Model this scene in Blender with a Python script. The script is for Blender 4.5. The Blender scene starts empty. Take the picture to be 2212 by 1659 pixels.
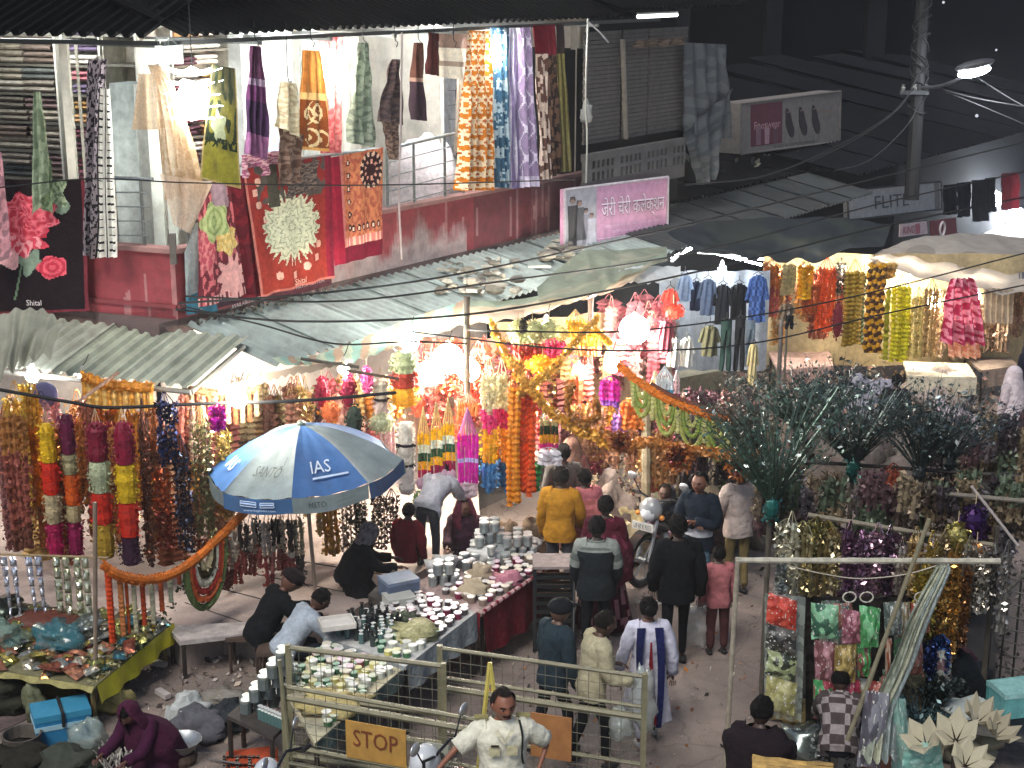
import bpy, math, random
import numpy as np
from mathutils import Vector, Matrix, noise
R = random.Random(11)
S = bpy.context.scene
COL = S.collection
# ---------------------------------------------------------------- camera
PITCH = math.radians(15.1); FD = 3300.0; CAMZ = 7.2
cam = bpy.data.cameras.new('camera'); camo = bpy.data.objects.new('camera', cam)
COL.objects.link(camo); S.camera = camo
camo.location = (0, 0, CAMZ); camo.rotation_euler = (math.pi/2-PITCH, 0, 0)
cam.sensor_width = 36; cam.lens = 36*FD/2212; cam.clip_end = 600; cam.clip_start = .1
# ---------------------------------------------------------------- sky, sun, exposure
w = bpy.data.worlds.new('World'); S.world = w; w.use_nodes = True
nt = w.node_tree
bg = nt.nodes['Background']
sk = nt.nodes.new('ShaderNodeTexSky'); sk.sky_type = 'NISHITA'; sk.sun_disc = False
SUN_EL, SUN_AZ = math.radians(52), math.radians(205)
sk.sun_elevation = SUN_EL; sk.sun_rotation = SUN_AZ
nt.links.new(sk.outputs[0], bg.inputs[0]); bg.inputs[1].default_value = 0.032
sl = bpy.data.lights.new('sun', 'SUN'); sl.energy = 1.0; sl.angle = math.radians(25); sl.color = (1, .95, .88)
so = bpy.data.objects.new('sun', sl); COL.objects.link(so)
sd = Vector((math.sin(SUN_AZ)*math.cos(SUN_EL), math.cos(SUN_AZ)*math.cos(SUN_EL), math.sin(SUN_EL)))
so.rotation_euler = sd.to_track_quat('Z', 'Y').to_euler(); so.location = (0, 0, 30)
S.view_settings.view_transform = 'Standard'; S.view_settings.look = 'None'
S.view_settings.exposure = 1.75; S.view_settings.gamma = 1
S.render.engine = 'CYCLES'
S.cycles.use_denoising = True
S.cycles.max_bounces = 6; S.cycles.diffuse_bounces = 3; S.cycles.glossy_bounces = 2
S.cycles.transmission_bounces = 2; S.cycles.transparent_max_bounces = 8
S.cycles.sample_clamp_indirect = 4; S.cycles.sample_clamp_direct = 0
S.cycles.caustics_reflective = False; S.cycles.caustics_refractive = False
# ---------------------------------------------------------------- geometry of the place
def ray(u, v):
    x = (u-1106)/FD; z = -(v-829.5)/FD
    c, s = math.cos(PITCH), math.sin(PITCH)
    return Vector((x, c+z*s, -s+z*c))
CAM = Vector((0, 0, CAMZ))
def W(u, v, y):
    r = ray(u, v); return CAM+r*(y/r.y)
def G(u, v, z=0.0):
    r = ray(u, v); return CAM+r*((z-CAMZ)/r.z)
DA = Vector((.581, .814, 0)); NA = Vector((.814, -.581, 0))
DB = Vector((-.934, .356, 0)); NB = Vector((-.356, -.934, 0))
K = G(385, 690, 3.2)
def onp(u, v, P, n):
    r = ray(u, v); return CAM+r*((P-CAM).dot(n)/r.dot(n))
def PA(u, v, off=0): return onp(u, v, K+NA*off, NA)
def PB(u, v, off=0): return onp(u, v, K+NB*off, NB)
def m_px(y): return y/FD*1.03
Z = Vector((0, 0, 1))
def H(h):
    if not isinstance(h, str): return tuple(h)
    out = []
    for i in (0, 2, 4):
        c = int(h[i:i+2], 16)/255
        out.append(c/12.92 if c <= .04045 else ((c+.055)/1.055)**2.4)
    return tuple(out)
def mix(a, b, t): return tuple(a[i]+(b[i]-a[i])*t for i in range(3))
NAMED = {'black': '141416', 'charcoal': '36363a', 'grey': '7c7c7c', 'silver grey': 'a8acb0', 'white': 'dcdcd8', 'cream': 'd8ccb0', 'tan': 'b09070', 'brown': '6c4a34', 'dark brown': '3c2a20', 'maroon': '6c1c2c', 'red': 'b83028', 'coral': 'd07868', 'pink': 'd898a8', 'dusty rose': 'a06870', 'orange': 'd08030', 'gold': 'c0a040', 'yellow': 'e0c030', 'olive': '77743c', 'green': '3c7448', 'pale green': 'a0b090', 'teal': '3c7078', 'blue': '3a68a0', 'navy': '1c2448', 'mauve': '7c6484', 'rust': '984828'}
def cname(h):
    h = h if isinstance(h, str) else '%02x%02x%02x' % tuple(int(255*x**.4545) for x in h); c = [int(h[i:i+2], 16) for i in (0, 2, 4)]
    return min(NAMED, key=lambda k: sum((int(NAMED[k][i:i+2], 16)-c[j])**2 for j, i in enumerate((0, 2, 4))))
def vary(c, a=.12, rnd=None):
    k = 1+(rnd or R).uniform(-a, a); return tuple(min(1, max(0, x*k)) for x in c)
# ---------------------------------------------------------------- materials
MATS = {}
def mat(name, rough=.7, metal=0, bump=0, bscale=60, var=.25, vscale=8, transl=0, col=None, emit=None, spec=.5, alpha=1, dirt=0, coat=0):
    if name in MATS: return MATS[name]
    m = bpy.data.materials.new(name); m.use_nodes = True; MATS[name] = m
    t = m.node_tree; b = t.nodes['Principled BSDF']; L = t.links.new
    if emit:
        e = t.nodes.new('ShaderNodeEmission'); e.inputs[0].default_value = (*emit[0], 1); e.inputs[1].default_value = emit[1]
        L(e.outputs[0], t.nodes['Material Output'].inputs[0]); return m
    if col is None:
        a = t.nodes.new('ShaderNodeAttribute'); a.attribute_name = 'Col'; src = a.outputs['Color']
    else:
        a = t.nodes.new('ShaderNodeRGB'); a.outputs[0].default_value = (*H(col), 1); src = a.outputs[0]
    tc = t.nodes.new('ShaderNodeTexCoord'); co = tc.outputs['Object']
    if var:
        n = t.nodes.new('ShaderNodeTexNoise'); n.inputs['Scale'].default_value = vscale; n.inputs['Detail'].default_value = 6
        n.inputs['Roughness'].default_value = .65
        L(co, n.inputs['Vector'])
        r = t.nodes.new('ShaderNodeMapRange'); r.inputs[1].default_value = .3; r.inputs[2].default_value = .7
        r.inputs[3].default_value = 1-var; r.inputs[4].default_value = 1+var*.6
        L(n.outputs['Fac'], r.inputs[0])
        x = t.nodes.new('ShaderNodeMix'); x.data_type = 'RGBA'; x.blend_type = 'MULTIPLY'; x.inputs[0].default_value = 1
        L(src, x.inputs[6]); L(r.outputs[0], x.inputs[7]); src = x.outputs[2]
    if dirt:
        n = t.nodes.new('ShaderNodeTexNoise'); n.inputs['Scale'].default_value = 2.2; n.inputs['Detail'].default_value = 9
        n.inputs['Roughness'].default_value = .72
        mp = t.nodes.new('ShaderNodeMapping'); mp.inputs['Scale'].default_value = (1, 1, .35); L(co, mp.inputs[0]); L(mp.outputs[0], n.inputs['Vector'])
        r = t.nodes.new('ShaderNodeMapRange'); r.inputs[1].default_value = .5; r.inputs[2].default_value = .72
        r.inputs[3].default_value = 0; r.inputs[4].default_value = dirt
        L(n.outputs['Fac'], r.inputs[0])
        x = t.nodes.new('ShaderNodeMix'); x.data_type = 'RGBA'
        L(r.outputs[0], x.inputs[0]); L(src, x.inputs[6]); x.inputs[7].default_value = (.06, .05, .04, 1); src = x.outputs[2]
    L(src, b.inputs['Base Color'])
    b.inputs['Roughness'].default_value = rough; b.inputs['Metallic'].default_value = metal
    b.inputs['Specular IOR Level'].default_value = spec
    if coat: b.inputs['Coat Weight'].default_value = coat
    if alpha < 1: b.inputs['Alpha'].default_value = alpha
    if bump:
        n = t.nodes.new('ShaderNodeTexNoise'); n.inputs['Scale'].default_value = bscale; n.inputs['Detail'].default_value = 4
        L(co, n.inputs['Vector'])
        bp = t.nodes.new('ShaderNodeBump'); bp.inputs['Strength'].default_value = bump; bp.inputs['Distance'].default_value = .02
        L(n.outputs['Fac'], bp.inputs['Height']); L(bp.outputs[0], b.inputs['Normal'])
    if transl:
        tr = t.nodes.new('ShaderNodeBsdfTranslucent'); L(src, tr.inputs[0])
        ms = t.nodes.new('ShaderNodeMixShader'); ms.inputs[0].default_value = transl
        L(b.outputs[0], ms.inputs[1]); L(tr.outputs[0], ms.inputs[2]); L(ms.outputs[0], t.nodes['Material Output'].inputs[0])
    return m
CLOTH = mat('cloth', .92, bump=.9, bscale=16, var=.3, vscale=14, transl=.12, spec=.2)
THIN = mat('thin_fabric', .85, bump=.4, bscale=70, var=.25, vscale=10, transl=.4, spec=.2)
PETAL = mat('petal', .6, var=.45, vscale=35, transl=.3, spec=.4)
TINSEL = mat('tinsel', .28, metal=.75, var=.35, vscale=40, spec=.8)
PAINT = mat('painted_metal', .5, var=.3, vscale=9, dirt=.5, bump=.15)
METAL = mat('bare_metal', .38, metal=.8, var=.3, vscale=20)
PLASTIC = mat('plastic', .35, var=.12, vscale=12, transl=.1)
WALL = mat('plaster', .9, var=.3, vscale=3, dirt=.35, bump=.3, bscale=25)
WOOD = mat('wood', .75, var=.4, vscale=12, bump=.3, bscale=40)
SKIN = mat('skin', .55, var=.1, vscale=20)
HAIR = mat('hair', .8, var=.2, bump=.3, bscale=200, spec=.12)
DTIN = mat('dark_tin', .85, var=.4, vscale=2.5, spec=.08)
TIN = mat('roof_tin', .55, metal=.15, var=.35, vscale=2.5, dirt=.5)
PAPER = mat('paper', .8, var=.15, transl=.25)
FILM = mat('clear_film', .18, var=.1, alpha=.55, spec=.8)
NET = mat('net_fabric', .9, var=.25, vscale=30, alpha=.72, transl=.3)
GLASS = mat('glass', .06, spec=.9, var=0)
RUBBER = mat('rubber', .8, var=.2, col='101012')
# ---------------------------------------------------------------- mesh builder
class MB:
    def __init__(s): s.v = []; s.f = []; s.c = []
    def face(s, pts, c):
        i = len(s.v); s.v += [Vector(p) for p in pts]; s.f.append(tuple(range(i, i+len(pts)))); s.c.append(c)
    def grid(s, fn, nu, nv, cf, closed=False):
        i0 = len(s.v)
        for j in range(nv+1):
            for i in range(nu+(0 if closed else 1)):
                s.v.append(Vector(fn(i/nu, j/nv)))
        n = nu if closed else nu+1
        for j in range(nv):
            for i in range(nu):
                a = i0+j*n+i; b = i0+j*n+(i+1) % n if closed else a+1
                s.f.append((a, b, b+n, a+n)); s.c.append(cf((i+.5)/nu, (j+.5)/nv) if callable(cf) else cf)
    def tube(s, pts, r, c, n=6, cap=True):
        pts = [Vector(p) for p in pts]
        rr = r if isinstance(r, (list, tuple)) else [r]*len(pts)
        i0 = len(s.v); ref = None
        for k, p in enumerate(pts):
            d = (pts[min(k+1, len(pts)-1)]-pts[max(k-1, 0)])
            if d.length < 1e-9: d = Vector((0, 0, 1))
            d.normalize()
            if ref is None: ref = Vector((0, 0, 1)) if abs(d.z) < .9 else Vector((1, 0, 0))
            a = d.cross(ref).normalized(); b = d.cross(a)
            for q in range(n):
                t = 2*math.pi*q/n
                s.v.append(p+(a*math.cos(t)+b*math.sin(t))*rr[k])
        for k in range(len(pts)-1):
            cc = c[min(k, len(c)-1)] if isinstance(c, list) else c
            for q in range(n):
                a = i0+k*n+q; b = i0+k*n+(q+1) % n
                s.f.append((a, b, b+n, a+n)); s.c.append(cc)
        if cap:
            s.f.append(tuple(i0+q for q in range(n))[::-1]); s.c.append(c[0] if isinstance(c, list) else c)
            j = i0+(len(pts)-1)*n
            s.f.append(tuple(j+q for q in range(n))); s.c.append(c[-1] if isinstance(c, list) else c)
    def box(s, ctr, size, c, M=None):
        x, y, z = (q/2 for q in size); i = len(s.v); ctr = Vector(ctr)
        for p in ((-x,-y,-z),(x,-y,-z),(x,y,-z),(-x,y,-z),(-x,-y,z),(x,-y,z),(x,y,z),(-x,y,z)):
            p = Vector(p)
            if M is not None: p = M @ p
            s.v.append(ctr+p)
        for f in ((0,3,2,1),(4,5,6,7),(0,1,5,4),(1,2,6,5),(2,3,7,6),(3,0,4,7)):
            s.f.append(tuple(i+q for q in f)); s.c.append(c)
    def prism(s, poly, d, c):
        # poly: list of points of a planar face; d: thickness vector
        poly = [Vector(p) for p in poly]; d = Vector(d); n = len(poly); i = len(s.v)
        s.v += poly+[p+d for p in poly]
        s.f.append(tuple(range(i, i+n))); s.c.append(c)
        s.f.append(tuple(range(i+2*n-1, i+n-1, -1))); s.c.append(c)
        for k in range(n):
            s.f.append((i+k, i+n+k, i+n+(k+1) % n, i+(k+1) % n)); s.c.append(c)
    def lathe(s, base, prof, c, n=12, axis=None):
        base = Vector(base); i0 = len(s.v)
        q = Vector(axis).to_track_quat('Z', 'Y') if axis is not None else None
        for (r, z) in prof:
            for k in range(n):
                t = 2*math.pi*k/n; p = Vector((r*math.cos(t), r*math.sin(t), z))
                s.v.append(base+(q @ p if q else p))
        for j in range(len(prof)-1):
            cc = c[min(j, len(c)-1)] if isinstance(c, list) else c
            for k in range(n):
                a = i0+j*n+k; b = i0+j*n+(k+1) % n
                s.f.append((a, b, b+n, a+n)); s.c.append(cc)
        s.f.append(tuple(i0+k for k in range(n))[::-1]); s.c.append(c[0] if isinstance(c, list) else c)
        j = i0+(len(prof)-1)*n
        s.f.append(tuple(j+k for k in range(n))); s.c.append(c[-1] if isinstance(c, list) else c)
    def ball(s, ctr, r, c, n=8, m=6, sc=(1, 1, 1), M=None):
        ctr = Vector(ctr); i0 = len(s.v)
        for j in range(m+1):
            th = math.pi*j/m
            for k in range(n):
                t = 2*math.pi*k/n
                p = Vector((math.sin(th)*math.cos(t)*sc[0], math.sin(th)*math.sin(t)*sc[1], math.cos(th)*sc[2]))*r
                if M is not None: p = M @ p
                s.v.append(ctr+p)
        for j in range(m):
            for k in range(n):
                a = i0+j*n+k; b = i0+j*n+(k+1) % n
                s.f.append((a, a+n, b+n, b)); s.c.append(c)
    def scrap(s, p, sz, c, rnd=R):
        a = Vector((rnd.uniform(-1, 1), rnd.uniform(-1, 1), rnd.uniform(-1, 1))).normalized()
        b = a.cross(Vector((rnd.uniform(-1, 1), rnd.uniform(-1, 1), rnd.uniform(-1, 1)))).normalized()
        p = Vector(p); l = sz*rnd.uniform(.6, 1.3); q = l*.55
        s.face([p-a*l*.5, p+b*q*.5, p+a*l*.5, p-b*q*.5], c)
    def mesh(s, name, m, loc, smooth=False):
        me = bpy.data.meshes.new(name)
        v = np.array([tuple(p) for p in s.v], dtype=np.float32)-np.array(tuple(loc), dtype=np.float32)
        me.from_pydata(v.tolist(), [], s.f)
        at = me.attributes.new('Col', 'FLOAT_COLOR', 'FACE')
        c = np.ones((len(s.f), 4), dtype=np.float32); c[:, :3] = np.array(s.c, dtype=np.float32)
        at.data.foreach_set('color', c.ravel())
        me.materials.append(m)
        if smooth: me.polygons.foreach_set('use_smooth', [True]*len(s.f))
        return me
    def build(s, name, m, parent=None, smooth=False, loc=None, label=None):
        if parent is not None: loc = wloc(parent)
        elif loc is None:
            a = np.array([tuple(p) for p in s.v]); loc = Vector((a[:, 0].mean(), a[:, 1].mean(), a[:, 2].min()))
        me = s.mesh(name, m, loc, smooth)
        o = bpy.data.objects.new(name, me); COL.objects.link(o)
        if parent is not None: o.parent = parent
        else: o.location = loc
        if label: o['label'] = label
        return o
def wloc(o):
    p = Vector((0, 0, 0))
    while o is not None: p += o.location; o = o.parent
    return p
def tag(o, label, cat, group=None, kind=None):
    if label: o['label'] = label
    if cat: o['category'] = cat
    if group: o['group'] = group
    if kind: o['kind'] = kind
    return o
def thing(name, loc, label, cat, group=None):
    o = bpy.data.objects.new(name, None); COL.objects.link(o); o.location = Vector(loc); o.empty_display_size = .1
    return tag(o, label, cat, group)
def struct(o): o['kind'] = 'structure'; return o
def copy_thing(o, loc, rz=None, label=None, group=None, sc=None):
    c = o.copy(); COL.objects.link(c); c.location = Vector(loc)
    if rz is not None: c.rotation_euler = (0, 0, rz)
    if sc is not None: c.scale = (sc, sc, sc)
    if label: c['label'] = label
    if group: c['group'] = group
    for ch in o.children:
        d = ch.copy(); COL.objects.link(d); d.parent = c
        for g in ch.children:
            e = g.copy(); COL.objects.link(e); e.parent = d
    return c
def text(s, O, X, Y, m, parent=None, name='lettering', c='ffffff', thick=.003, shear=0):
    """lettering fitted into the parallelogram O, O+X, O+Y"""
    O, X, Y = Vector(O), Vector(X), Vector(Y)
    cu = bpy.data.curves.new('t', 'FONT'); cu.body = s; cu.resolution_u = 2; cu.shear = shear
    ob = bpy.data.objects.new('t', cu); COL.objects.link(ob)
    me = bpy.data.meshes.new_from_object(ob, depsgraph=None)
    bpy.data.objects.remove(ob)
    b = MB()
    vs = [v.co.copy() for v in me.vertices]
    if not vs: return None
    x0 = min(v.x for v in vs); x1 = max(v.x for v in vs); y0 = min(v.y for v in vs); y1 = max(v.y for v in vs)
    n = X.cross(Y).normalized()
    b.v = [O+X*((v.x-x0)/(x1-x0))+Y*((v.y-y0)/(y1-y0))+n*thick for v in vs]
    b.f = [tuple(p.vertices) for p in me.polygons]; b.c = [H(c)]*len(b.f)
    bpy.data.meshes.remove(me)
    return b.build(name, m, parent)
def catenary(a, b, sag, n=12):
    a, b = Vector(a), Vector(b)
    return [a.lerp(b, i/n)-Z*(sag*4*(i/n)*(1-i/n)) for i in range(n+1)]
def bez(pts, n=14):
    """smooth curve through points (Catmull-Rom)"""
    P = [Vector(p) for p in pts]; P = [P[0]*2-P[1]]+P+[P[-1]*2-P[-2]]; out = []
    seg = len(P)-3; k = max(2, n//seg)
    for i in range(seg):
        a, b, c, d = P[i:i+4]
        for j in range(k):
            t = j/k
            out.append(.5*((2*b)+(c-a)*t+(2*a-5*b+4*c-d)*t*t+(3*b-a-3*c+d)*t**3))
    out.append(P[-2]); return out
# ================================================================ setting
def plane_pt(P, D, t, off, n, z): q = P+D*t+n*off; return Vector((q.x, q.y, z))
def A_(t, off, z): return plane_pt(K, DA, t, off, NA, z)      # along the street side of the shop
def B_(t, off, z): return plane_pt(K, DB, t, off, NB, z)      # along its left side
def corru(mb, a, b, c, d, pitch, amp, c0, rnd=None, trap=False):
    """corrugated sheet; a->b runs across the ribs, a->d along them"""
    a, b, c, d = map(Vector, (a, b, c, d)); n = max(2, int(round((b-a).length/pitch)))*6
    nn = (b-a).cross(d-a).normalized()
    if nn.z < 0: nn = -nn
    def fn(u, v):
        p = a.lerp(b, u).lerp(d.lerp(c, u), v); ph = u*n/6
        s = math.cos(2*math.pi*ph)
        if trap: s = max(-.5, min(.5, s*1.6))*1.6 if s < .3 else 1
        return p+nn*amp*s
    mb.grid(fn, n, 4, c0)
# ---- ground: one big sheet, road, side yard
m = MB()
def gz(x, y): return .012*noise.noise(Vector((x*.7, y*.7, 0)))
m.face([(-150, -20, -.02), (150, -20, -.02), (150, 300, -.02), (-150, 300, -.02)], H('4a4542'))
struct(m.build('ground', mat('earth', .95, bump=.6, bscale=18, var=.4, vscale=2, dirt=.4)))
def rstrip(o0, o1, t0, t1, z, c, nx=60, ny=10, amp=.012):
    mb = MB()
    def fn(u, v):
        p = A_(t0+(t1-t0)*u, o0+(o1-o0)*v, z)
        p.z += amp*noise.noise(p*1.3)
        return p
    mb.grid(fn, nx, ny, H(c)); return mb
ROADM = mat('road_asphalt', .82, bump=.8, bscale=45, var=.4, vscale=1.1, dirt=.75)
nt_ = ROADM.node_tree; bs_ = nt_.nodes['Principled BSDF']; src_ = bs_.inputs['Base Color'].links[0].from_socket   # cracks and patched repairs
tc_ = nt_.nodes.new('ShaderNodeTexCoord'); vo_ = nt_.nodes.new('ShaderNodeTexVoronoi'); vo_.feature = 'DISTANCE_TO_EDGE'; vo_.inputs['Scale'].default_value = .9
wn_ = nt_.nodes.new('ShaderNodeTexNoise'); wn_.inputs['Scale'].default_value = 3; ad_ = nt_.nodes.new('ShaderNodeMix'); ad_.data_type = 'VECTOR'; ad_.inputs[0].default_value = .25
nt_.links.new(tc_.outputs['Object'], wn_.inputs['Vector']); nt_.links.new(tc_.outputs['Object'], ad_.inputs[4]); nt_.links.new(wn_.outputs['Color'], ad_.inputs[5]); nt_.links.new(ad_.outputs[1], vo_.inputs['Vector'])
mr_ = nt_.nodes.new('ShaderNodeMapRange'); mr_.inputs[1].default_value = 0; mr_.inputs[2].default_value = .014; mr_.inputs[3].default_value = .68; mr_.inputs[4].default_value = 1; nt_.links.new(vo_.outputs['Distance'], mr_.inputs[0])
vp_ = nt_.nodes.new('ShaderNodeTexVoronoi'); vp_.inputs['Scale'].default_value = .55; nt_.links.new(ad_.outputs[1], vp_.inputs['Vector'])
m2_ = nt_.nodes.new('ShaderNodeMapRange'); m2_.inputs[3].default_value = .82; m2_.inputs[4].default_value = 1.08; nt_.links.new(vp_.outputs['Color'], m2_.inputs[0])
mu_ = nt_.nodes.new('ShaderNodeMath'); mu_.operation = 'MULTIPLY'; nt_.links.new(mr_.outputs[0], mu_.inputs[0]); nt_.links.new(m2_.outputs[0], mu_.inputs[1])
mx_ = nt_.nodes.new('ShaderNodeMix'); mx_.data_type = 'RGBA'; mx_.blend_type = 'MULTIPLY'; mx_.inputs[0].default_value = 1; nt_.links.new(src_, mx_.inputs[6]); nt_.links.new(mu_.outputs[0], mx_.inputs[7]); nt_.links.new(mx_.outputs[2], bs_.inputs['Base Color'])
struct(rstrip(1.6, 14, -14, 45, .004, '7e716a').build('road', ROADM, smooth=True))
struct(rstrip(-2.2, 1.6, -14, -.4, .014, '5a4c4a', 40).build('side_yard', mat('yard_earth', .95, bump=.8, bscale=25, var=.5, vscale=3, dirt=.6), smooth=True))
# ---- shop plinth (pale stone floor in front of and inside the ground floor shops)
t = thing('shop_plinth', A_(0, 0, 0), 'pale stone shop floor raised above the yard behind the garlands', 'plinth')
m = MB()
edge = [G(u, v, .42) for u, v in ((-260, 1290), (60, 1330), (250, 1335), (345, 1330), (395, 1368), (440, 1352), (480, 1338), (540, 1346), (640, 1352), (700, 1345), (760, 1320), (860, 1262), (960, 1205), (1040, 1170))]
back = [A_(8.4, -2.0, .42), A_(0, -2.6, .42), B_(5.6, -1.6, .42)]
m.prism([p for p in edge+back], (0, 0, -.42), H('a8978e'))
m.build('floor_slab', mat('stone', .8, bump=.5, bscale=20, var=.3, vscale=1.5, dirt=.6), t)
m = MB()
for i in range(4):
    a = G(400+i*70, 1302-i*32, .424); b = G(530+i*110, 1346-i*33, .424)
    m.tube([a, b], .008, H('4a4440'), 4)
m.build('joint', WALL, t)
# ---- two storey shop building
bld = thing('shop_building', A_(0, -.5, 0), 'two storey shop building with a maroon balcony wall and hanging textiles', 'building')
LA, LB = 9.2, 5.5
def wallbox(mb, f, t0, t1, o0, o1, z0, z1, c):
    p = [f(t0, o0, z0), f(t1, o0, z0), f(t1, o1, z0), f(t0, o1, z0)]
    mb.prism(p, (0, 0, z1-z0), c)
RED = H('7e2a30')
m = MB()
corner_o = -.13
for f, L in ((A_, LA), (B_, LB)):
    def fn(u, v, f=f, L=L):
        return f(L*u, 0.0, 3.2+.8*v)
    def cf(u, v, f=f, L=L):
        p = f(L*u, 0, 3.2+.8*v)
        a = noise.noise(Vector((p.x*1.1+p.y*.6, p.z*1.2, 3)))+.35*noise.noise(Vector((p.x*5, p.z*9, 1)))
        st = noise.noise(Vector((p.x*9+p.y*7, p.z*.7, 5)))
        c = mix(RED, H('8f3a40'), .5+.5*a)
        if f is A_:
            bot = 1-v; k = max(0, bot-.42+.5*noise.noise(Vector((u*23, 0, 2)))+.2*noise.noise(Vector((u*90, v*5, 2))))
            if .13 < u < .62: c = mix(c, H('a79a98'), min(.85, k*2.6))
            if .64 < u < .8: c = mix(c, H('4d2a30'), .55)
            if .8 < u: c = mix(c, H('6a5154'), .6)
        if st > .38: c = mix(c, H('b08a86'), .45)
        return c
    m.grid(fn, 160, 26, cf)
wallbox(m, A_, .0, LA, -.12, -.003, 3.2, 3.995, RED); wallbox(m, B_, .1, LB, -.12, -.003, 3.2, 3.995, RED)
m.build('balcony_wall', mat('red_paint', .75, bump=.35, bscale=30, var=.3, vscale=6, dirt=.45), bld)
m = MB()
wallbox(m, A_, -.02, LA, -.16, .05, 3.995, 4.05, H('8e6a66')); wallbox(m, B_, .02, LB, -.16, .05, 3.998, 4.053, H('8e6a66'))
wallbox(m, B_, .0, LB, .0, .035, 3.33, 3.375, H('7a3438')); wallbox(m, A_, -.0, .9, .0, .035, 3.33, 3.37, H('7a3438'))
m.build('coping', WALL, bld)
m = MB(); wallbox(m, A_, -.3, LA, -.005, -3.2, 3.03, 3.2, H('5a4a48')); wallbox(m, B_, .0, LB, -.005, -3.2, 3.0, 3.19, H('5a4a48'))
m.build('floor_slab', WALL, bld)
WH = H('cfcdc2')
m = MB()
wallbox(m, A_, 1.66, LA, -2.6, -2.5, 3.2, 7.3, WH); wallbox(m, B_, 2.2, LB+1, -2.2, -2.1, 3.2, 7.2, WH)
wallbox(m, A_, LA-.1, LA, -2.5, -.15, 3.2, 6.6, H('9a938a'))
wallbox(m, A_, 6.25, 6.33, -2.5, -.9, 3.2, 6.5, H('b8b4ac'))
m.build('shop_room_wall', WALL, bld)
m = MB()   # lower storey walls
wallbox(m, A_, 1.15, 9.2, -1.7, -1.6, .42, 3.0, H('d2c9c0')); wallbox(m, B_, 1.4, 6.5, -1.5, -1.4, .42, 3.0, H('d2c9c0'))
wallbox(m, A_, 4.6, 4.75, -1.6, .3, .42, 3.0, H('b8aea6'))
m.build('ground_floor_wall', WALL, bld)
# roof tin above the upper shop
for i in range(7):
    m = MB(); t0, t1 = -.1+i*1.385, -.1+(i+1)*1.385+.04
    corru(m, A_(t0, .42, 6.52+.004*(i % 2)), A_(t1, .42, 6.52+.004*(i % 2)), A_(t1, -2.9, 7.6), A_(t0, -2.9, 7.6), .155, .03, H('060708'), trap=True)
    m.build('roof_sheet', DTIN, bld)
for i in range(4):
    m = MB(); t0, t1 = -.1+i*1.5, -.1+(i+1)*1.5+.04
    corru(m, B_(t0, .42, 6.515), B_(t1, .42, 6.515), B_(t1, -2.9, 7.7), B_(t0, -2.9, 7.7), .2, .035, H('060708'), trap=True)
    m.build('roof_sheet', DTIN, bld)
m = MB()
wallbox(m, A_, -.2, LA+1.6, .2, .25, 6.40, 6.45, H('3a3c3c')); wallbox(m, B_, -.1, LB, .2, .25, 6.40, 6.45, H('3a3c3c'))
for q in range(8): wallbox(m, A_, q*1.25, q*1.25+.05, -2.5, .3, 6.36, 6.41, H('777977'))
m.build('roof_purlin', PAINT, bld)
# posts of the balcony
for (u, v0, v1, off, wd, c, F) in ((137, 88, 390, -.35, .1, 'd8d3c4', PB), (163, 88, 390, -.6, .03, 'd8d3c4', PB), (215, 120, 540, -.5, .035, 'bdbcb0', PB),
        (322, 85, 560, -.45, .13, 'cfd6cc', PB), (352, 85, 560, -.45, .1, 'c4ccc2', PB), (507, 75, 400, -.6, .16, 'd9dedb', PA), (745, 78, 340, -.5, .09, 'cfd2c8', PA),
        (1240, 45, 372, -.15, .1, '77736c', PA), (372, 505, 570, .03, .07, '55504c', PB)):
    m = MB(); a = F(u, v0, off); b = F(u, v1, off); b = Vector((a.x, a.y, b.z)); m.box((a+b)/2, (wd, wd, a.z-b.z), H(c))
    m.build('post', WALL if wd > .04 else PAINT, bld)
# signs of a cupboard and shutters inside the upper shop
m = MB(); a = PB(235, 180, -.55); b = PB(312, 560, -.55); wallbox(m, B_, (b-K).dot(DB), (a-K).dot(DB), -.95, -.55, 3.2, a.z, H('b9c4c0'))
cb = m.build('cupboard', PAINT); tag(cb, 'tall pale steel cupboard standing behind the left railing', 'cupboard')
for k, (u0, u1, v0, v1, o) in enumerate(((520, 640, 85, 420, -1.4), (648, 690, 80, 420, -1.5), (835, 985, 95, 470, -2.1))):
    m = MB(); a = PA(u0, v0, o); b = PA(u1, v1, o); t0, t1 = (a-K).dot(DA), (b-K).dot(DA)
    for i in range(14):
        z0 = 3.2+i*.235; wallbox(m, A_, t0, t1, o-.02, o+.012*(1+i % 2), z0, z0+.225, H(('ccd2cc', 'b9bfb8', 'c6c9cf')[k]))
    tag(m.build('shutter', PAINT), ('pale ribbed shutter behind the purple shawl', 'narrow pale shutter behind the ochre towel', 'white slatted shutter at the back of the right bay')[k], 'shutter')
def railing(F, pts, uprights, label, bars):
    (u0, v0), (u1, v1) = pts
    t = thing('balcony_railing', F(u0, v0+150, -.06), label, 'railing')
    m = MB(); m.tube([F(u0, v0, -.06), F(u1, v1, -.06)], .024, H('9aa0a0'), 8); m.build('handrail', METAL, t)
    for k in range(1, bars+1):
        m = MB(); d = k*31
        m.tube([F(u0, v0+d, -.05), F(u1-(8 if F is PB else 20), v1+d-2, -.05)], .009, H('9aa0a0'), 6); m.build('bar', METAL, t)
    for (u, vt, vb) in uprights:
        m = MB(); a = F(u, vt, -.07); b = F(u, vb, -.07); b = Vector((a.x, a.y, 4.04)); m.tube([a, b], .02, H('8d9393'), 8); m.build('upright', METAL, t)
railing(PB, ((225, 384), (330, 387)), ((303, 386, 545), (225, 386, 545)), 'steel balcony railing in front of the pale cupboard', 4)
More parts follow.
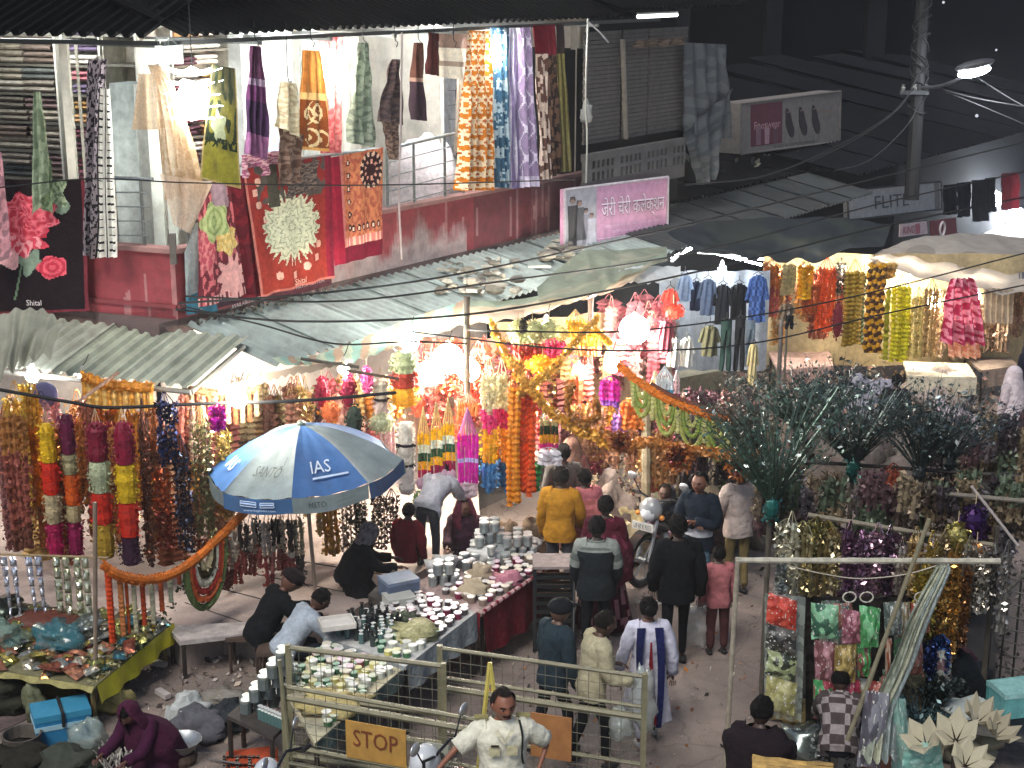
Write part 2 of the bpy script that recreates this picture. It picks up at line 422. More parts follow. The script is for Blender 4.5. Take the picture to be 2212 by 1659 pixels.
railing(PA, ((835, 322), (1060, 270)), ((835, 322, 460), (893, 310, 450), (960, 295, 430), (1001, 285, 420)), 'steel balcony railing left of the orange floral curtain', 4)
railing(PA, ((392, 372), (820, 322)), ((400, 375, 545), (600, 350, 500), (820, 322, 465)), 'steel balcony railing under the draped blankets', 4)
# ---- dark upper facade behind everything
m = MB()
a = Vector((-30, 34, 0)); b = Vector((60, 70, 0))
def fac(u, v):
    p = a.lerp(b, u); return Vector((p.x, p.y, v*34))
m.grid(fac, 40, 16, lambda u, v: vary(H('06080d'), .2))
farb = thing('far_building', (20, 54, 0), 'unlit tall building filling the night behind the market roofs', 'building')
m.build('wall', mat('dark_wall', .95, var=.4, vscale=.4, spec=.1), farb)
for (u, wd) in ((1660, .5), (1878, .6), (1470, .35)):
    mm = MB(); r = ray(u, 60)
    # hit the facade line
    n = Vector((b.y-a.y, a.x-b.x, 0)); k = (a-CAM).dot(n)/r.dot(n); p = CAM+r*k-Vector((0, .8, 0))
    mm.box((p.x, p.y, 14), (wd, .5, 28), H('141519')); mm.build('pillar', mat('dark_wall'), farb)
for (u, v) in ((2038, 12), (2180, 22), (2150, 108), (2110, 300)):
    pass
# ---- dark neighbouring upper shop right of the curtains
t = thing('neighbour_building', A_(11, -.3, 0), 'dark closed upper shop with brown shutters next to the curtains', 'building')
def tA(u, off): return (PA(u, 200, off)-K).dot(DA)
o = .2
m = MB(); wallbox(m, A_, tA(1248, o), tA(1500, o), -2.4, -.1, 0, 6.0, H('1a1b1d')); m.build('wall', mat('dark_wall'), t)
for (u0, u1) in ((1262, 1340), (1346, 1398), (1402, 1482)):
    m = MB(); t0, t1 = tA(u0, o), tA(u1, o)
    n = 26
    for i in range(n):
        m.box(A_((t0+t1)/2, o-.02+.01*(i % 2), 4.55+i*.068), ((t1-t0), .03, .06), H('55504c'), Matrix.Rotation(math.atan2(DA.y, DA.x), 3, 'Z'))
    m.build('shutter', mat('dark_shutter', .8, var=.3), t)
m = MB(); m.tube([PA(1345, 85, .3), PA(1352, 300, .3)], .045, H('6b655c')); m.build('pipe', PAINT, t)
m = MB()   # pierced parapet: bars between rails
t0, t1 = tA(1262, .45), tA(1478, .45)
wallbox(m, A_, t0, t1, .4, .5, 4.30, 4.42, H('565452')); wallbox(m, A_, t0, t1, .4, .5, 3.75, 3.98, H('4c4a48')); wallbox(m, A_, t0, t1, .41, .49, 4.12, 4.18, H('565452'))
m.build('parapet_wall', WALL, t)
k = 0
q = t0
while q < t1:
    mm = MB(); wallbox(mm, A_, q, q+(.07 if k % 5 else .22), .42, .48, 3.98, 4.30, H('5e5c58')); mm.build('baluster', WALL, t); q += .14 if k % 5 else .3; k += 1
# second eave over the dark shop
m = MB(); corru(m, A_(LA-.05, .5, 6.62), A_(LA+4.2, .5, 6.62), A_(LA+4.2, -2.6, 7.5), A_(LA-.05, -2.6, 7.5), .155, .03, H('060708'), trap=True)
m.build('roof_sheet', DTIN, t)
# ---- awning roofs over the stalls
def awning(label, f, sheets, cols, trap=False, pitch=.15, amp=.028):
    t = thing('tin_awning', sheets[0][0], label, 'awning')
    for i, (a, b, c, d) in enumerate(sheets):
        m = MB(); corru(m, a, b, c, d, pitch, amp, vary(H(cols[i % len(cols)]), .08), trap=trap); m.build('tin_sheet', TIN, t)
    return t
# street side awning: one long run, sheet by sheet
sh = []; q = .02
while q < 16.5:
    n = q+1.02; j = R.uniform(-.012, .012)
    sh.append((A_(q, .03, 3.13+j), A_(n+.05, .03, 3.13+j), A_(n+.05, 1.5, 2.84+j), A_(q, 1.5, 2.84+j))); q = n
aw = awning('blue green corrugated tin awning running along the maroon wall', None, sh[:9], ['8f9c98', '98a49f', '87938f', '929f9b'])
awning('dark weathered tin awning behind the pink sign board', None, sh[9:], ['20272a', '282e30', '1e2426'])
sh = []; q = -1.02
while q < 4.4:
    n = q+.92
    j = R.uniform(-.01, .01)
    sh.append((B_(q, .1, 3.08+j), B_(n+.04, .1, 3.08+j), B_(n+.04, 1.36, 2.8+j), B_(q, 1.36, 2.8+j))); q = n
awning('pale green corrugated tin awning at the corner above the marigold garlands', None, sh, ['9a9f8e', '929886', '9c9f90'], True, .21, .024)
m = MB(); m.tube([B_(-1.0, 1.34, 2.74), B_(4.3, 1.34, 2.74)], .03, H('8c8a80'), 8); m.tube([B_(-1.0, 1.34, 2.74), B_(-1.0, .2, 3.0)], .03, H('8c8a80'), 8)
tag(m.build('awning_rail', PAINT), 'grey steel rail under the front edge of the pale green awning', 'rail')
# fascia flap under the awning corner

# broad dark roofs beyond the street side awning
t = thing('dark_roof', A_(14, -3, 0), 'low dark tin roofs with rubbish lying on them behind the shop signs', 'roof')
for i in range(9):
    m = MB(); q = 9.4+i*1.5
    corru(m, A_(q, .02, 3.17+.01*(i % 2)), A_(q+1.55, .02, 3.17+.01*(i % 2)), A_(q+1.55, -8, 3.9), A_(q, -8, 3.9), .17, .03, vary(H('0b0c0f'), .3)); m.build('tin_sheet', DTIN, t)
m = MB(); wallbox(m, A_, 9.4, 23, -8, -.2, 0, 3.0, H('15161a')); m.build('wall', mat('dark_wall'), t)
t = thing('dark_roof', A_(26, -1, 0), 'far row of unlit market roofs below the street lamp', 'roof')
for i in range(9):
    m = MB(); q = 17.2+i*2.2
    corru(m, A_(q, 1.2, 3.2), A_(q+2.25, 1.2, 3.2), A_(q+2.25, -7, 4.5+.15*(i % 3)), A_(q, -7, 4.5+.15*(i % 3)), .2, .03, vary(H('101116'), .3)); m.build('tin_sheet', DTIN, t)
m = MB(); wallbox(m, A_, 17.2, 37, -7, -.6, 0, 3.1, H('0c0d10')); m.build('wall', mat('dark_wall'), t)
# ================================================================ lamps
def lamp_globe(u, v, F, off, rpx, strength, label, col=(1, .93, .82), name='light_bulb', hang=True, grp=None):
    strength = int(strength*1.45)
    p = F(u, v, off) if F else W(u, v, off)
    r = rpx*p.y/FD
    t = thing(name, p, label, 'light bulb', grp)
    m = MB(); m.ball(p, r, (1, 1, 1), 14, 10)  # larger than a real bulb: its bloom is put into the globe size
    m.build('globe', mat('lamp_%d_%d' % (strength, int(col[2]*100)), emit=(col, strength)), t, smooth=True)
    m = MB(); m.lathe(p+Z*r*.8, [(.03, 0), (.03, .06), (.012, .09)], H('c9c6be'), 8); m.build('socket', PLASTIC, t)
    if hang:
        m = MB(); m.tube(catenary(p+Z*(r*.8+.09), p+Z*(r*.8+.2)+Vector((.05, .1, 0)), .02, 5), .006, H('1a1a1a'), 4); m.build('cord', RUBBER, t)
    return t
lamp_globe(712, 150, PA, .15, 21, 70, 'round glowing bulb in front of the coral print cloth')
lamp_globe(1062, 112, PA, .25, 21, 70, 'round glowing bulb hanging before the blue curtain', (1, .97, .93))
lamp_globe(515, 862, None, 15.9, 20, 90, 'glowing bulb at the corner of the pale green awning', (1, .93, .8))
lamp_globe(885, 738, None, 18.0, 21, 70, 'glowing bulb under the striped cloth canopy', (.95, 1, .97))
lamp_globe(1370, 712, None, 19.6, 33, 60, 'largest glowing globe among the garlands right of centre', (1, .93, .82))
lamp_globe(742, 796, None, 17.2, 13, 70, 'small bulb tucked under the right end of the green awning', (1, .9, .75))
for i, (u, v, r) in enumerate(((968, 775, 34), (1012, 800, 26), (930, 808, 26))):
    lamp_globe(u, v, None, 18.4+.1*i, r, 60, ('largest', 'right hand', 'lowest left')[i]+' warm glowing globe in the cluster above the fringed tassels', (1, .9, .76), grp='globes clustered above the tassels')
lamp_globe(1322, 788, None, 18.8, 18, 60, 'bare bulb just below the largest globe', (1, .9, .8))
lamp_globe(2015, 655, None, 25.2, 16, 30, 'warm bulb among the yellow garlands at the right', (1, .85, .6))
lamp_globe(180, 815, None, 16.9, 12, 70, 'bulb shining behind the marigold garlands of the left stall', (1, .85, .65))
lamp_globe(70, 812, None, 16.7, 15, 50, 'cool white bulb beside the lilac wall fan', (.9, .95, 1))
lamp_globe(2195, 470, PA, -.2, 22, 90, 'white bulb inside the far clothes shop', (.85, .92, 1))
lamp_globe(2150, 430, PA, -.2, 16, 90, 'smaller white bulb left of the far shop lamp', (.85, .92, 1))
# tube lights; those behind the upper eave are added unseen to brighten the bays
def tube_light(a, b, label, strength=25, col=(.95, 1, 1), r=.02, holder=True):
    a, b = Vector(a), Vector(b); t = thing('tube_light', (a+b)/2, label, 'tube light')
    m = MB(); m.tube([a, b], r, (1, 1, 1), 8); m.build('tube', mat('tube_%d_%d' % (strength, int(col[0]*100)), emit=(col, strength)), t)
    m = MB(); n = (b-a).normalized(); m.box((a+b)/2+Z*.045, ((b-a).length, .05, .03), H('d8dad6'), Matrix.Rotation(math.atan2(n.y, n.x), 3, 'Z'))
    if holder: m.build('holder', PAINT, t)
    return t
tube_light(A_(2.0, -.5, 6.62), A_(3.2, -.5, 6.62), 'tube light under the roof above the draped blankets', 75, r=.03)  # added behind the eave, out of view, to light cloths and walls
tube_light(A_(4.8, -.5, 6.62), A_(6.0, -.5, 6.62), 'tube light under the roof above the grey green shawl', 80, r=.03)
tube_light(B_(1.6, -.5, 6.62), B_(2.8, -.5, 6.62), 'tube light under the roof above the folded blankets', 60, r=.03)
tube_light(PA(1452, 557, 1.1), PA(1500, 533, .3), 'tube light at the near corner of the clothes stall', 40)
tube_light(PA(1508, 538, .4), PA(1645, 572, 1.5), 'long tube light crossing the clothes stall', 30)
tube_light(PA(1585, 555, 1.3), PA(1650, 560, 1.5), 'short tube light at the right end of the clothes stall', 30)
tube_light(A_(4.2, .6, 2.72), A_(5.3, .6, 2.72), 'tube light at the back of the tassel stall', 30, (1, .95, .88))
tube_light(A_(1.6, -.6, 2.75), A_(2.8, -.6, 2.75), 'tube light over the pale shop floor', 50, (1, .96, .93), .03)
tube_light(B_(1.2, -.5, 2.7), B_(2.4, -.5, 2.7), 'tube light inside the left ground floor shop', 40, (1, .9, .8), .03)
tube_light(A_(7.4, .5, 2.7), A_(8.6, .5, 2.7), 'tube light behind the largest glowing globe', 40, (1, .95, .9), .03)
for i, (u0, u1, v0, v1) in enumerate(((548, 682, 48, 45), (768, 806, 41, 39), (842, 884, 38, 35), (1012, 1072, 31, 28), (1118, 1178, 24, 21))):
    o = -.1
    a = PA(u0, v0, o); b = PA(u1, v1, o); m = MB(); m.tube([a, b], .035 if i < 3 else .02, (1, 1, 1), 6)  # glowing tubes stand in for light coming through the roof gap
    tag(m.build('roof_gap_glow', mat('strip', emit=((.95, 1, 1), 1.1))), ('long white light strip on the dark roof edge', 'short white light strip right of the long one on the roof', 'broken white light strip in the middle of the roof edge', 'thin dim light strip above the orange curtain', 'thin dim light strip above the lilac curtain')[i], 'light strip')
tube_light(PA(1378, 36, .2), PA(1462, 32, .2), 'dim tube light under the dark right roof', 2, r=.03)
# lotus lamp: a big cluster of glowing white petals
c = PA(418, 205, .55); t = thing('lotus_lamp', c, 'big white lotus shaped lamp with pointed petals beside the olive blanket', 'lamp')
LM = mat('lotus', emit=((1, 1, .97), 9))
dA2, nA2 = DA, NA
for j in range(5):
    for i in range(7):
        m = MB(); a = math.pi*2*i/7+.3*j
        base = c+Z*(.24-.1*j); d = Vector((math.cos(a), math.sin(a), -.12*j+.1)).normalized(); s = d.cross(Z).normalized()
        L = .34
        pts = [(0, 0), (.3, .12), (.6, .1), (1, 0), (.6, -.1), (.3, -.12)]
        m.prism([base+d*L*x+s*y+Z*(.05*x*x-.03) for x, y in pts], (0, 0, .006), (1, 1, 1)); m.build('petal', LM, t)
m = MB(); m.tube([c+Z*.25, c+Z*1.3], .006, H('222222'), 4); m.build('cord', RUBBER, t)
m = MB(); m.ball(c-Z*.05, .2, (1, 1, 1), 12, 8); m.build('bulb', mat('lotus_core', emit=((1, 1, .97), 20)), t, True)
# halogen box lamp above it
c = PB(365, 118, .2); t = thing('flood_lamp', c, 'small square flood lamp hanging above the lotus lamp', 'lamp')
m = MB(); m.box(c, (.3, .05, .2), H('b7c0b8')); m.build('housing', PAINT, t); m = MB(); m.tube([c+Z*.1, c+Z*.22, c+Z*.1+Vector((.1, 0, 0))], .012, H('8a9490')); m.build('bracket', METAL, t)
# ================================================================ patterns
def blob(s, t, cx, cy, rx, ry=None, pet=0, amp=.25, rot=0):
    ry = ry or rx; x, y = (s-cx)/rx, (t-cy)/ry; r = math.hypot(x, y)
    if pet: r *= 1+amp*math.cos(pet*math.atan2(y, x)+rot)
    return r
def nz(s, t, f, q=0): return noise.noise(Vector((s*f, t*f, q)))
def pal(*cs): return [H(c) for c in cs]
def p_noise(base, cols, f=9, fy=None, th=.08, seed=0):
    base, cols = H(base), pal(*cols)
    def fn(s, t):
        for i, c in enumerate(cols):
            if noise.noise(Vector((s*f+i*7, t*(fy or f*2), seed+i*3.3))) > th+.06*i: return c
        return base
    return fn
def p_rose(s, t):
    c = H('1c1015'); x = s
    if blob(s, t, .32, .28, .34, .17, 9, .12, 1) < 1:
        r = blob(s, t, .32, .28, .34, .17, 9, .12, 1); k = math.sin(r*15+5*math.atan2(t-.28, s-.32)*1.0)+nz(s, t, 18)*2
        return mix(H('b52238'), H('f07c88'), .5+.4*k if abs(k) < 1.2 else .1)
    if blob(s, t, .25, .44, .3, .12, 7, .2) < 1: return H('d8485a') if nz(s, t, 22) > -.05 else H('f2a0a4')
    if blob(s, t, .62, .66, .15, .085, 5, .1) < 1: return H('e2606c') if math.sin(blob(s, t, .62, .66, .15, .085)*14) > 0 else H('c23448')
    if blob(s, t, .15, .58, .12, .08, 3, .2) < 1: return H('f0b8b8')
    if blob(s, t, .62, .1, .16, .1, 4, .3) < 1: return H('a9b694') if nz(s, t, 30) > -.1 else H('6a7c60')
    if blob(s, t, .4, .62, .14, .07, 4, .35, 2) < 1 or blob(s, t, .72, .2, .1, .06) < 1: return H('7f927e')
    if abs(s-.2-.25*(1-t)) < .012 and t > .6 and t < .9: return H('667a60')
    if s > .965 or t > .985: return H('6e2b34')
    return c
def p_cream_flower(s, t):
    base = mix(H('8e2a28'), H('a2382a'), t)
    if t < .3 and s > .12:
        if nz(s, t, 10, 4) > 0: base = H('59504a')
    r = blob(s, t, .5, .52, .40, .28, 14, .12, .5); r2 = blob(s, t, .5, .52, .36, .3, 31, .22)
    if .26 < s < .38 and t < .34: return H('4b463b')
    if r < .82 or r2 < .8:
        k = math.sin(r*34+nz(s, t, 9)*3)
        return H('d9d6b6') if k > -.75 else H('a9a98a')
    for (x, y) in ((.15, .12), (.13, .3), (.2, .42), (.84, .7), (.8, .8), (.3, .88), (.5, .9), (.66, .85), (.1, .2)):
        if blob(s, t, x, y, .05, .022, 2, .3) < 1: return H('e6b3a0')
    if s < .02 or t > .985: return H('c9766a')
    if s > .93: return H('8c1d34') if s < .97 else H('7a1a30')
    return base
def p_multi(s, t):
    c = H('6e2a33')
    if blob(s, t, .42, .33, .34, .15, 5, .15) < 1: return H('b5bf85') if math.sin(blob(s, t, .42, .33, .3, .15)*16) > -.3 else H('93a366')
    if blob(s, t, .7, .5, .26, .12, 6, .15) < 1: return H('d8b468') if nz(s, t, 25) > -.1 else H('e6cf8e')
    if blob(s, t, .62, .12, .3, .12, 4, .2) < 1: return H('a48892')
    if blob(s, t, .2, .5, .2, .26, 7, .2) < 1: return H('d67f80') if nz(s, t, 20) > 0 else H('b8505c')
    if blob(s, t, .75, .82, .28, .16, 9, .25) < 1: return H('e3a7a2')
    if nz(s, t, 14, 5) > .15: return H('cf6c70')
    if t > .93: return H('e0b4ac') if math.sin(s*70) > 0 else H('7a2f3a')
    return c
def p_mandala(s, t):
    if s < .22: return H('8e1530') if s > .12 else H('a02038')
    if t > .86: return H('6d1028')
    x = (s-.22)/.78; y = t/.86
    if y > .9 or x < .06: return H('d07a72') if math.sin(x*60) > -.3 else H('e8b9a4')
    d = blob(x, y, .72, .22, .27, .2)
    if d < 1:
        a = math.atan2((y-.22)/.2, (x-.72)/.27)
        if .35 < d < .58 and math.cos(a*9) > .2: return H('e2a68e')
        if d > .75 and math.cos(a*14) > .1: return H('e8c3a8')
        return H('38181c')
    for k in range(6):
        if blob(x, y, .2, .1+k*.14, .05, .035) < 1: return H('38181c') if blob(x, y, .2, .1+k*.14, .05, .035) > .55 else H('f0d0b8')
        if blob(x, y, .28+k*.12, .82, .04, .04) < 1: return H('38181c') if blob(x, y, .28+k*.12, .82, .04, .04) > .55 else H('f0d0b8')
    return H('d18058') if nz(x, y, 16) > -.05 else H('b85f48')
def p_trellis(a, b, n=2.2, m_=11, w_=.13):
    a, b = H(a), H(b)
    def fn(s, t):
        if t > .93: return mix(a, b, .5) if math.sin(s*50) > 0 else b
        x = s*n; y = t*m_; q = abs(math.sin(math.pi*(x+y*.5)))*abs(math.sin(math.pi*(x-y*.5)))
        return b if q < w_ else a
    return fn
def p_geo(s, t):
    y = (t*22) % 1; x = (s*5) % 1
    if y < .22 and .2 < x < .8: return H('17151a')
    return H('17151a') if x < .16 else H('e6e4da')
def p_mottle(a, b, f=20, th=0, s0=0): 
    a, b = H(a), H(b); return lambda s, t: a if noise.noise(Vector((s*f, t*f*2.5, s0))) > th else b
def p_flor(a, b, c2=None, nx=4, ny=12, r=.33):
    a, b = H(a), H(b); c2 = H(c2) if c2 else b
    def fn(s, t):
        x = (s*nx+.5*(int(t*ny) % 2)) % 1-.5; y = (t*ny) % 1-.5
        d = math.hypot(x, y)*(1+.25*math.cos(6*math.atan2(y, x)))
        return c2 if d < r*.35 else (b if d < r else (b if nz(s, t, 30) > .28 else a))
    return fn
def p_bands(*bs):
    # (limit, colour) list
    bs = [(l, H(c)) for l, c in bs]
    def fn(s, t):
        for l, c in bs:
            if t <= l: return c
        return bs[-1][1]
    return fn
def p_stripes(a, b, n=8, axis=0, w_=.5):
    a, b = H(a), H(b); return lambda s, t: a if ((s if axis == 0 else t)*n) % 1 < w_ else b
def p_scroll(s, t):
    if t < .42: return H('c98a45') if math.sin(s*26) > -.4 else H('a8682c')
    if t < .5: return H('e2b878')
    y = (t-.5)/.5; x = s
    for (cx, cy, r) in ((.62, .22, .27), (.3, .3, .22), (.4, .72, .25), (.75, .75, .2)):
        d = math.hypot(x-cx, (y-cy)*1.1); a = math.atan2(y-cy, x-cx)
        if d < r and math.sin(d*40-a) > .35: return H('ecd2a0')
    if x < .06 or x > .94 or y > .93: return H('e0a860')
    return H('8a4a22')
def p_olive(s, t):
    k = nz(s*.9, t*1.4, 5, 2); c = mix(H('4d4a34'), H('9c9434'), max(0, min(1, t*1.3-.2+k*.5)))
    if t < .66 and nz(s, t, 7, 9) > .12: c = H('2e3626')
    if t < .66 and blob(s, t, .42, .52, .22, .12, 5, .2) < 1: c = H('aab08c')
    if .62 < t < .7 and nz(s, t, 14, 3) > 0: c = H('1f2a1c')
    if s < .04 or s > .96 or t > .98: c = H('b7a06a')
    return c
# ================================================================ draped cloth
def cloth(label, cat, F, quad, off, pat, folds=3, amp=.03, name='cloth', m=None, nu=None, nv=None, bulge=0, grp=None, letters=None, pinch=0, wob=0, parent=None, t_ease=True):
    (ax, ay), (bx, by), (cx, cy), (dx, dy) = quad
    wpx = max(abs(bx-ax), abs(cx-dx)); hpx = max(abs(dy-ay), abs(cy-by))
    nu = nu or max(12, min(90, int(wpx/1.5))); nv = nv or max(12, min(150, int(hpx/2.2)))
    hang = cat in ('shawl', 'scarf', 'towel', 'dress') and name not in ('blanket',) and t_ease
    n = NA if F is PA else NB if F is PB else Vector((0, -1, 0))
    ph = R.uniform(0, 6); sd_ = R.uniform(0, 50)
    b = MB()
    def fn(s, t):
        s2 = .5+(s-.5)*(1-pinch*(1-t)**2) if pinch else s
        tw = (t**.6 if hang else t)
        u = (ax+(bx-ax)*s2)*(1-tw)+(dx+(cx-dx)*s2)*tw; v = (ay+(by-ay)*s2)*(1-t)+(dy+(cy-dy)*s2)*t
        p = F(u, v, off)
        d = amp*(.35+.65*t)*math.sin(s*folds*2*math.pi+ph+1.2*noise.noise(Vector((s*2, t*2, sd_))))+bulge*math.sin(math.pi*t)*.5+amp*.6*noise.noise(Vector((s*6, t*4, sd_+9)))
        q = p+n*d
        if wob and t > .95: q.z += wob*noise.noise(Vector((s*8, 0, sd_)))
        return q
    b.grid(fn, nu, nv, pat if callable(pat) else H(pat))
    o = b.build(name, m or CLOTH, parent, smooth=True)
    if parent is None: tag(o, label, cat, grp)
    if letters:
        st, u0, v0, u1, v1, h, c = letters
        O = F(u0, v0, off+amp+.03); X = F(u1, v1, off+amp+.03)-O
        text(st, O, X, Z*h, CLOTH, o, c=c)
    return o
# textiles hanging from the left part of the eave
UP = [
 # label, cat, F, quad, off, pattern, folds, amp
 ('black scarf with pale mottled print hanging by the left shelves', 'scarf', PB, ((190, 128), (232, 128), (206, 560), (178, 548)), .30, p_mottle('1b171d', '8d8388', 16, .06), 2, .03),
 ('black and cream geometric curtain beside the pale cupboard', 'curtain', PB, ((214, 188), (237, 190), (252, 556), (208, 556)), .36, p_geo, 3, .02),
 ('long thin grey green shawl hanging before the packed shelves', 'shawl', PB, ((76, 198), (84, 198), (108, 400), (72, 470)), .34, p_mottle('7f8e74', '9aa88c', 5, .0), 2, .03),
 ('pink edged blanket at the far left side', 'blanket', PB, ((-30, 310), (2, 330), (22, 555), (-30, 580)), .42, p_mottle('8f6a72', 'c08a90', 6, .0), 1, .03),
 ('olive blanket with dark floral print tilted beside the lotus lamp', 'blanket', PA, ((457, 138), (508, 148), (520, 408), (430, 385)), .75, p_olive, 1, .015),
 ('purple shawl with white stripes on a hook', 'shawl', PA, ((540, 98), (562, 100), (575, 345), (528, 330)), .34, p_bands((.3, '5c3550'), (.36, '99849a'), (.5, '5c2f56'), (.8, '3c2444'), (1, '8a5a80')), 3, .04),
 ('brown and cream shawl slipping from its hanger', 'shawl', PA, ((612, 176), (638, 180), (650, 300), (598, 272)), .42, p_mottle('cfc5a6', 'b9a888', 6), 2, .04),
 ('dark brown lower shawl folded behind the cream shawl', 'shawl', PA, ((600, 272), (655, 292), (642, 395), (600, 398)), .36, p_mottle('5b4238', '80685a', 5), 2, .03),
 ('ochre towel with a scroll pattern', 'towel', PA, ((655, 108), (690, 110), (712, 328), (645, 322)), .32, p_scroll, 3, .02),
 ('coral print cloth behind the round bulb', 'cloth', PA, ((688, 78), (740, 78), (735, 330), (690, 332)), .1, p_mottle('c95e62', 'e08a88', 9), 3, .02),
 ('grey green shawl with a leaf print', 'shawl', PA, ((775, 92), (795, 92), (812, 318), (750, 308)), .34, p_mottle('6a7568', '8f9a88', 9, .1), 3, .04),
 ('knotted brown scarf with paisley ends', 'scarf', PA, ((848, 128), (858, 128), (866, 270), (820, 262)), .38, p_mottle('5a4a46', '43363a', 8), 2, .04),
 ('lower paisley tail of the brown scarf', 'scarf', PA, ((822, 262), (866, 256), (860, 345), (845, 345)), .36, p_mottle('7a6558', '4a3a38', 9), 2, .03),
 ('dark brown shawl on a black hook above the railing', 'shawl', PA, ((895, 92), (914, 92), (925, 262), (888, 258)), .34, p_bands((.45, '5c3a30'), (.5, 'a98878'), (1, '3c2c34')), 2, .035),
 ('short dark maroon trousers clipped to the eave', 'trousers', PA, ((926, 70), (950, 72), (952, 165), (922, 160)), .3, '4a2220', 2, .03),
 ('cream dress with brown bands hanging flat', 'dress', PA, ((950, 72), (1010, 74), (1012, 172), (948, 168)), .25, p_bands((.32, '8d7264'), (.62, 'eadcc4'), (.72, 'a8907c'), (1, 'efe2cc')), 2, .02),
 ('orange and white floral curtain, widest of the row', 'curtain', PA, ((1010, 66), (1060, 66), (1070, 410), (992, 412)), .32, p_flor('cf7a1c', 'f4e2c0', 'b85a18', 4, 15, .36), 4, .05),
 ('blue curtain with pale leaf blots', 'curtain', PA, ((1060, 60), (1100, 60), (1102, 405), (1068, 405)), .28, p_flor('3c6480', 'b9cfd8', None, 2, 7, .3), 3, .04),
 ('white and violet striped curtain', 'curtain', PA, ((1098, 60), (1118, 60), (1130, 405), (1102, 408)), .3, p_stripes('e6dff0', '7a6c94', 3), 3, .03),
 ('lilac curtain with a white trellis pattern', 'curtain', PA, ((1120, 60), (1148, 58), (1170, 402), (1126, 404)), .36, p_trellis('a58fb4', 'e8def0'), 2, .03),
 ('cream and brown rose curtain under a maroon heading', 'curtain', PA, ((1150, 55), (1178, 54), (1188, 385), (1170, 388)), .3, lambda s, t: H('6e1424') if t < .19 else (H('e2cdbc') if nz(s, t*3, 6, 1) > -.02 else H('6a4a40')), 2, .03),
 ('dark brown damask curtain under a maroon heading', 'curtain', PA, ((1180, 54), (1200, 53), (1212, 372), (1190, 382)), .3, lambda s, t: H('7c2030') if t < .2 else (H('6b5040') if nz(s, t*3, 6, 3) > 0 else H('2e211c')), 2, .03),
 ('narrow olive striped curtain at the end of the row', 'curtain', PA, ((1200, 52), (1216, 52), (1232, 370), (1212, 372)), .28, lambda s, t: H('3c2f30') if t < .2 else (H('8c8450') if (s*5) % 1 < .5 else H('57502c')), 3, .02),
 ('white shirt sleeve showing beside the orange curtain', 'shirt', PA, ((985, 168), (1000, 170), (1002, 330), (978, 330)), .12, 'd7d3c8', 1, .02),
]
for u in UP:
    u = list(u); u[7] *= 1.9 if u[1] in ('shawl', 'scarf', 'curtain', 'towel') else 1.3
    cloth(*u, name=u[1])
# blankets over the railing
cloth('dark blanket with a big red rose draped over the left balcony wall', 'blanket', PB, ((0, 388), (183, 388), (194, 672), (-20, 680)), .16, p_rose, 2, .02, 'blanket', nu=80, nv=110, letters=('Shital', 58, 660, 90, 660, .07, 'd8d0cc'))
cloth('green leaf printed cloth end hanging over the dark rose blanket', 'cloth', PB, ((92, 345), (112, 345), (115, 460), (88, 452)), .27, p_mottle('93a67c', '6c8060', 5), 1, .01, 'cloth')
cloth('red blanket with one huge cream flower draped over the railing', 'blanket', PA, ((525, 365), (712, 335), (720, 600), (563, 642)), .22, p_cream_flower, 3, .035, 'blanket', nu=90, nv=110, letters=('Shital', 638, 616, 662, 609, .075, 'e8c8b0'))
cloth('pink and green flower blanket slung beside the poster', 'blanket', PA, ((430, 400), (495, 385), (535, 635), (432, 665)), .25, p_multi, 2, .03, 'blanket', nu=50, nv=90)
cloth('dark red blanket hanging between the two flowered ones', 'blanket', PA, ((478, 385), (545, 375), (568, 640), (515, 650)), .19, p_mottle('5e1420', '7a1c28', 5, -.1), 2, .03, 'blanket')
cloth('maroon cloth with an orange mandala print', 'blanket', PA, ((705, 342), (828, 318), (826, 548), (722, 575)), .24, p_mandala, 3, .02, 'blanket', nu=64, nv=90)
cloth('patterned grey shawl lying over the rail above the cream flower', 'shawl', PA, ((625, 360), (690, 345), (680, 410), (618, 430)), .32, p_mottle('4a403e', '7c6a60', 9), 2, .03)
cloth('heap edge of pink striped cloth on the rail', 'cloth', PA, ((520, 335), (615, 325), (620, 372), (520, 385)), .2, p_mottle('a8607c', 'e0b0b8', 7), 2, .04)
cloth('narrow advertising poster with a blue wave hanging at the corner', 'poster', PA, ((398, 545), (425, 480), (470, 672), (402, 680)), .12, lambda s, t: H('3f7c94') if t > .72 and nz(s, t, 3) > -.25 else H('a9b3b4'), 1, .01, 'poster')
cloth('dark poster with white lettering below the red blankets', 'poster', PA, ((440, 622), (565, 560), (566, 642), (445, 672)), .1, 'a0'+'1c2c' if False else '4a3440', 1, .004, 'poster', letters=('AVAILABLE HERE', 500, 668, 562, 645, .05, 'cfc8cc'))
cloth('dull banner strip below the big cream flower blanket', 'banner', PA, ((575, 600), (715, 570), (716, 615), (578, 655)), .06, '5a3038', 1, .004, 'banner', letters=('MAYUR COTTON', 640, 625, 700, 608, .035, 'b9a8ac'))
# beige net dress
o = cloth('sheer beige net dress spread from the eave to the blankets', 'dress', PA, ((318, 140), (338, 140), (440, 420), (352, 432)), .55, p_mottle('e2c6a4', 'd3b48e', 6), 5, .05, 'dress', NET)
m = MB()
m.grid(lambda s, t: PA(300+28*s+60*t*t*0+(s-.5)*30*t, 160+120*t, .6+.05*math.sin(s*9)), 10, 12, H('ddbd96')); m.build('skirt_layer', NET, o, True); m = MB()
m.grid(lambda s, t: PA(345+s*(115-80*t)+30*t, 375+20*s+110*t, .62+.04*math.sin(s*12)), 16, 12, H('e3cbb4')); m.build('skirt_layer', NET, o, True)
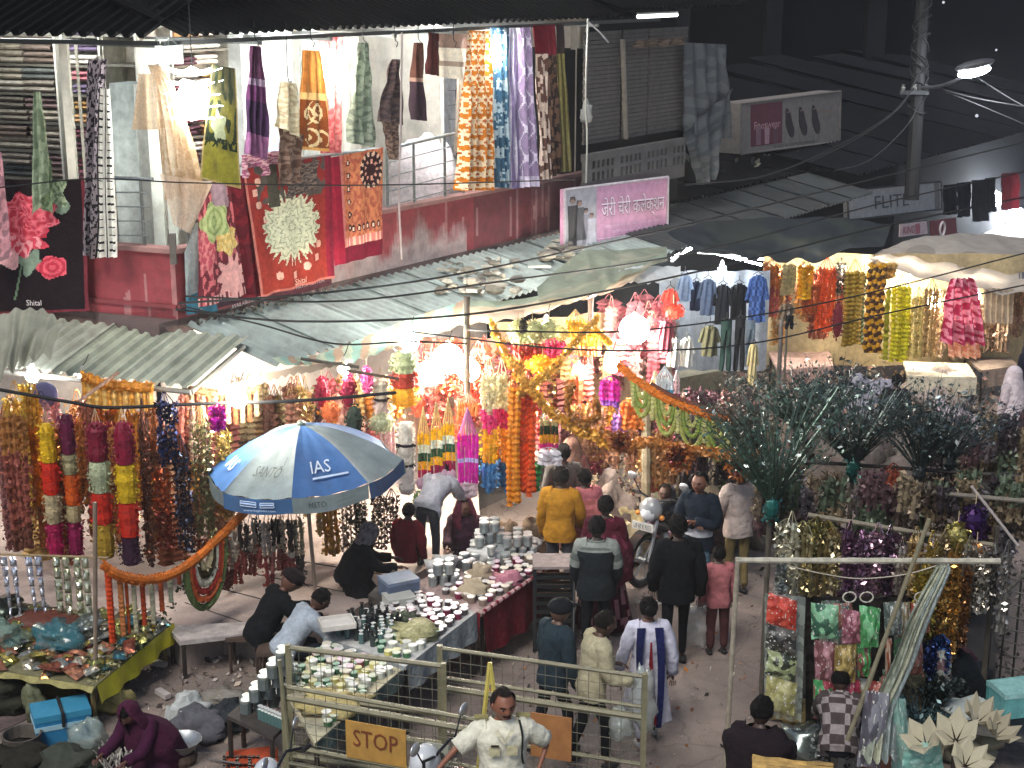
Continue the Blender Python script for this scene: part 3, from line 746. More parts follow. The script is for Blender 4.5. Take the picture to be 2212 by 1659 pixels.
# small hooks on the eave
for i, u in enumerate((551, 622, 672, 785, 853, 904, 938, 980)):
    m = MB(); p = PA(u, 92 if u != 622 else 176, .34); top = PA(u, 66, .3)
    m.tube(bez([Vector((p.x, p.y, top.z+.12)), p+Z*.05, p+DA*.06, p+DA*.03-Z*.06], 9), .006, H('1b1b1d'), 4)
    tag(m.build('hook', RUBBER), 'black wire hook holding a hanging textile under the eave', 'hook', 'hooks under the eave')
# ---- packed shelves inside the upper rooms
def folded(c, w_, d, h):
    b = MB(); n = 2
    for i in range(n):
        def fn(s, t, i=i):
            a = 2*math.pi*t; x = (s-.5)*w_; k = .92+.16*noise.noise(Vector((s*3, i*5, c[0]*9)))
            return Vector((x, -d/2*.9*math.copysign(abs(math.cos(a))**.5, math.cos(a)), (i+.5)*h/n+h/n*.5*k*math.copysign(abs(math.sin(a))**.6, math.sin(a))))
        b.grid(fn, 5, 10, vary(c, .18))
    return b
FM = [folded(H(c), .5, .4, .16).mesh('folded_blanket', mat('wrapped_cloth', .6, bump=.6, bscale=40, var=.4, vscale=12, spec=.3), (0, 0, 0), True) for c in
      ('6d665c', '837a6e', '5a5c58', '9a9080', '77685e', '4c504e', 'a39c90', '6f5a58')]
FM2 = [folded(H(c), .42, .35, .12).mesh('folded_blanket', CLOTH, (0, 0, 0), True) for c in ('b08a54', '8a5560', 'c9a070', '6a4652', 'd2c8bc', 'a86a70', '7a6a84', 'ddd6cc')]
FMC = {m_.name: c_ for m_, c_ in zip(FM+FM2, ('6d665c', '837a6e', '5a5c58', '9a9080', '77685e', '4c504e', 'a39c90', '6f5a58', 'b08a54', '8a5560', 'c9a070', '6a4652', 'd2c8bc', 'a86a70', '7a6a84', 'ddd6cc'))}
def shelf_unit(F, t0, t1, off, z0, z1, dz, label, glabel, group, meshes, dx=.52, rz=None):
    t = thing('shelf', F((t0+t1)/2, off, z0), label, 'shelf'); rz = math.atan2(DA.y, DA.x) if F is A_ else math.atan2(-DB.y, -DB.x)
    z = z0; m = MB(); wallbox(m, F, t0, t1, off-.5, off-.47, z0-.1, z1, H('b0a898')); m.build('back_panel', PAINT, t)
    while z < z1:
        m = MB(); wallbox(m, F, t0, t1, off-.45, off, z-.03, z, H('5c584e')); m.build('shelf_board', PAINT, t)
        q = t0+.27
        while q < t1-.2:
            k = R.choice((1, 2, 2))
            if dz > .3: k = 2
            for j in range(k):
                if j*.17+.13 > dz: break
                o = bpy.data.objects.new('folded_blanket', R.choice(meshes)); COL.objects.link(o)
                o.location = F(q+R.uniform(-.03, .03), off-.2+R.uniform(-.04, .06), z+.002+j*.165); o.rotation_euler = (0, 0, rz+R.uniform(-.08, .08)); o.scale = (1, 1, R.uniform(.9, 1.1))
                tag(o, cname(FMC.get(o.data.name, '888888'))+' '+glabel, 'blanket', group)
            q += dx*.92
        z += dz
    m = MB(); wallbox(m, F, t0-.03, t0, off-.46, off+.01, z0-.1, z1, H('c9c5b8')); wallbox(m, F, t1, t1+.03, off-.46, off+.01, z0-.1, z1, H('c9c5b8')); m.build('side_panel', PAINT, t)
def tB(u, off): return (PB(u, 300, off)-K).dot(DB)
shelf_unit(B_, tB(130, -1.4), tB(-60, -1.4), -1.4, 4.2, 6.4, .37, 'wall shelf packed with wrapped blankets behind the left balcony', 'wrapped blanket lying folded in the left wall shelf', 'wrapped blankets in the left wall shelf', FM)
shelf_unit(B_, tB(225, -1.4), tB(150, -1.4), -1.4, 4.2, 6.5, .37, 'narrow shelf of light cloth behind the black scarf', 'folded cloth in the narrow shelf behind the black scarf', 'folded cloth in the narrow shelf', FM2, .44)
shelf_unit(B_, tB(303, -1.45), tB(237, -1.45), -1.45, 5.7, 6.6, .37, 'shelf of folded cloth above the pale cupboard', 'folded cloth stacked above the pale cupboard', 'folded cloth above the cupboard', FM2, .44)
shelf_unit(A_, tA(378, -1.6), tA(500, -1.6), -1.6, 4.0, 6.5, .37, 'shelf of folded bedding behind the lotus lamp', 'folded bedding on the shelf behind the lotus lamp', 'folded bedding behind the lotus lamp', FM2, .44)
# pillows/bundles on the floor of the right bay
def bundle(label, cat, p, size, c, m=None, seed=0, name='bundle', flat=.8, rough=.25, sub=(16, 12), grp=None):
    b = MB(); p = Vector(p); cc = H(c)
    def fn(s, t):
        a = 2*math.pi*s; th = math.pi*t
        d = Vector((math.sin(th)*math.cos(a), math.sin(th)*math.sin(a), math.cos(th)))
        k = 1+rough*noise.noise(d*1.8+Vector((seed, 0, 0)))*1.6+rough*.6*noise.noise(d*5+Vector((0, seed, 0)))
        q = Vector((d.x*size[0]/2*k, d.y*size[1]/2*k, d.z*size[2]/2*k))
        q.z = max(q.z, -size[2]/2*flat)+size[2]/2*flat
        return p+q
    b.grid(fn, sub[0], sub[1], lambda s, t: vary(cc, .1), closed=True)
    o = b.build(name, m or CLOTH, smooth=True, loc=p); tag(o, label, cat, grp); return o
p = PA(905, 330, -1.2); p.z = 3.2
bundle('big white cloth bundle behind the railing', 'bundle', p, (1.3, 1.1, 1.7), 'd4cccf', seed=3)
p = PA(985, 330, -1.3); p.z = 3.2
bundle('grey cloth bundle right of the white one behind the railing', 'bundle', p, (.7, .8, 1.3), '8f8c84', seed=5)
p = PA(585, 300, -1.0); p.z = 3.2
bundle('blue grey pillow heap behind the purple shawl', 'bundle', p, (.8, .8, 1.9), 'a4aebc', seed=8)
# ================================================================ canopies of cloth
def WY(u, v, y): return W(u, v, y)
def lerp_poly(P, t):
    n = len(P)-1; x = min(n-1e-6, t*n); i = int(x); return P[i].lerp(P[i+1], x-i)
def canopy(label, top, bot, pat, sag=.08, nu=70, nv=12, rip=.02, name='cloth_canopy', m=None, folds=14):
    T = bez([WY(*p) if len(p) == 3 else PA(p[0], p[1], p[2]) for p in top], 24) if len(top) > 2 else [WY(*p) for p in top]
    Bt = bez([WY(*p) for p in bot], 24) if len(bot) > 2 else [WY(*p) for p in bot]
    b = MB(); sd_ = R.uniform(0, 40)
    def fn(s, t):
        p = lerp_poly(T, s).lerp(lerp_poly(Bt, s), t)
        p.z -= sag*math.sin(math.pi*t)+rip*math.sin(s*folds*6.28+t*2)*(t*.8+.2)-rip*noise.noise(Vector((s*12, t*3, sd_)))
        return p
    b.grid(fn, nu, nv, pat)
    return tag(b.build(name, m or THIN, smooth=True), label, 'canopy')
TARP = mat('tarpaulin', .6, var=.25, vscale=3, bump=.2, transl=.25, dirt=.3)
def stripes3(s, t):
    k = int(s*21+t*1.2) % 3; return H(('a5b5a0', '7fa79c', '9c8874')[k])
canopy('striped teal and beige cloth canopy left of the bamboo prop', [(588, 772, 17.0), (700, 762, 17.6), (850, 702, 18.7), (1005, 648, 19.7)],
       [(640, 782, 16.6), (735, 788, 16.9), (850, 752, 17.4), (1008, 700, 18.0)], stripes3, .05, 84, 12, .015, m=TARP)
canopy('sagging beige cloth canopy held up by the bamboo prop', [(1005, 648, 19.7), (1130, 645, 20.3), (1300, 600, 21.0), (1440, 545, 22.5)],
       [(1008, 703, 18.0), (1120, 688, 18.4), (1230, 655, 18.9), (1300, 634, 19.4)], lambda s, t: H('a08d7c') if t > .55 or (s < .35 and t > .3) else (H('b0a690') if t > .18 else H('8a9a88')), .07, 60, 12, .02, m=TARP, folds=6)
canopy('pale green cloth sheet stretched over the awning edge right of the prop', [(1160, 620, 20.2), (1255, 545, 22.0), (1340, 540, 22.6), (1440, 532, 23.6)],
       [(1165, 650, 19.6), (1290, 632, 19.8), (1345, 600, 20.6), (1442, 560, 22.2)], lambda s, t: H('8a9482') if nz(s, t, 5, 3) > -.2 else H('9fa08e'), .04, 50, 10, .015, m=TARP, folds=5)
canopy('small white lit plastic sheet under the pink sign', [(1335, 585, 21.2), (1380, 575, 21.6), (1470, 575, 22.4)], [(1340, 605, 21), (1400, 612, 21.2), (1470, 600, 22)], lambda s, t: H('d8dcdc'), .02, 20, 6, m=TARP)
canopy('dark green tarpaulin with a scalloped lower edge over the marigold stall', [(1440, 500, 24.0), (1560, 475, 25.5), (1790, 470, 27.5), (1925, 486, 27.4)],
       [(1560, 542, 23.6), (1650, 560, 23.9), (1740, 562, 24.2), (1905, 525, 26.2)], lambda s, t: H('20262a') if nz(s, t, 4) > -.1 else H('2a302c'), .1, 70, 14, .05, folds=4, m=TARP)
canopy('pale advertising cloth stretched as a canopy at the right edge', [(1905, 540, 26.5), (1990, 512, 27.5), (2120, 505, 28.5), (2260, 520, 29)],
       [(1840, 552, 24.6), (1960, 590, 24.4), (2110, 625, 24.2), (2260, 640, 24)], lambda s, t: H('827a72') if blob(s, t, .35, .35, .09, .16) < 1 or blob(s, t, .62, .5, .07, .2) < 1 else (H('3c4050') if .86 < s < .95 and .45 < t < .75 and (s*60) % 1 < .5 else H('9b938a')), .06, 150, 40, .03, folds=5, m=TARP)
canopy('crumpled grey sheet thrown over the left awning end', [(-30, 690, 16.2), (40, 668, 16.4), (100, 672, 16.4), (138, 700, 16.2)], [(-30, 845, 15.4), (20, 800, 15.5), (60, 780, 15.7), (110, 765, 15.8)],
       lambda s, t: mix(H('8d8d7c'), H('6c6e62'), .5+.5*nz(s, t, 4, 8)), -.05, 50, 20, .05, folds=5, m=TARP)
canopy('small beige flap under the corner of the pale green awning', [(470, 840, 16.0), (600, 800, 16.4), (740, 780, 16.9)], [(480, 852, 16.0), (600, 818, 16.4), (730, 790, 16.9)], lambda s, t: H('9c8d7e'), .01, 30, 3, m=TARP)
def canvas_strip(): pass
# ================================================================ rubbish on the awning
rub = thing('rubbish_heap', W(1020, 585, 20.8), 'heap of pale rubble and rubbish lying on the blue green awning', 'rubbish')
for (u0, u1, v0, v1, n, oo) in ((950, 1120, 560, 630, 80, .9), (1150, 1240, 530, 560, 30, .5), (1200, 1260, 520, 540, 10, .4)):
    m = MB()
    for i in range(n):
        u, v = R.uniform(u0, u1), R.uniform(v0, v1); p = PA(u, v, R.uniform(.25, 1.2)); zz = 3.17-.2*((p-K).dot(NA))
        r = ray(u, v); p = CAM+r*((zz+.03-CAMZ)/r.z); s_ = R.uniform(.03, .12)
        m.ball(p, s_, vary(H(R.choice(('8d8878', 'a59f90', '6c675c', 'b9b4a4', '77736a'))), .2), 5, 4, (R.uniform(.7, 1.6), R.uniform(.5, 1.3), R.uniform(.2, .6)), Matrix.Rotation(R.uniform(0, 3), 3, 'Z'))
    o = m.build('rubble', WALL, rub); o['kind'] = 'stuff'
for (u, v) in ((1165, 576), (1080, 605), (1020, 628)):
    m = MB(); r = ray(u, v); p = CAM+r*((3.0-CAMZ)/r.z); m.box(p, (.34, .06, .03), H('c9ccc0'), Matrix.Rotation(R.uniform(-.4, .2), 3, 'Z'))
    m.build('plank', WOOD, rub)
# litter strip along the maroon wall foot
m = MB()
for i in range(70):
    u = R.uniform(385, 680); p = A_(R.uniform(0, 2.4), R.uniform(.05, .25), 3.15); m.scrap(p, R.uniform(.05, .12), vary(H(R.choice(('59584c', '8d8a78', '3c3c34'))), .2))
o = tag(m.build('leaf_litter', PAPER), 'dry litter caught along the foot of the maroon wall', 'litter', kind='stuff')
m = MB()
for i in range(140):
    p = A_(R.uniform(11, 20), R.uniform(-5, -.3), 3.4); p.z += .14*(-(p-K).dot(NA))*.6; m.scrap(p, R.uniform(.1, .3), vary(H(R.choice(('59584c', '8d8a78', '6c6a66', '3c3c34'))), .2))
tag(m.build('roof_litter', PAPER), 'pale scraps scattered over the dark roofs', 'litter', kind='stuff')
for i, (u, v, h) in enumerate(((1682, 405, .3), (1700, 400, .4), (1792, 418, .35), (1785, 435, .25), (1822, 452, .3))):
    p = PA(u, v, -1.5+.2*i); bundle(('first pale crumpled bag on the dark roof', 'second taller pale bag on the dark roof', 'small pale rag on the dark roof edge', 'grey lump beside the small rag on the roof', 'white scrap at the end of the FLITE board')[i], 'bag', p, (.25, .2, h), '9a968c', PAPER, i, 'crumpled_bag', rough=.5, sub=(8, 6))
# ================================================================ sign boards
def board(label, F, q, off, c, name='sign_board', th=.08, frame=None):
    A, B_2, C, D = [F(u, v, off) for (u, v) in q]
    A.z = A.z; n = (B_2-A).cross(D-A).normalized()
    if n.dot(CAM-A) < 0: n = -n
    t = thing(name, (C+D)/2, label, 'sign')
    m = MB(); m.prism([A, B_2, C, D], -n*th, H(c)); m.build('panel', mat('sign_face', .5, var=.12, vscale=4, dirt=.2), t)
    if frame:
        for a, b in ((A, B_2), (B_2, C), (C, D), (D, A)):
            m = MB(); m.tube([a+n*.01, b+n*.01], .022, H(frame), 4); m.build('frame_bar', PAINT, t)
    return t, A, B_2, C, D, n
def on(A, B, C, D, s, t): return A.lerp(B, s).lerp(D.lerp(C, s), t)
SF = mat('sign_face')
def rectp(t, q, s0, t0, s1, t1, c, n, d=.006, name='print_field'):
    m = MB(); P = [on(*q, a, b)+n*d for a, b in ((s0, t0), (s1, t0), (s1, t1), (s0, t1))]; m.prism(P, -n*(d*.8), H(c)); return m.build(name, SF, t)
def txt(t, q, s, s0, t0, s1, t1, c, n, d=.008, shear=0):
    O = on(*q, s0, t1)+n*d; X = on(*q, s1, t1)+n*d-O; Y = on(*q, s0, t0)+n*d-O
    return text(s, O, X, Y, SF, t, c=c, shear=shear)
t, a, b, c, d, n = board('pink shop sign board with white Hindi lettering and a family photo', PA, ((1219, 410), (1442, 382), (1440, 518), (1219, 548)), .6, 'c993b0', frame='c4bcc0')
Q = (a, b, c, d)
rectp(t, Q, .01, .02, .29, .98, 'a9a6ac', n)
txt(t, Q, 'जेरी चेरी कलेक्शन', .33, .2, .96, .58, 'f4e4f0', n, .016)
txt(t, Q, 'जेरी चेरी कलेक्शन', .335, .215, .965, .595, '4a2038', n, .009)
for i, (x0, x1, y, st) in enumerate(((.37, .92, .66, 'विद्युत कपड़ा, साड़ी ड्रेस, पापड़ी शेरवानी, सुहाग पोशाक'), (.43, .86, .755, 'रेडिमेड कपड़ों के विक्रेता'), (.36, .9, .9, 'स्थान - नया बाजार, बलरामपुर (उ.प्र.)'))):
    txt(t, Q, st, x0, y-.03, x1, y+.03, 'e6c6dc', n)
txt(t, Q, '9838 00', .86, .05, .95, .08, 'd6b6cc', n)
rectp(t, Q, .3, .835, .99, .842, 'e8d8e4', n, .01, 'rule')
def figure2d(t, Q, n, x, y0, y1, w_, c, hair='2c2426', skirt=False):
    m = MB(); h = y1-y0
    def P(s, q): return on(*Q, s, q)+n*.012
    m.prism([P(x+w_*math.cos(k)*.28, y0+h*.07+h*.065*math.sin(k)) for k in np.linspace(0, 6.28, 11)[:-1]], -n*.005, H('9b7f72')); m.build('printed_face', SF, t)
    m = MB(); m.prism([P(x-w_*.3, y0+h*.08), P(x-w_*.2, y0-h*.01), P(x+w_*.2, y0-h*.01), P(x+w_*.3, y0+h*.08), P(x, y0+h*.04)], -n*.004, H(hair)); m.build('printed_hair', SF, t)
    m = MB(); k = .75 if skirt else .4
    m.prism([P(x-w_*.5, y0+h*.17), P(x+w_*.5, y0+h*.17), P(x+w_*.42, y0+h*.5), P(x+w_*k, y1), P(x-w_*k, y1), P(x-w_*.42, y0+h*.5)], -n*.005, H(c)); m.build('printed_clothes', SF, t)
figure2d(t, Q, n, .07, .13, .9, .09, '3a3638'); figure2d(t, Q, n, .13, .2, .82, .085, '57565a', skirt=True)
figure2d(t, Q, n, .19, .33, .9, .07, '8d8a92'); figure2d(t, Q, n, .24, .42, .92, .075, 'c3c0c8', skirt=True)
# shoe sign
t, a, b, c, d, n = board('white shoe shop sign with three dark sandals and a maroon field', PA, ((1600, 224), (1815, 197), (1813, 305), (1600, 333)), -.6, '77716c', frame='6b6663', th=.5)
Q = (a, b, c, d)
rectp(t, Q, .09, .05, .39, .88, '5c2836', n); txt(t, Q, 'Footwear', .12, .4, .37, .55, 'b98c98', n)
txt(t, Q, 'Paragon', .78, .33, .93, .4, '8a6a52', n); txt(t, Q, 'Step Up for Less', .78, .47, .95, .51, '6a625c', n); txt(t, Q, 'SHOES & SLIPPERS MARKET', .3, .9, .75, .96, '3c3a3c', n)
for k in range(3):
    x = .46+.135*k; m = MB(); x0 = x
    P = []
    for q in np.linspace(0, 6.283, 17)[:-1]:
        yy = math.sin(q); P.append(on(*Q, x+.035*math.cos(q)*(1.15 if yy > 0 else .85)+.028*yy, .5+.3*yy)+n*.012)
    m.prism(P, -n*.005, H('2a2428')); m.build('printed_sandal', SF, t)
    m = MB(); m.prism([on(*Q, x-.035, .3)+n*.014, on(*Q, x+.0, .24)+n*.014, on(*Q, x+.03, .34)+n*.014, on(*Q, x+.002, .29)+n*.014], -n*.002, H('7c6a6a')); m.build('printed_strap', SF, t)
for (u, v) in ((1592, 250), (1592, 300)): pass
for k in range(3):
    p = on(*Q, .15+.07*k, .6+.05*k)
    figure2d(t, Q, n, .16+.08*k, .42+.06*k, .86, .05, ('7a5a66', '9a7a84', '5a3846')[k])
t, a, b, c, d, n = board('grey FLITE sign board on the far awning', PA, ((1830, 412), (2032, 392), (2034, 452), (1832, 476)), .6, 'a8a7a5', frame='4c4b4a', th=.1)
Q = (a, b, c, d); txt(t, Q, 'FLITE', .26, .28, .62, .72, '4a4a52', n)
m = MB(); m.tube([on(*Q, .0, .95)+n*.02, on(*Q, .12, .05)+n*.02], .05, H('6a6a68'), 4); m.tube([on(*Q, .16, .98)+n*.02, on(*Q, .24, .5)+n*.02], .04, H('6a6a68'), 4)
rectp(t, Q, .68, .1, .72, .4, '7a7774', n); rectp(t, Q, .92, .02, .98, .98, '77746e', n)
t, a, b, c, d, n = board('small white poster board under the FLITE sign', PA, ((1945, 485), (2002, 478), (2004, 505), (1944, 512)), 1.1, 'b9a4a8', th=.03)
Q = (a, b, c, d); txt(t, Q, 'KING', .1, .2, .5, .8, '8a2a3c', n); rectp(t, Q, .55, .1, .72, .9, '9a5a68', n)
t, a, b, c, d, n = board('dark red poster with a white ring emblem beside the far clothes', PA, ((2010, 478), (2065, 470), (2068, 510), (2012, 515)), 1.0, '6a2c34', th=.03)
m = MB(); cc = on(a, b, c, d, .4, .5)+n*.02; X = (b-a).normalized()
m.tube([cc+X*.16*math.cos(k)+Z*.16*math.sin(k) for k in np.linspace(0, 6.28, 15)], .03, H('d8d0d0'), 4); m.build('ring_emblem', SF, t)
# big pale sack hanging at the end of the dark neighbour and its tarps
cloth('tall grey tarpaulin hanging beside the brown shutters', 'tarpaulin', PA, ((1478, 92), (1570, 96), (1580, 300), (1482, 290)), .35, p_mottle('4a4e52', '5c6062', 4), 4, .08, 'tarpaulin', TARP)
cloth('lower part of a grey tarpaulin gathered to a point', 'tarpaulin', PA, ((1478, 285), (1585, 190), (1545, 385), (1510, 400)), .45, p_mottle('40464a', '54585a', 4), 3, .08, 'tarpaulin', TARP)
cloth('brown sacking strip rolled above the shutters', 'sacking', PA, ((1372, 88), (1480, 80), (1482, 96), (1370, 104)), .45, p_mottle('6b5c50', '4c423a', 7), 4, .05, 'sacking')
p = PA(1266, 265, .35); bundle('small white knotted bag tied to the post at the curtain row', 'bag', p, (.16, .14, .36), 'a3a39e', PAPER, 4, 'plastic_bag', rough=.4)
# utility pole and street lamp
def yray(u, v, y): return W(u, v, y)
t = thing('utility_pole', W(1972, 385, 27), 'dark utility pole wrapped in cables rising behind the FLITE board', 'pole')
bx = W(1972, 385, 27); m = MB(); tp = W(2000, -120, 27.1); m.tube([Vector((bx.x, bx.y, 3.3)), tp], [.13, .11], H('0a0b0d'), 10); m.build('shaft', WOOD, t)
for k in range(14):
    m = MB(); z = R.uniform(5.0, 6.6); c0 = bx.lerp(tp, (z-bx.z)/(tp.z-bx.z))
    m.tube([c0+Vector((.16*math.cos(a_), .16*math.sin(a_), .3*math.sin(a_*.5+k))) for a_ in np.linspace(0, 7, 9)], .012, H('1a1c20'), 4); m.build('cable_loop', RUBBER, t)
m = MB(); q = W(1975, 200, 26.9); m.box(q, (.5, .06, .07), H('2a2c30')); m.build('crossarm', PAINT, t)
for k in range(3):
    m = MB(); m.lathe(q+Vector((-.2+.2*k, 0, .04)), [(.03, 0), (.045, .04), (.02, .07), (.035, .1)], H('6a6a66'), 8); m.build('insulator', PLASTIC, t)
p = W(2105, 148, 26); t = thing('street_lamp', p, 'bright white street lamp on an arm at the top right', 'street lamp')
m = MB(); X = Vector((.97, .1, .2)).normalized()
m.ball(p-Z*.05, .29, (1, 1, 1), 14, 8, (1, .35, .3), Matrix(((.97, 0, -.2), (.1, 1, 0), (.2, 0, .97)))); m.build('lamp_glass', mat('street_glow', emit=((.88, .93, 1), 80)), t, True)
m = MB(); m.ball(p+Z*.06, .34, H('3c3e42'), 12, 6, (1.05, .42, .25), Matrix(((.97, 0, -.2), (.1, 1, 0), (.2, 0, .97)))); m.build('housing', PAINT, t, True)
m = MB(); m.tube(bez([W(1985, 190, 27), W(2030, 186, 26.6), W(2068, 172, 26.2), W(2085, 160, 26)], 12), .03, H('3a3c40'), 8); m.build('arm', PAINT, t)
for i, (u, v, y, r) in enumerate(((2038, 5, 40, .035), (2152, 108, 40, .03), (2110, 250, 27, .03))):
    m = MB(); p = W(u, v, y); m.ball(p, r, (1, 1, 1), 8, 6); tag(m.build('distant_lamp', mat('dimlamp', emit=((.8, .85, .95), .25))), ('faint lamp dot near the top edge', 'faint lamp dot above the street lamp', 'pale insulator lamp beside the utility pole')[i], 'lamp')
# ================================================================ overhead wires
WIRE = [
 ('black cable sagging along the maroon wall and over the awning', [(385, 655, 16.6), (700, 632, 17), (1000, 590, 18), (1440, 495, 20), (1830, 400, 23), (2240, 300, 26)], .013, '141416'),
 ('second black cable just below the first over the awning', [(400, 640, 16.5), (740, 650, 17), (1100, 605, 18), (1500, 545, 20), (1900, 440, 23), (2240, 365, 25)], .012, '141416'),
 ('thick black cable under the pink sign running to the right edge', [(380, 668, 17.5), (640, 694, 16.9), (1000, 680, 17.2), (1300, 630, 18.5), (1600, 565, 20), (1900, 490, 22), (2240, 420, 24)], .014, '141416'),
 ('thin cable from the bamboo prop to the right edge', [(1008, 712, 18.0), (1100, 715, 17.3), (1400, 712, 18.5), (1800, 650, 20), (2240, 540, 22)], .011, '1a1a1a'),
 ('thin cable crossing in front of the yellow garlands', [(885, 716, 17.9), (1250, 755, 17.3), (1600, 745, 18.5), (1900, 680, 20), (2240, 610, 21)], .011, '1a1a1a'),
 ('short cable across the striped canopy', [(390, 660, 17.4), (560, 700, 17.0), (720, 742, 17.0), (880, 738, 17.4), (1008, 742, 18)], .011, '1a1a1a'),
 ('cable looping from the eave over the railing', [(0, 405, 15.5), (200, 386, 15.8), (420, 395, 16.4), (800, 400, 17.5), (1240, 388, 20)], .008, '3a3a3a'),
 ('dark bamboo line on which the left garlands hang', [(-20, 838, 15.4), (150, 868, 15.6), (240, 880, 15.7), (430, 872, 15.9), (650, 865, 16.2), (855, 848, 16.6)], .02, '2c1e18'),
 ('pale cable sweeping from the utility pole down to the dark roof', [(1975, 190, 26.8), (1920, 250, 26.4), (1800, 320, 26), (1650, 380, 25.5), (1480, 400, 25)], .014, '6a6e72'),
 ('second pale cable from the utility pole', [(1980, 170, 26.8), (1940, 235, 26.4), (1850, 300, 26), (1750, 350, 25.6)], .012, '64686c'),
 ('third pale cable hanging lowest from the utility pole', [(1990, 210, 26.8), (1960, 270, 26.4), (1880, 345, 26), (1800, 370, 25.6)], .012, '64686c'),
 ('pale cable from the utility pole to the right edge', [(2040, 195, 26.8), (2120, 215, 26), (2240, 235, 25)], .014, '6a6e72'),
 ('pale cable with a knot going down to the right edge', [(2045, 200, 26.8), (2110, 225, 26), (2240, 280, 25)], .014, '6a6e72'),
 ('thin cable above the street lamp at the right edge', [(2100, 160, 26.8), (2170, 205, 26), (2240, 245, 25)], .012, '5c6064'),
 ('double white cord hanging in front of the maroon wall', [(868, 70, 17.9), (866, 250, 18), (862, 420, 18.1), (868, 560, 18.2)], .012, 'b9aaa6'),
 ('thin white cord hanging right of the curtains', [(1270, 40, 23), (1265, 200, 23), (1268, 300, 23), (1266, 395, 23)], .014, '9a9a94'),
 ('slanting stay wire from the curtain rail end', [(1272, 48, 23.2), (1298, 72, 23.2), (1315, 92, 23.2)], .014, '77777a'),
]
for lab, pts, r, c in WIRE:
    m = MB(); m.tube(bez([W(*p) for p in pts], 30), r, H(c), 5); tag(m.build('overhead_cable', RUBBER if c < '7' else PLASTIC), lab, 'cable')
def bamboo(label, a, b, r, c, cat='bamboo pole', name='bamboo_pole', grp=None, knots=7):
    a, b = Vector(a), Vector(b); m = MB(); pts = []; rr = []
    for i in range(knots*3+1):
        q = a.lerp(b, i/(knots*3)); pts.append(q); rr.append(r*(1.18 if i % 3 == 0 else 1))
    m.tube(pts, rr, H(c), 8); return tag(m.build(name, WOOD), label, cat, grp)
def gnd(u, v): return G(u, v)
bamboo('upright bamboo prop under the peak of the cloth canopy', W(1008, 640, 18.05), Vector((W(1008, 640, 18.05).x, 18.05, .0)), .035, '6e6458')
bamboo('dark wooden prop right of the cloth canopy', W(1276, 640, 19.4), Vector((W(1276, 640, 19.4).x, 19.4, 0)), .035, '54423a')
bamboo('cream post standing under the gold swags', W(1396, 850, 18.6), Vector((W(1398, 1090, 18.6).x, 18.6, 0)), .06, 'a99c80')
bamboo('thin grey post left of the white veiled woman', W(1688, 690, 21), Vector((W(1688, 700, 21).x, 21, 0)), .03, '5c5650')
bamboo('cross pole tied under the awning corner', W(170, 868, 15.7), W(255, 805, 16.2), .018, '8a6a58')
bamboo('dark rod closing the striped canopy', W(650, 775, 16.7), W(775, 793, 16.9), .018, '4a443c')
bamboo('rod reaching from the small bulb to the right', W(748, 800, 17), W(860, 818, 17.3), .016, '5c4c40')
# ================================================================ garlands
def bandc(bands, t):
    for l, c in bands:
        if t <= l: return c
    return bands[-1][1]
def bead_strand(m, top, L, r, bands, step=.036, jag=.3, sway=.012, n=5):
    k = max(4, int(L/step)); pts = []; rr = []; cc = []; ph = R.uniform(0, 6)
    for i in range(k+1):
        t = i/k
        pts.append(top+Vector((sway*math.sin(t*5+ph), sway*math.cos(t*4+ph), -L*t))); rr.append(r*(1+jag*(1 if i % 2 else -1)*R.uniform(.5, 1)))
        cc.append(vary(bandc(bands, t), .22))
    rr[0] = r*.3; m.tube(pts, rr, cc, n)
def scrap_col(m, top, L, r, bands, dens, sz, hollow=.55, t0=0, t1=1):
    for i in range(int(dens)):
        t = R.uniform(t0, t1); a = R.uniform(0, 6.283); q = r*R.uniform(hollow, 1.08)
        m.scrap(top+Vector((q*math.cos(a), q*math.sin(a)*.8, -L*t)), sz, vary(bandc(bands, t), .3))
NG = [0]
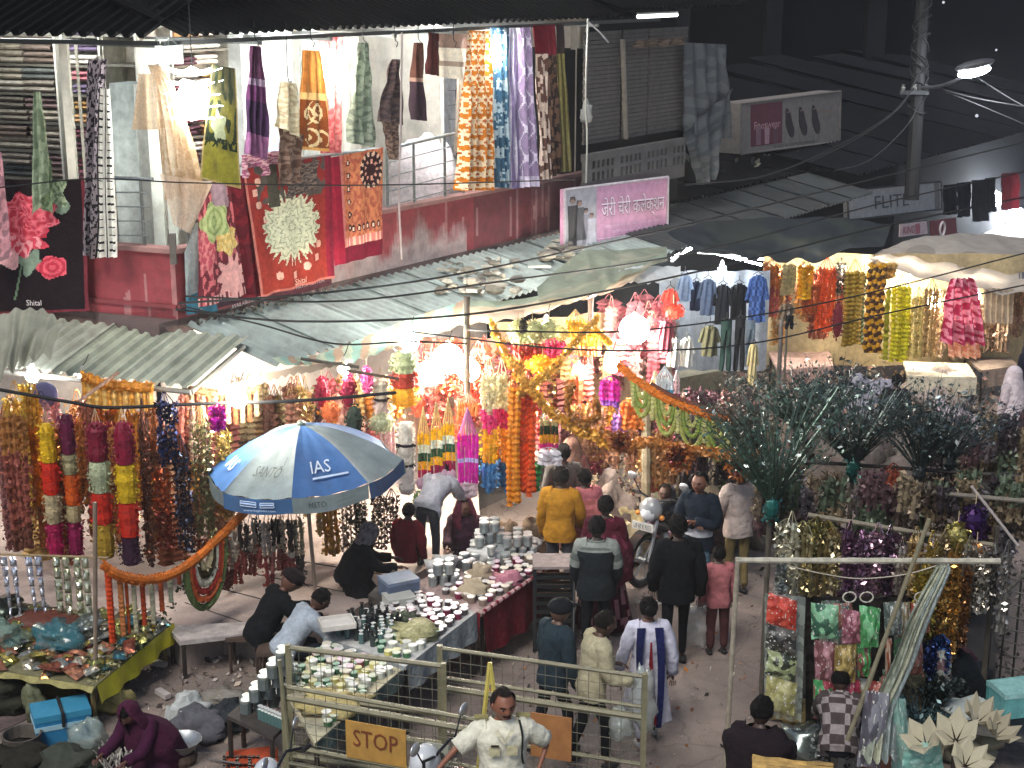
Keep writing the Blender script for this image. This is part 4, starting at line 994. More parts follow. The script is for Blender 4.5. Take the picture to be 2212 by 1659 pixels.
def garland(label, uc, wpx, v0, v1, y, bands, kind='bunch', n=5, mm=None, sz=.045, grp=None, zmin=None, cat='garland', name='garland'):
    top = W(uc, v0, y); bot = W(uc, v1, y); L = top.z-bot.z; px = W(uc+1, v0, y).x-W(uc, v0, y).x; wd = wpx*px
    if zmin is not None: L = min(L, top.z-zmin)
    bands = [(l, H(c)) for l, c in bands]
    t = thing(name, top, label, cat, grp)
    if kind == 'fat':
        l0 = 0
        for (l1, c) in bands:
            m = MB(); r = wd*.5; T = top-Z*(L*l0); LL = L*(l1-l0)*(.97)
            prof = [(r*(.45 if l0 == 0 else .8), 0)]+[(r*R.uniform(.72, .92), -LL*q/5) for q in range(1, 5)]+[(r*.75, -LL)]
            m.lathe(T, prof, [vary(c, .2) for _ in range(5)], 10)
            area = LL*wd
            scrap_col(m, T, LL, r, [(1, c)], min(260, 40+area*1500), sz, .75)
            m.build('flower_block', mm or PETAL, t); l0 = l1
        m = MB()
        for k in range(3): m.tube([top+Vector(((k-1)*wd*.2, 0, -.02)), top+Z*.16], .004, H('c9b490'), 3)
        m.build('hanging_string', PLASTIC, t)
    elif kind in ('bunch', 'tinsel', 'petals'):
        cone = min(.22, L*.15)
        for k in range(n):
            m = MB(); x = (k+.5)/n-.5; T = top+Vector((x*wd*.95, R.uniform(-.05, .05), -cone*R.uniform(.8, 1)))
            LL = (L-cone)*R.uniform(.93, 1.0); r = wd/n*.82
            m.tube([top+Vector((x*wd*.1, 0, 0)), T], .006, bands[0][1], 3)
            if kind == 'bunch': bead_strand(m, T, LL, r*.95, bands)
            elif kind == 'petals':
                bead_strand(m, T, LL, r*.6, bands, step=.06); scrap_col(m, T, LL, r*1.2, bands, min(190, LL*110), sz*1.1, .5)
            else:
                m.tube([T, T-Z*LL], r*.22, bandc(bands, .5), 3)
                scrap_col(m, T, LL, r*1.1, bands, min(200, 40+LL*110), sz*1.15, .2)
            m.build('strand', mm or (TINSEL if kind == 'tinsel' else PETAL), t)
    elif kind == 'fringe':     # cone of threads gathered at the top, ending in tassels
        m = MB(); cone = L*.34
        for k in range(n*3):
            a = 6.283*k/(n*3); m.tube([top, top+Vector((wd*.42*math.cos(a), wd*.3*math.sin(a), -cone))], .006, mix(bands[0][1], (1, 1, 1), .3), 3)
        m.build('gathered_threads', PETAL, t)
        for k in range(n):
            m = MB(); x = (k+.5)/n-.5; T = top+Vector((x*wd, .05*math.cos(x*3), -cone)); bead_strand(m, T, L-cone, wd/n*.52, bands, .05, .12, .004, 6); m.build('tassel', mm or PETAL, t)
    elif kind == 'puff':
        m = MB(); r = wd*.5
        m.ball(top-Z*L*.5, 1, bands[0][1], 10, 8, (r*.85, r*.7, L*.44))
        for i in range(170):
            a = R.uniform(0, 6.28); th = R.uniform(-1, 1); q = math.sqrt(1-th*th); p = top-Z*(L*.5)+Vector((r*q*math.cos(a), r*.8*q*math.sin(a), L*.5*th)); m.scrap(p, sz, vary(bandc(bands, .5-th*.5), .25))
        m.build('pompom', mm or PETAL, t)
        m = MB(); m.tube([top, top+Z*.12], .004, H('c9b490'), 3); m.build('hanging_string', PLASTIC, t)
    return t
g = garland
SM = MB()
def fill_stuff(n, u0, u1, v0, v1, lens, y0, y1, cols, *a, **k):
    for i in range(n):
        u = R.uniform(u0, u1); y = R.uniform(y0, y1); v = R.uniform(v0, v1); top = W(u, v, y); L = min(top.z-W(u, v+R.uniform(*lens), y).z, top.z-.5); c1, c2 = H(R.choice(cols)), H(R.choice(cols))
        for q in range(3):
            T = top+Vector(((q-1)*.07, R.uniform(-.04, .04), -R.uniform(0, .08))); bead_strand(SM, T, L, .03, [(.5, c1), (1, c2)], step=.07); scrap_col(SM, T, L, .06, [(.5, c1), (1, c2)], min(150, L*110), .07, .4)
def fill(n, u0, u1, v0, v1, lens, y0, y1, cols, lab, grp, kinds=('petals', 'tinsel', 'bunch'), wr=(22, 44)):
    for i in range(n):
        u = R.uniform(u0, u1); y = R.uniform(y0, y1); v = R.uniform(v0, v1); L = R.uniform(*lens)
        c1, c2 = R.choice(cols), R.choice(cols); n1, n2 = cname(c1), cname(c2)
        g((n1 if n1 == n2 else n1+' and '+n2)+' '+lab, u, R.uniform(*wr), v, v+L, y, [(.5, c1), (1, c2)], R.choice(kinds), R.choice((2, 3)), sz=.07, grp=grp, zmin=.5)
# --- left stall front row
Y1 = 15.75
g('rose brown beaded garland bundle at the far left of the marigold row', 22, 60, 860, 1205, Y1, [(.25, 'a8703a'), (.5, '9c5648'), (.8, '8a4a3c'), (1, '6d4030')], 'petals', 4, sz=.05)
g('long bright orange marigold garland second from the left', 66, 30, 815, 1205, Y1+.1, [(.2, 'c98a20'), (.7, 'e08018'), (1, 'b86a38')], 'petals', 3, sz=.045)
g('fat garland of yellow, red, cream and magenta blocks', 99, 40, 915, 1200, Y1-.1, [(.29, 'e0b81c'), (.53, 'd4301a'), (.75, 'bfae88'), (1, 'a81650')], 'fat')
g('fat garland starting plum then orange and ending magenta', 142, 36, 895, 1198, Y1, [(.28, '6a1840'), (.42, 'a9a078'), (.64, 'd8601c'), (.76, 'b5a57c'), (1, '861248')], 'fat')
g('fat garland with a pale green block under maroon', 207, 50, 912, 1205, Y1-.1, [(.28, '7e1430'), (.51, 'b4bc98'), (.74, 'cc2c18'), (1, 'a8882a')], 'fat')
g('fat garland with a bright yellow block under maroon', 264, 50, 912, 1218, Y1-.05, [(.29, '8c1236'), (.56, 'd8b41c'), (.80, 'd0301c'), (1, '3a1c34')], 'fat')
g('rusty brown tinsel garland right of the yellow block garland', 306, 26, 890, 1215, Y1+.1, [(1, '7a4630')], 'tinsel', 3)
g('navy blue tinsel garland with silver edging', 354, 46, 846, 1010, Y1, [(1, '17204a')], 'tinsel', 5, sz=.05)
g('copper red tinsel strands hanging below the navy garland', 347, 38, 985, 1200, Y1+.02, [(.5, 'a0481c'), (1, '702c20')], 'tinsel', 4)
g('black and navy tinsel strands right of the copper ones', 388, 34, 940, 1205, Y1, [(.3, '1c2434'), (1, '20243a')], 'tinsel', 4)
g('grey green tinsel column left of the blue umbrella', 432, 44, 872, 1175, Y1+.15, [(.4, 'a39a6a'), (1, '77744e')], 'tinsel', 5)
g('gold tinsel column touching the blue umbrella', 478, 34, 905, 1130, Y1+.2, [(.5, 'b39a50'), (1, 'a27828')], 'tinsel', 4)
g('small bright magenta tinsel cluster below the corner bulb', 470, 30, 872, 930, Y1, [(1, 'd018a8')], 'tinsel', 4, sz=.06)
g('purple brown thin string bundle between the garlands and the wall', 305, 22, 860, 1230, Y1+.4, [(1, '5a3a36')], 'petals', 3, sz=.04)
# second layer behind the left row
lay = [(30, 40, 822, 1100, 'c9a040'), (60, 30, 818, 905, 'd8b450'), (112, 26, 850, 930, 'd89a9a'), (160, 30, 870, 1100, 'c07838'), (182, 24, 830, 1180, 'a06048'), (232, 24, 880, 1190, 'c08048'), (285, 26, 850, 1100, 'd08830'), (320, 30, 850, 980, 'b06a3c'),
       (402, 26, 830, 960, 'c87868'), (424, 26, 835, 1000, 'd0a898'), (448, 24, 840, 1040, 'a8605c'), (8, 30, 880, 1195, '8a5a58'), (250, 20, 860, 960, 'd8902c'), (215, 20, 858, 930, 'c87a30')]
for i, (u, w_, v0, v1, c) in enumerate(lay):
    g(cname(c)+' strand bundle crowded on the second rail of the left stall', u, w_+10, v0, v1, Y1+.55, [(1, c)], 'petals', 3, sz=.05, grp='strand bundles on the second rail of the left stall')
fill(36, 5, 490, 830, 900, (200, 360), 16.4, 16.9, ['c07838', 'a05c3c', 'd09848', '9c5048', 'b8804c', '8a4c3c', 'd8b070', 'a87858'], 'strand bundle at the back of the left stall', 'strand bundles on the third rail of the left stall', wr=(34, 56))
# golden toran with pendants above
def toran(label, pts, r, c, pend=None, dens=900, sz=.05, m_=None, core=True, grp=None, seg=26):
    P = bez([W(*p) for p in pts], seg); t = thing('toran', P[len(P)//2], label, 'swag garland', grp); m = MB(); cc = H(c)
    if core: m.tube(P, [r*R.uniform(.8, 1.05)*(.55 if m_ else 1) for _ in P], [vary(cc, .2) for _ in P], 8)
    tot = sum((P[i+1]-P[i]).length for i in range(len(P)-1))
    for i in range(int(dens*tot*.35)):
        q = lerp_poly(P, R.random()); a = R.uniform(0, 6.28); m.scrap(q+Vector((R.uniform(-.02, .02), r*math.cos(a), r*math.sin(a)))*1, sz*(1.5 if m_ else 1), vary(cc, .45 if m_ else .3))
    m.build('flower_rope', m_ or PETAL, t)
    if pend: pend(t, P)
    return t
def pend_drops(cs, L, n, r=.03, kind='bead'):
    def f(t, P):
        for k in range(n):
            q = lerp_poly(P, (k+.5)/n); m = MB(); c = H(cs[k % len(cs)])
            bead_strand(m, q, L*R.uniform(.8, 1.1), r, [(1, c)], .04, .15, .0, 6); m.build('pendant', PETAL, t)
    return f
toran('golden orange toran with small pendants under the left awning', [(178, 815, 16.2), (240, 832, 16.2), (330, 838, 16.2)], .06, 'd08a28', pend_drops(['dca040', 'e8c070'], .28, 14, .035))
toran('loose gold toran behind the corner bulb of the awning', [(395, 838, 16.3), (470, 850, 16.3), (560, 838, 16.5)], .04, 'c8966a', pend_drops(['c87a50', 'd8b890'], .4, 12, .03))
# lilac disc fan and white dish
p = W(98, 852, 16.3); t = thing('wall_fan', p, 'round lilac fan cover with a curved mark behind the garlands', 'fan')
m = MB(); m.lathe(p, [(.14, 0), (.145, .02), (.10, .05), (.02, .06)], H('8d86b4'), 24, axis=(0, -1, .1)); m.build('cover', PLASTIC, t, True)
m = MB(); m.tube([p+Vector((-.06+.12*k/8, -.075, .06*math.sin(k*.7))) for k in range(9)], .006, H('30303c'), 4); m.build('curved_mark', PLASTIC, t)
# --- marigold toran that sweeps from the stall pole up to the umbrella, with hanging ropes
ORM = PETAL
t = toran('thick orange marigold rope sweeping up to the umbrella edge', [(222, 1220, 14.35), (262, 1245, 14.4), (330, 1252, 14.6), (400, 1225, 14.9), (470, 1165, 15.2), (530, 1105, 15.5)], .052, 'c86c1a', None, 1500, .035)
P = bez([W(*p) for p in [(222, 1220, 14.35), (262, 1245, 14.4), (330, 1252, 14.6), (400, 1225, 14.9), (470, 1165, 15.2), (530, 1105, 15.5)]], 40)
drops = [(232, 1235, 1388, 'd84a1c', 8), (258, 1250, 1388, 'd88a50', 7), (271, 1252, 1380, 'c8561e', 4), (287, 1255, 1372, 'cfc8a4', 6), (306, 1258, 1350, 'cc5024', 6), (326, 1258, 1345, 'cfcaa8', 6), (346, 1256, 1320, 'd06030', 6), (366, 1250, 1300, 'c8ccaa', 6), (386, 1240, 1262, 'c85a2c', 5), (403, 1232, 1262, 'a8c8a0', 5)]
for i, (u, v0, v1, c, w_) in enumerate(drops):
    y = 14.35+(u-222)*.0035; m = MB(); T = W(u, v0-8, y); L = T.z-W(u, v1, y).z; r = w_*y/FD
    m.tube([T+Z*.03, T-Z*L], [r*.3, r*.5], vary(H('5a3018'), .1), 4); bead_strand(m, T, L, r, [(1, H(c))], .025, .12, 0, 7); m.build('flower_column', PETAL, t)
    m = MB(); e = T-Z*(L+.02)
    for k in range(14): m.scrap(e+Vector((R.uniform(-.05, .05), R.uniform(-.05, .05), R.uniform(-.06, .02))), .05, vary(H(R.choice(('3c4628', 'c8c4a8', '2c301c'))), .2))
    m.build('leaf_tuft', PETAL, t)
# rows of striped half-moon loops (marigold arches)
def arches(t, P, s, W_, Hh, cols, r=.022, name='flower_loop'):
    q = lerp_poly(P, s); q2 = lerp_poly(P, min(1, s+.02)); d = (q2-q).normalized(); d.z *= .6
    for k, c in enumerate(cols):
        f = 1-k/len(cols)*.85; m = MB(); n = 14; pts = []
        for i in range(n+1):
            a = math.pi*i/n; pts.append(q+d*(W_*.5*f*-math.cos(a))-Z*(Hh*f*math.sin(a)**.8)+Z*d.z*0)
        m.tube(pts, [r*R.uniform(.9, 1.1) for _ in pts], [vary(H(c), .15) for _ in pts], 6)
        for i in range(30): m.scrap(pts[R.randrange(n+1)]+Vector((R.uniform(-r, r), -r*.6, R.uniform(-r, r))), r*1.5, vary(H(c), .2))
        m.build(name, PETAL, t)
arches(t, P, .72, .55, .62, ['5f7040', 'c86030', 'a83020', 'cfc8b4', '3c3018', 'c8b890'], .04)
# front beads/silver trays of the left stall: hanging silver sachet strips
for i, (u, c) in enumerate(((8, 'b9bcc8'), (28, 'a8acb8'), (62, 'b0b4c4'), (82, 'a4a8b8'), (122, 'a3a888'), (142, 'b0b494'), (166, 'a6ab8a'), (184, 'b4b89c'))):
    t = thing('sachet_strip', W(u, 1200, 15.0), ('first', 'second', 'third', 'fourth')[i % 4]+' strip from the left of the %s foil sachets over the stall table' % ('silver' if i < 4 else 'greenish'), 'sachet strip', ('silver' if i < 4 else 'greenish')+' sachet strips')
    v1 = 1335 if i < 4 else (1365 if i % 2 else 1350); nn = 6; y = 15.0
    for k in range(nn):
        a = W(u-8+k*2*(i < 4)+k*2, 1203+(v1-1203)*k/nn, y); b_ = W(u+9+k*2, 1203+(v1-1203)*(k+.93)/nn, y)
        m = MB(); x0, x1, z0, z1 = a.x, b_.x, b_.z, a.z
        m.grid(lambda s, q: Vector((x0+(x1-x0)*s, y-.03*math.sin(math.pi*s)*math.sin(math.pi*q)+.01*R.uniform(-1, 1), z1+(z0-z1)*q)), 4, 4, lambda s, q: vary(H(c), .35) if not (.25 < s < .75 and .25 < q < .75) else H('e8ead8' if i >= 4 else 'f0f2f8'))
        m.build('sachet', TINSEL, t)
# --- above the umbrella
Y2 = 17.6
rows = [
 ('maroon spindle shaped flower garland above the umbrella', 694, 30, 812, 885, 17.2, [(1, '8e1434')], 'puff', 0),
 ('second maroon spindle garland, right of the first', 752, 36, 808, 885, 17.2, [(1, '961840')], 'puff', 0),
 ('orange leaf cluster hanging between the maroon spindles', 714, 40, 868, 912, 17.1, [(1, 'd2703c')], 'puff', 0),
 ('dark green and black tinsel cluster above the umbrella edge', 764, 42, 872, 945, 17.1, [(1, '24362c')], 'puff', 0),
 ('white flower pompom behind the umbrella edge', 822, 56, 892, 935, 17.4, [(1, 'b9bfa0')], 'puff', 0),
 ('pale pink spiky cluster near the striped canopy', 792, 26, 790, 850, 17.4, [(1, 'd85a98')], 'puff', 0),
]
for lab, u, w_, v0, v1, y, b, k, n in rows: g(lab, u, w_, v0, v1, y, b, k, n)
g('pompom garland with pale green crown over red and gold', 872, 60, 760, 875, 17.6, [(.38, 'a9b290'), (.66, 'a8321c'), (1, 'd8a01c')], 'fat', sz=.06)
g('white tiered tassel column with dark bands near the umbrella tip', 876, 40, 912, 1066, 17.2, [(.3, 'd8d4cc'), (.33, '2c2430'), (.58, 'd0ccc4'), (.61, '2c2430'), (1, 'c9c5c4')], 'fat', mm=THIN, sz=.05)
g('upper white tiered tassel left of the pale green crown garland', 822, 34, 820, 900, 17.5, [(.5, 'd4cec0'), (.56, '3a3028'), (1, 'd8c8c4')], 'fat', mm=THIN)
g('pink white tassel with maroon threads above the umbrella tip', 835, 34, 880, 985, 17.6, [(.2, 'e0d0cc'), (.24, '7a3040'), (1, 'e0c4c8')], 'fringe', 4)
for k, (u, v0) in enumerate(((914, 878), (942, 868), (968, 858))):
    g(('leftmost', 'middle', 'rightmost')[k]+' of three tassels in yellow, white, green and magenta', u, 28, v0, v0+165, 17.3, [(.22, 'e0b81c'), (.36, 'dfe4d8'), (.56, '2a5a38'), (.74, 'dcae18'), (1, 'a01450')], 'fringe', 4, sz=.05)
    for q in range(3):
        m = MB(); p = W(u-8+q*9, v0+170+R.uniform(-4, 4), 17.25); m.ball(p, .05, H('ddb8cc'), 8, 6, (.8, .8, 1.5)); tag(m.build('tassel_ball', THIN, smooth=True), 'pinkish white tassel end ball hanging under the three striped tassels', 'tassel', 'tassel ends under the striped tassels')
g('bright magenta tassel skirt beside the striped tassels', 1010, 46, 880, 1045, 17.3, [(.42, 'd810b0'), (.56, 'b4b4dc'), (1, 'c414a0')], 'fringe', 6)
g('white hanging tassels under the magenta skirt', 1008, 44, 1030, 1078, 17.35, [(1, 'd4c4cc')], 'bunch', 4, mm=THIN)
g('thick garland changing from cream to pink, yellow and blue, left half', 1056, 34, 770, 1068, 17.5, [(.3, 'e4dcb4'), (.46, 'd83880'), (.74, 'e8b828'), (1, '3c7cb0')], 'petals', 3, sz=.05)
g('thick garland changing from cream to pink, yellow and blue, right half', 1084, 30, 772, 1070, 17.6, [(.3, 'dcd8b0'), (.46, 'b81c60'), (.74, 'd8961c'), (1, '246090')], 'petals', 3, sz=.05)
g('amber marigold strands beside the blue ended garland', 1110, 26, 800, 1098, 17.45, [(1, 'e09018')], 'bunch', 3)
g('orange red marigold strands beside the amber ones', 1140, 34, 800, 1078, 17.5, [(1, 'd8581c')], 'bunch', 4)
g('green beaded strand right of the orange red strands', 1160, 12, 960, 1065, 17.6, [(.2, 'd8d8d0'), (1, '1c7a3a')], 'bunch', 1)
g('small tassel in cream, green, yellow and magenta beside the gold swag', 1186, 42, 868, 968, 17.5, [(.25, 'd0c8a0'), (.5, '344a30'), (.75, 'd0a020'), (1, 'b01878')], 'fringe', 5)
g('white teardrop tassels under the small striped tassel', 1188, 46, 966, 1004, 17.5, [(1, 'd0d0d8')], 'bunch', 4, mm=THIN)
g('pale orange fringe tassel above the magenta skirt', 1010, 44, 850, 900, 17.7, [(1, 'd89858')], 'fringe', 6)
for k, (u, w_, v0, v1) in enumerate(((1120, 44, 690, 745), (1150, 50, 692, 748), (1186, 44, 690, 740))):
    g(('left', 'middle', 'right')[k]+' of three pale green flower puffs under the beige canopy', u, w_, v0, v1, 18.6, [(1, 'b4bc8c')], 'puff', 0, sz=.06)
g('row of dark red flowers below the pale green puffs', 1150, 86, 742, 778, 18.5, [(.6, 'a03020'), (1, 'b8461c')], 'petals', 9, sz=.05)
g('pink flower fringe right of the dark red row', 1202, 44, 730, 775, 18.4, [(1, 'd0285c')], 'petals', 5, sz=.05)
g('bright yellow flower puff below the red row', 1172, 66, 768, 808, 18.4, [(1, 'f0b418')], 'puff', 0, sz=.06)
g('pale yellow puff beside the pink fringe', 1214, 26, 706, 738, 18.4, [(1, 'e8d890')], 'puff', 0)
g('bright yellow cone tassel near the dark wooden prop', 1243, 44, 668, 730, 18.9, [(1, 'f0c020')], 'fringe', 6)
g('yellow cluster over an orange fringe right of the prop', 1268, 60, 705, 770, 19.0, [(.45, 'f0c830'), (1, 'd88848')], 'petals', 7, sz=.05)
g('small blackened cone toy hanging from the beige canopy', 1130, 16, 690, 720, 18.3, [(1, '2c2a1c')], 'puff', 0, cat='ornament', name='ornament')
g('magenta string bunch beside the largest globe', 1318, 40, 812, 880, 18.5, [(.7, 'c81ca0'), (1, '7a3aa0')], 'bunch', 5)
g('orange thread fringe right of the magenta strings', 1370, 56, 860, 930, 18.6, [(1, 'd88030')], 'bunch', 8)
g('violet white strings hanging between the magenta and orange ones', 1340, 30, 880, 960, 18.7, [(1, 'b080c8')], 'bunch', 4)
g('blue and white puff tassel under a grey cone near the orange rope', 1436, 40, 790, 862, 18.3, [(.45, 'dfe6ec'), (1, '3a90b0')], 'fringe', 6)
g('green yellow side tassel beside the blue puff', 1416, 20, 800, 860, 18.35, [(.5, 'e8d898'), (1, '98a838')], 'fringe', 3)
g('dull pink side tassel right of the blue puff', 1462, 18, 800, 870, 18.35, [(.4, 'd8c0c4'), (1, '8a4058')], 'fringe', 3)
g('red pompom cluster hanging left of the clothes stall', 1455, 50, 655, 690, 20.5, [(1, 'c83c28')], 'puff', 0)
# gold swags
GOLDP = mat('gold_petal', .4, metal=.15, var=.4, vscale=30, transl=.15)
toran('gold flower swag falling from the beige canopy', [(1062, 700, 18.0), (1095, 770, 17.6), (1130, 820, 17.3), (1170, 870, 17.2), (1225, 915, 17.2), (1280, 940, 17.2), (1330, 962, 17.1)], .06, 'e0a840', None, 1300, .055, GOLDP)
toran('second gold swag crossing the first from the right', [(1290, 690, 18.6), (1250, 730, 18.2), (1200, 790, 17.8), (1150, 830, 17.4), (1120, 850, 17.4)], 0.045, 'e8b448', None, 1300, .055, GOLDP)
toran('yellow swag band under the yellow cones', [(1225, 705, 18.8), (1280, 712, 18.8), (1320, 745, 18.8)], .05, 'e0b02c', None, 1000, .05)
toran('loop of gold flowers hanging round a dark centre', [(1240, 830, 17.3), (1225, 870, 17.2), (1250, 915, 17.2), (1290, 900, 17.2), (1285, 860, 17.2)], .05, 'a8702c', None, 1200, .055, GOLDP)
t = toran('long gold and rust flower swag stretched before the cream post', [(1290, 925, 17.2), (1345, 960, 17.0), (1400, 955, 16.9), (1460, 968, 16.8), (1560, 980, 16.6), (1640, 985, 16.4)], .05, 'cc8c48', None, 1500, .05, GOLDP)
for i, (u, v, r) in enumerate(((1340, 955, .15), (1466, 985, .2), (1600, 1005, .18))):
    p = W(u, v, 16.7); tt = thing('flower_rosette', p, ('small', 'large', 'medium')[i]+' rust and gold sunflower rosette on the long swag', 'rosette')
    m = MB(); m.ball(p, r*.5, H('3a1c10'), 10, 6, (1, .4, 1)); m.build('dark_centre', PETAL, tt)
    for ring, (rr, c, n) in enumerate(((.45, '6a2414', 12), (.7, '8a4420', 18), (.9, 'a86830', 24))):
        m = MB()
        for k in range(n):
            a = 6.283*k/n+ring; d = Vector((math.cos(a), -.25, math.sin(a))); s_ = Vector((-math.sin(a), 0, math.cos(a)))*r*.22
            b0 = p+d*r*rr*.6; [m.scrap(b0+d*r*R.uniform(0, .4)+Vector((R.uniform(-.03, .03), R.uniform(-.05, .0), R.uniform(-.03, .03))), .075, vary(H(c), .45)) for _ in range(5)]
        m.build('petal_ring', GOLDP, tt)
# orange rope with lime loops
pts = [(1335, 788, 17.4), (1380, 825, 17.2), (1440, 862, 17.0), (1510, 890, 16.8), (1582, 912, 16.6)]
t = toran('thick orange rope with pale lime loops right of the largest globe', pts, .05, 'd87a18', None, 1500, .035)
P = bez([W(*p) for p in pts], 40)
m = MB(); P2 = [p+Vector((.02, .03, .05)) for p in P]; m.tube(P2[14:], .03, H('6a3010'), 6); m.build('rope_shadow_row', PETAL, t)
for s, w_, h in ((.28, .26, .38), (.5, .28, .42), (.7, .3, .45), (.9, .3, .5)):
    arches(t, P, s, w_, h, ['a8b060', '8ca04c', 'b8bc70'], .028)
for s in (.2, .39, .6, .8, .98):
    m = MB(); q = lerp_poly(P, s); bead_strand(m, q-Z*.04, .3, .035, [(1, H('c0c080'))], .03, .1, 0, 6); m.build('pendant', PETAL, t)
# --- far right stall (y about 25)
Y3 = 24.6
far = [
 ('orange pink string curtain at the left of the far marigold stall', 1668, 36, 556, 690, [(.4, 'd07a30'), (1, 'b85a4c')], 'petals', 5),
 ('cream string bunch beside the orange pink one', 1705, 28, 560, 640, [(1, 'd8c890')], 'bunch', 4),
 ('bright yellow garland tapering down to the left', 1742, 30, 562, 648, [(1, 'f0b810')], 'bunch', 4),
 ('rust flower cluster below the yellow garland', 1752, 36, 600, 680, [(1, 'a8501c')], 'petals', 4),
 ('orange red garland column in the far stall', 1788, 38, 556, 720, [(1, 'd05018')], 'petals', 5),
 ('black and silver tinsel left of the olive garland', 1818, 24, 556, 640, [(.5, '8a8478'), (1, '4c4038')], 'tinsel', 4),
 ('olive gold broad garland in the far stall', 1848, 40, 560, 752, [(1, 'a08428')], 'bunch', 5),
 ('thin dark green strand between olive and zigzag garlands', 1868, 9, 570, 750, [(1, '44602c')], 'bunch', 1),
 ('lime yellow garland, brightest of the far row', 1952, 38, 592, 785, [(1, 'c8c018')], 'bunch', 5),
 ('thin yellow green strand before the lime garland', 1922, 12, 600, 790, [(1, 'a8a830')], 'petals', 1),
 ('pale gold strands right of the lime garland', 1986, 30, 620, 780, [(1, 'b8a868')], 'petals', 4),
 ('dull gold strands near the pink dress', 2015, 30, 600, 780, [(1, 'a08858')], 'petals', 4),
 ('maroon spindle garland hanging low in the far stall', 1812, 26, 650, 735, [(1, '7a2430')], 'puff', 0),
 ('beige strands behind the lime garland', 1905, 60, 560, 600, [(1, 'c09850')], 'bunch', 6),
]
for lab, u, w_, v0, v1, b, k, n in far: g(lab, u, w_, v0, v1, Y3-(.3 if 'spindle' in lab else 0), b, k, n)
t = thing('garland', W(1895, 572, Y3-.2), 'gold and black zigzag chevron garland in the far stall', 'garland')
for k in range(4):
    m = MB(); T = W(1880+k*10, 572, Y3-.2); L = T.z-W(1895, 755, Y3).z; n = 44
    m.tube([T+Vector((.02*math.sin(i*.9), 0, -L*i/n)) for i in range(n+1)], .04, [vary(H('d09a20' if (i+(k % 2)*1) % 4 < 2 else '4a2c14'), .1) for i in range(n+1)], 6); m.build('strand', PETAL, t)
# pink frocks and towels
cloth('pink and magenta frock hanging at the far right', 'dress', lambda u, v, o: W(u, v, o), ((2055, 602), (2100, 600), (2128, 745), (2030, 740)), 24.2, p_mottle('a82c50', 'd8889c', 7, .05), 4, .12, 'dress')
cloth('peach lower skirt under the pink frock', 'dress', lambda u, v, o: W(u, v, o), ((2040, 690), (2110, 690), (2118, 775), (2050, 770)), 24.4, p_mottle('d09078', 'e0b8a0', 7, .05), 4, .08, 'dress')
cloth('cream towels hanging side by side at the right edge', 'towel', lambda u, v, o: W(u, v, o), ((2125, 622), (2190, 625), (2186, 700), (2124, 698)), 24.3, p_stripes('b9aa94', '8d8070', 5), 5, .05, 'towel')
# far shop at the top right: dark and red garments
for i, (u0, u1, v0, v1, c, lab) in enumerate(((2040, 2070, 400, 465, '14161e', 'dark garment leftmost in the far top shop'), (2068, 2098, 395, 470, '181a26', 'dark navy garment second in the far top shop'), (2096, 2130, 390, 480, '1a1a20', 'black long garment third in the far top shop'),
        (2128, 2150, 385, 460, '121218', 'narrow black garment before the red one'), (2160, 2200, 375, 455, '6a1c24', 'dark red shirt in the far top shop'))):
    cloth(lab, 'shirt', PA, ((u0, v0), (u1, v0-3), (u1+1, v1-3), (u0+1, v1)), .6, c, 2, .06, 'garment')
cloth('far white shop wall lit by lamps', 'backdrop cloth', PA, ((2010, 420), (2260, 370), (2260, 520), (2012, 500)), -.9, p_mottle('b8c4dc', '8894a8', 8), 3, .02, 'backdrop_cloth')
# --- clothes stall
def shirt(label, u, v0, v1, wpx, y, c, pat=None, tr=False, cat=None):
    top = W(u, v0, y); px = W(u+1, v0, y).x-top.x; wd = wpx*px; hh = top.z-W(u, v1, y).z; t = thing('trousers' if tr else 'shirt', top, label, cat or ('trousers' if tr else 'shirt'))
    f = pat or (lambda s, q: H(c))
    if tr:
        for sgn in (-1, 1):
            m = MB(); m.grid(lambda s, q: top+Vector((sgn*wd*.26*(.6+.4*q)+(s-.5)*wd*.46*(1-.25*q), -.05*math.sin(math.pi*s)+.02*math.sin(q*9+s*5), -hh*(.15+.85*q))), 8, 12, f); m.build('leg', CLOTH, t, True)
        m = MB(); m.grid(lambda s, q: top+Vector(((s-.5)*wd*.8, -.06*math.sin(math.pi*s), -hh*.2*q)), 8, 3, f); m.build('waist', CLOTH, t, True)
    else:
        m = MB(); m.grid(lambda s, q: top+Vector(((s-.5)*wd*(.55 if q < .05 else .72)*(1+.1*q), -.07*math.sin(math.pi*s)+.025*math.sin(s*14+q*3), -hh*q+.04*abs(s-.5)*-2*(q < .1))), 14, 16, f); m.build('body', CLOTH, t, True)
        for sgn in (-1, 1):
            m = MB(); m.grid(lambda s, q: top+Vector((sgn*(wd*.3+wd*.2*q+(s-.5)*wd*.2), -.03*math.sin(math.pi*s), -.03-hh*(.03+.45*q)-.05*abs(s-.5))), 6, 8, f); m.build('sleeve', CLOTH, t, True)
        m = MB(); m.tube([top+Vector((-wd*.12, -.05, .0)), top+Vector((0, -.08, -.05)), top+Vector((wd*.12, -.05, .0))], .012, vary(H(c), .3), 5); m.build('collar', CLOTH, t)
    m = MB(); m.tube([top+Z*.1, top+Z*.04, top+Vector((wd*.25, 0, -.01))], .006, H('303030'), 4); m.tube([top+Z*.04, top+Vector((-wd*.25, 0, -.01))], .006, H('303030'), 4); m.build('hanger', PLASTIC, t)
    return t
plaid = lambda a, b: (lambda s, q: H(a) if int(s*7) % 2 == int(q*9) % 2 else H(b))
Yc = 22.5
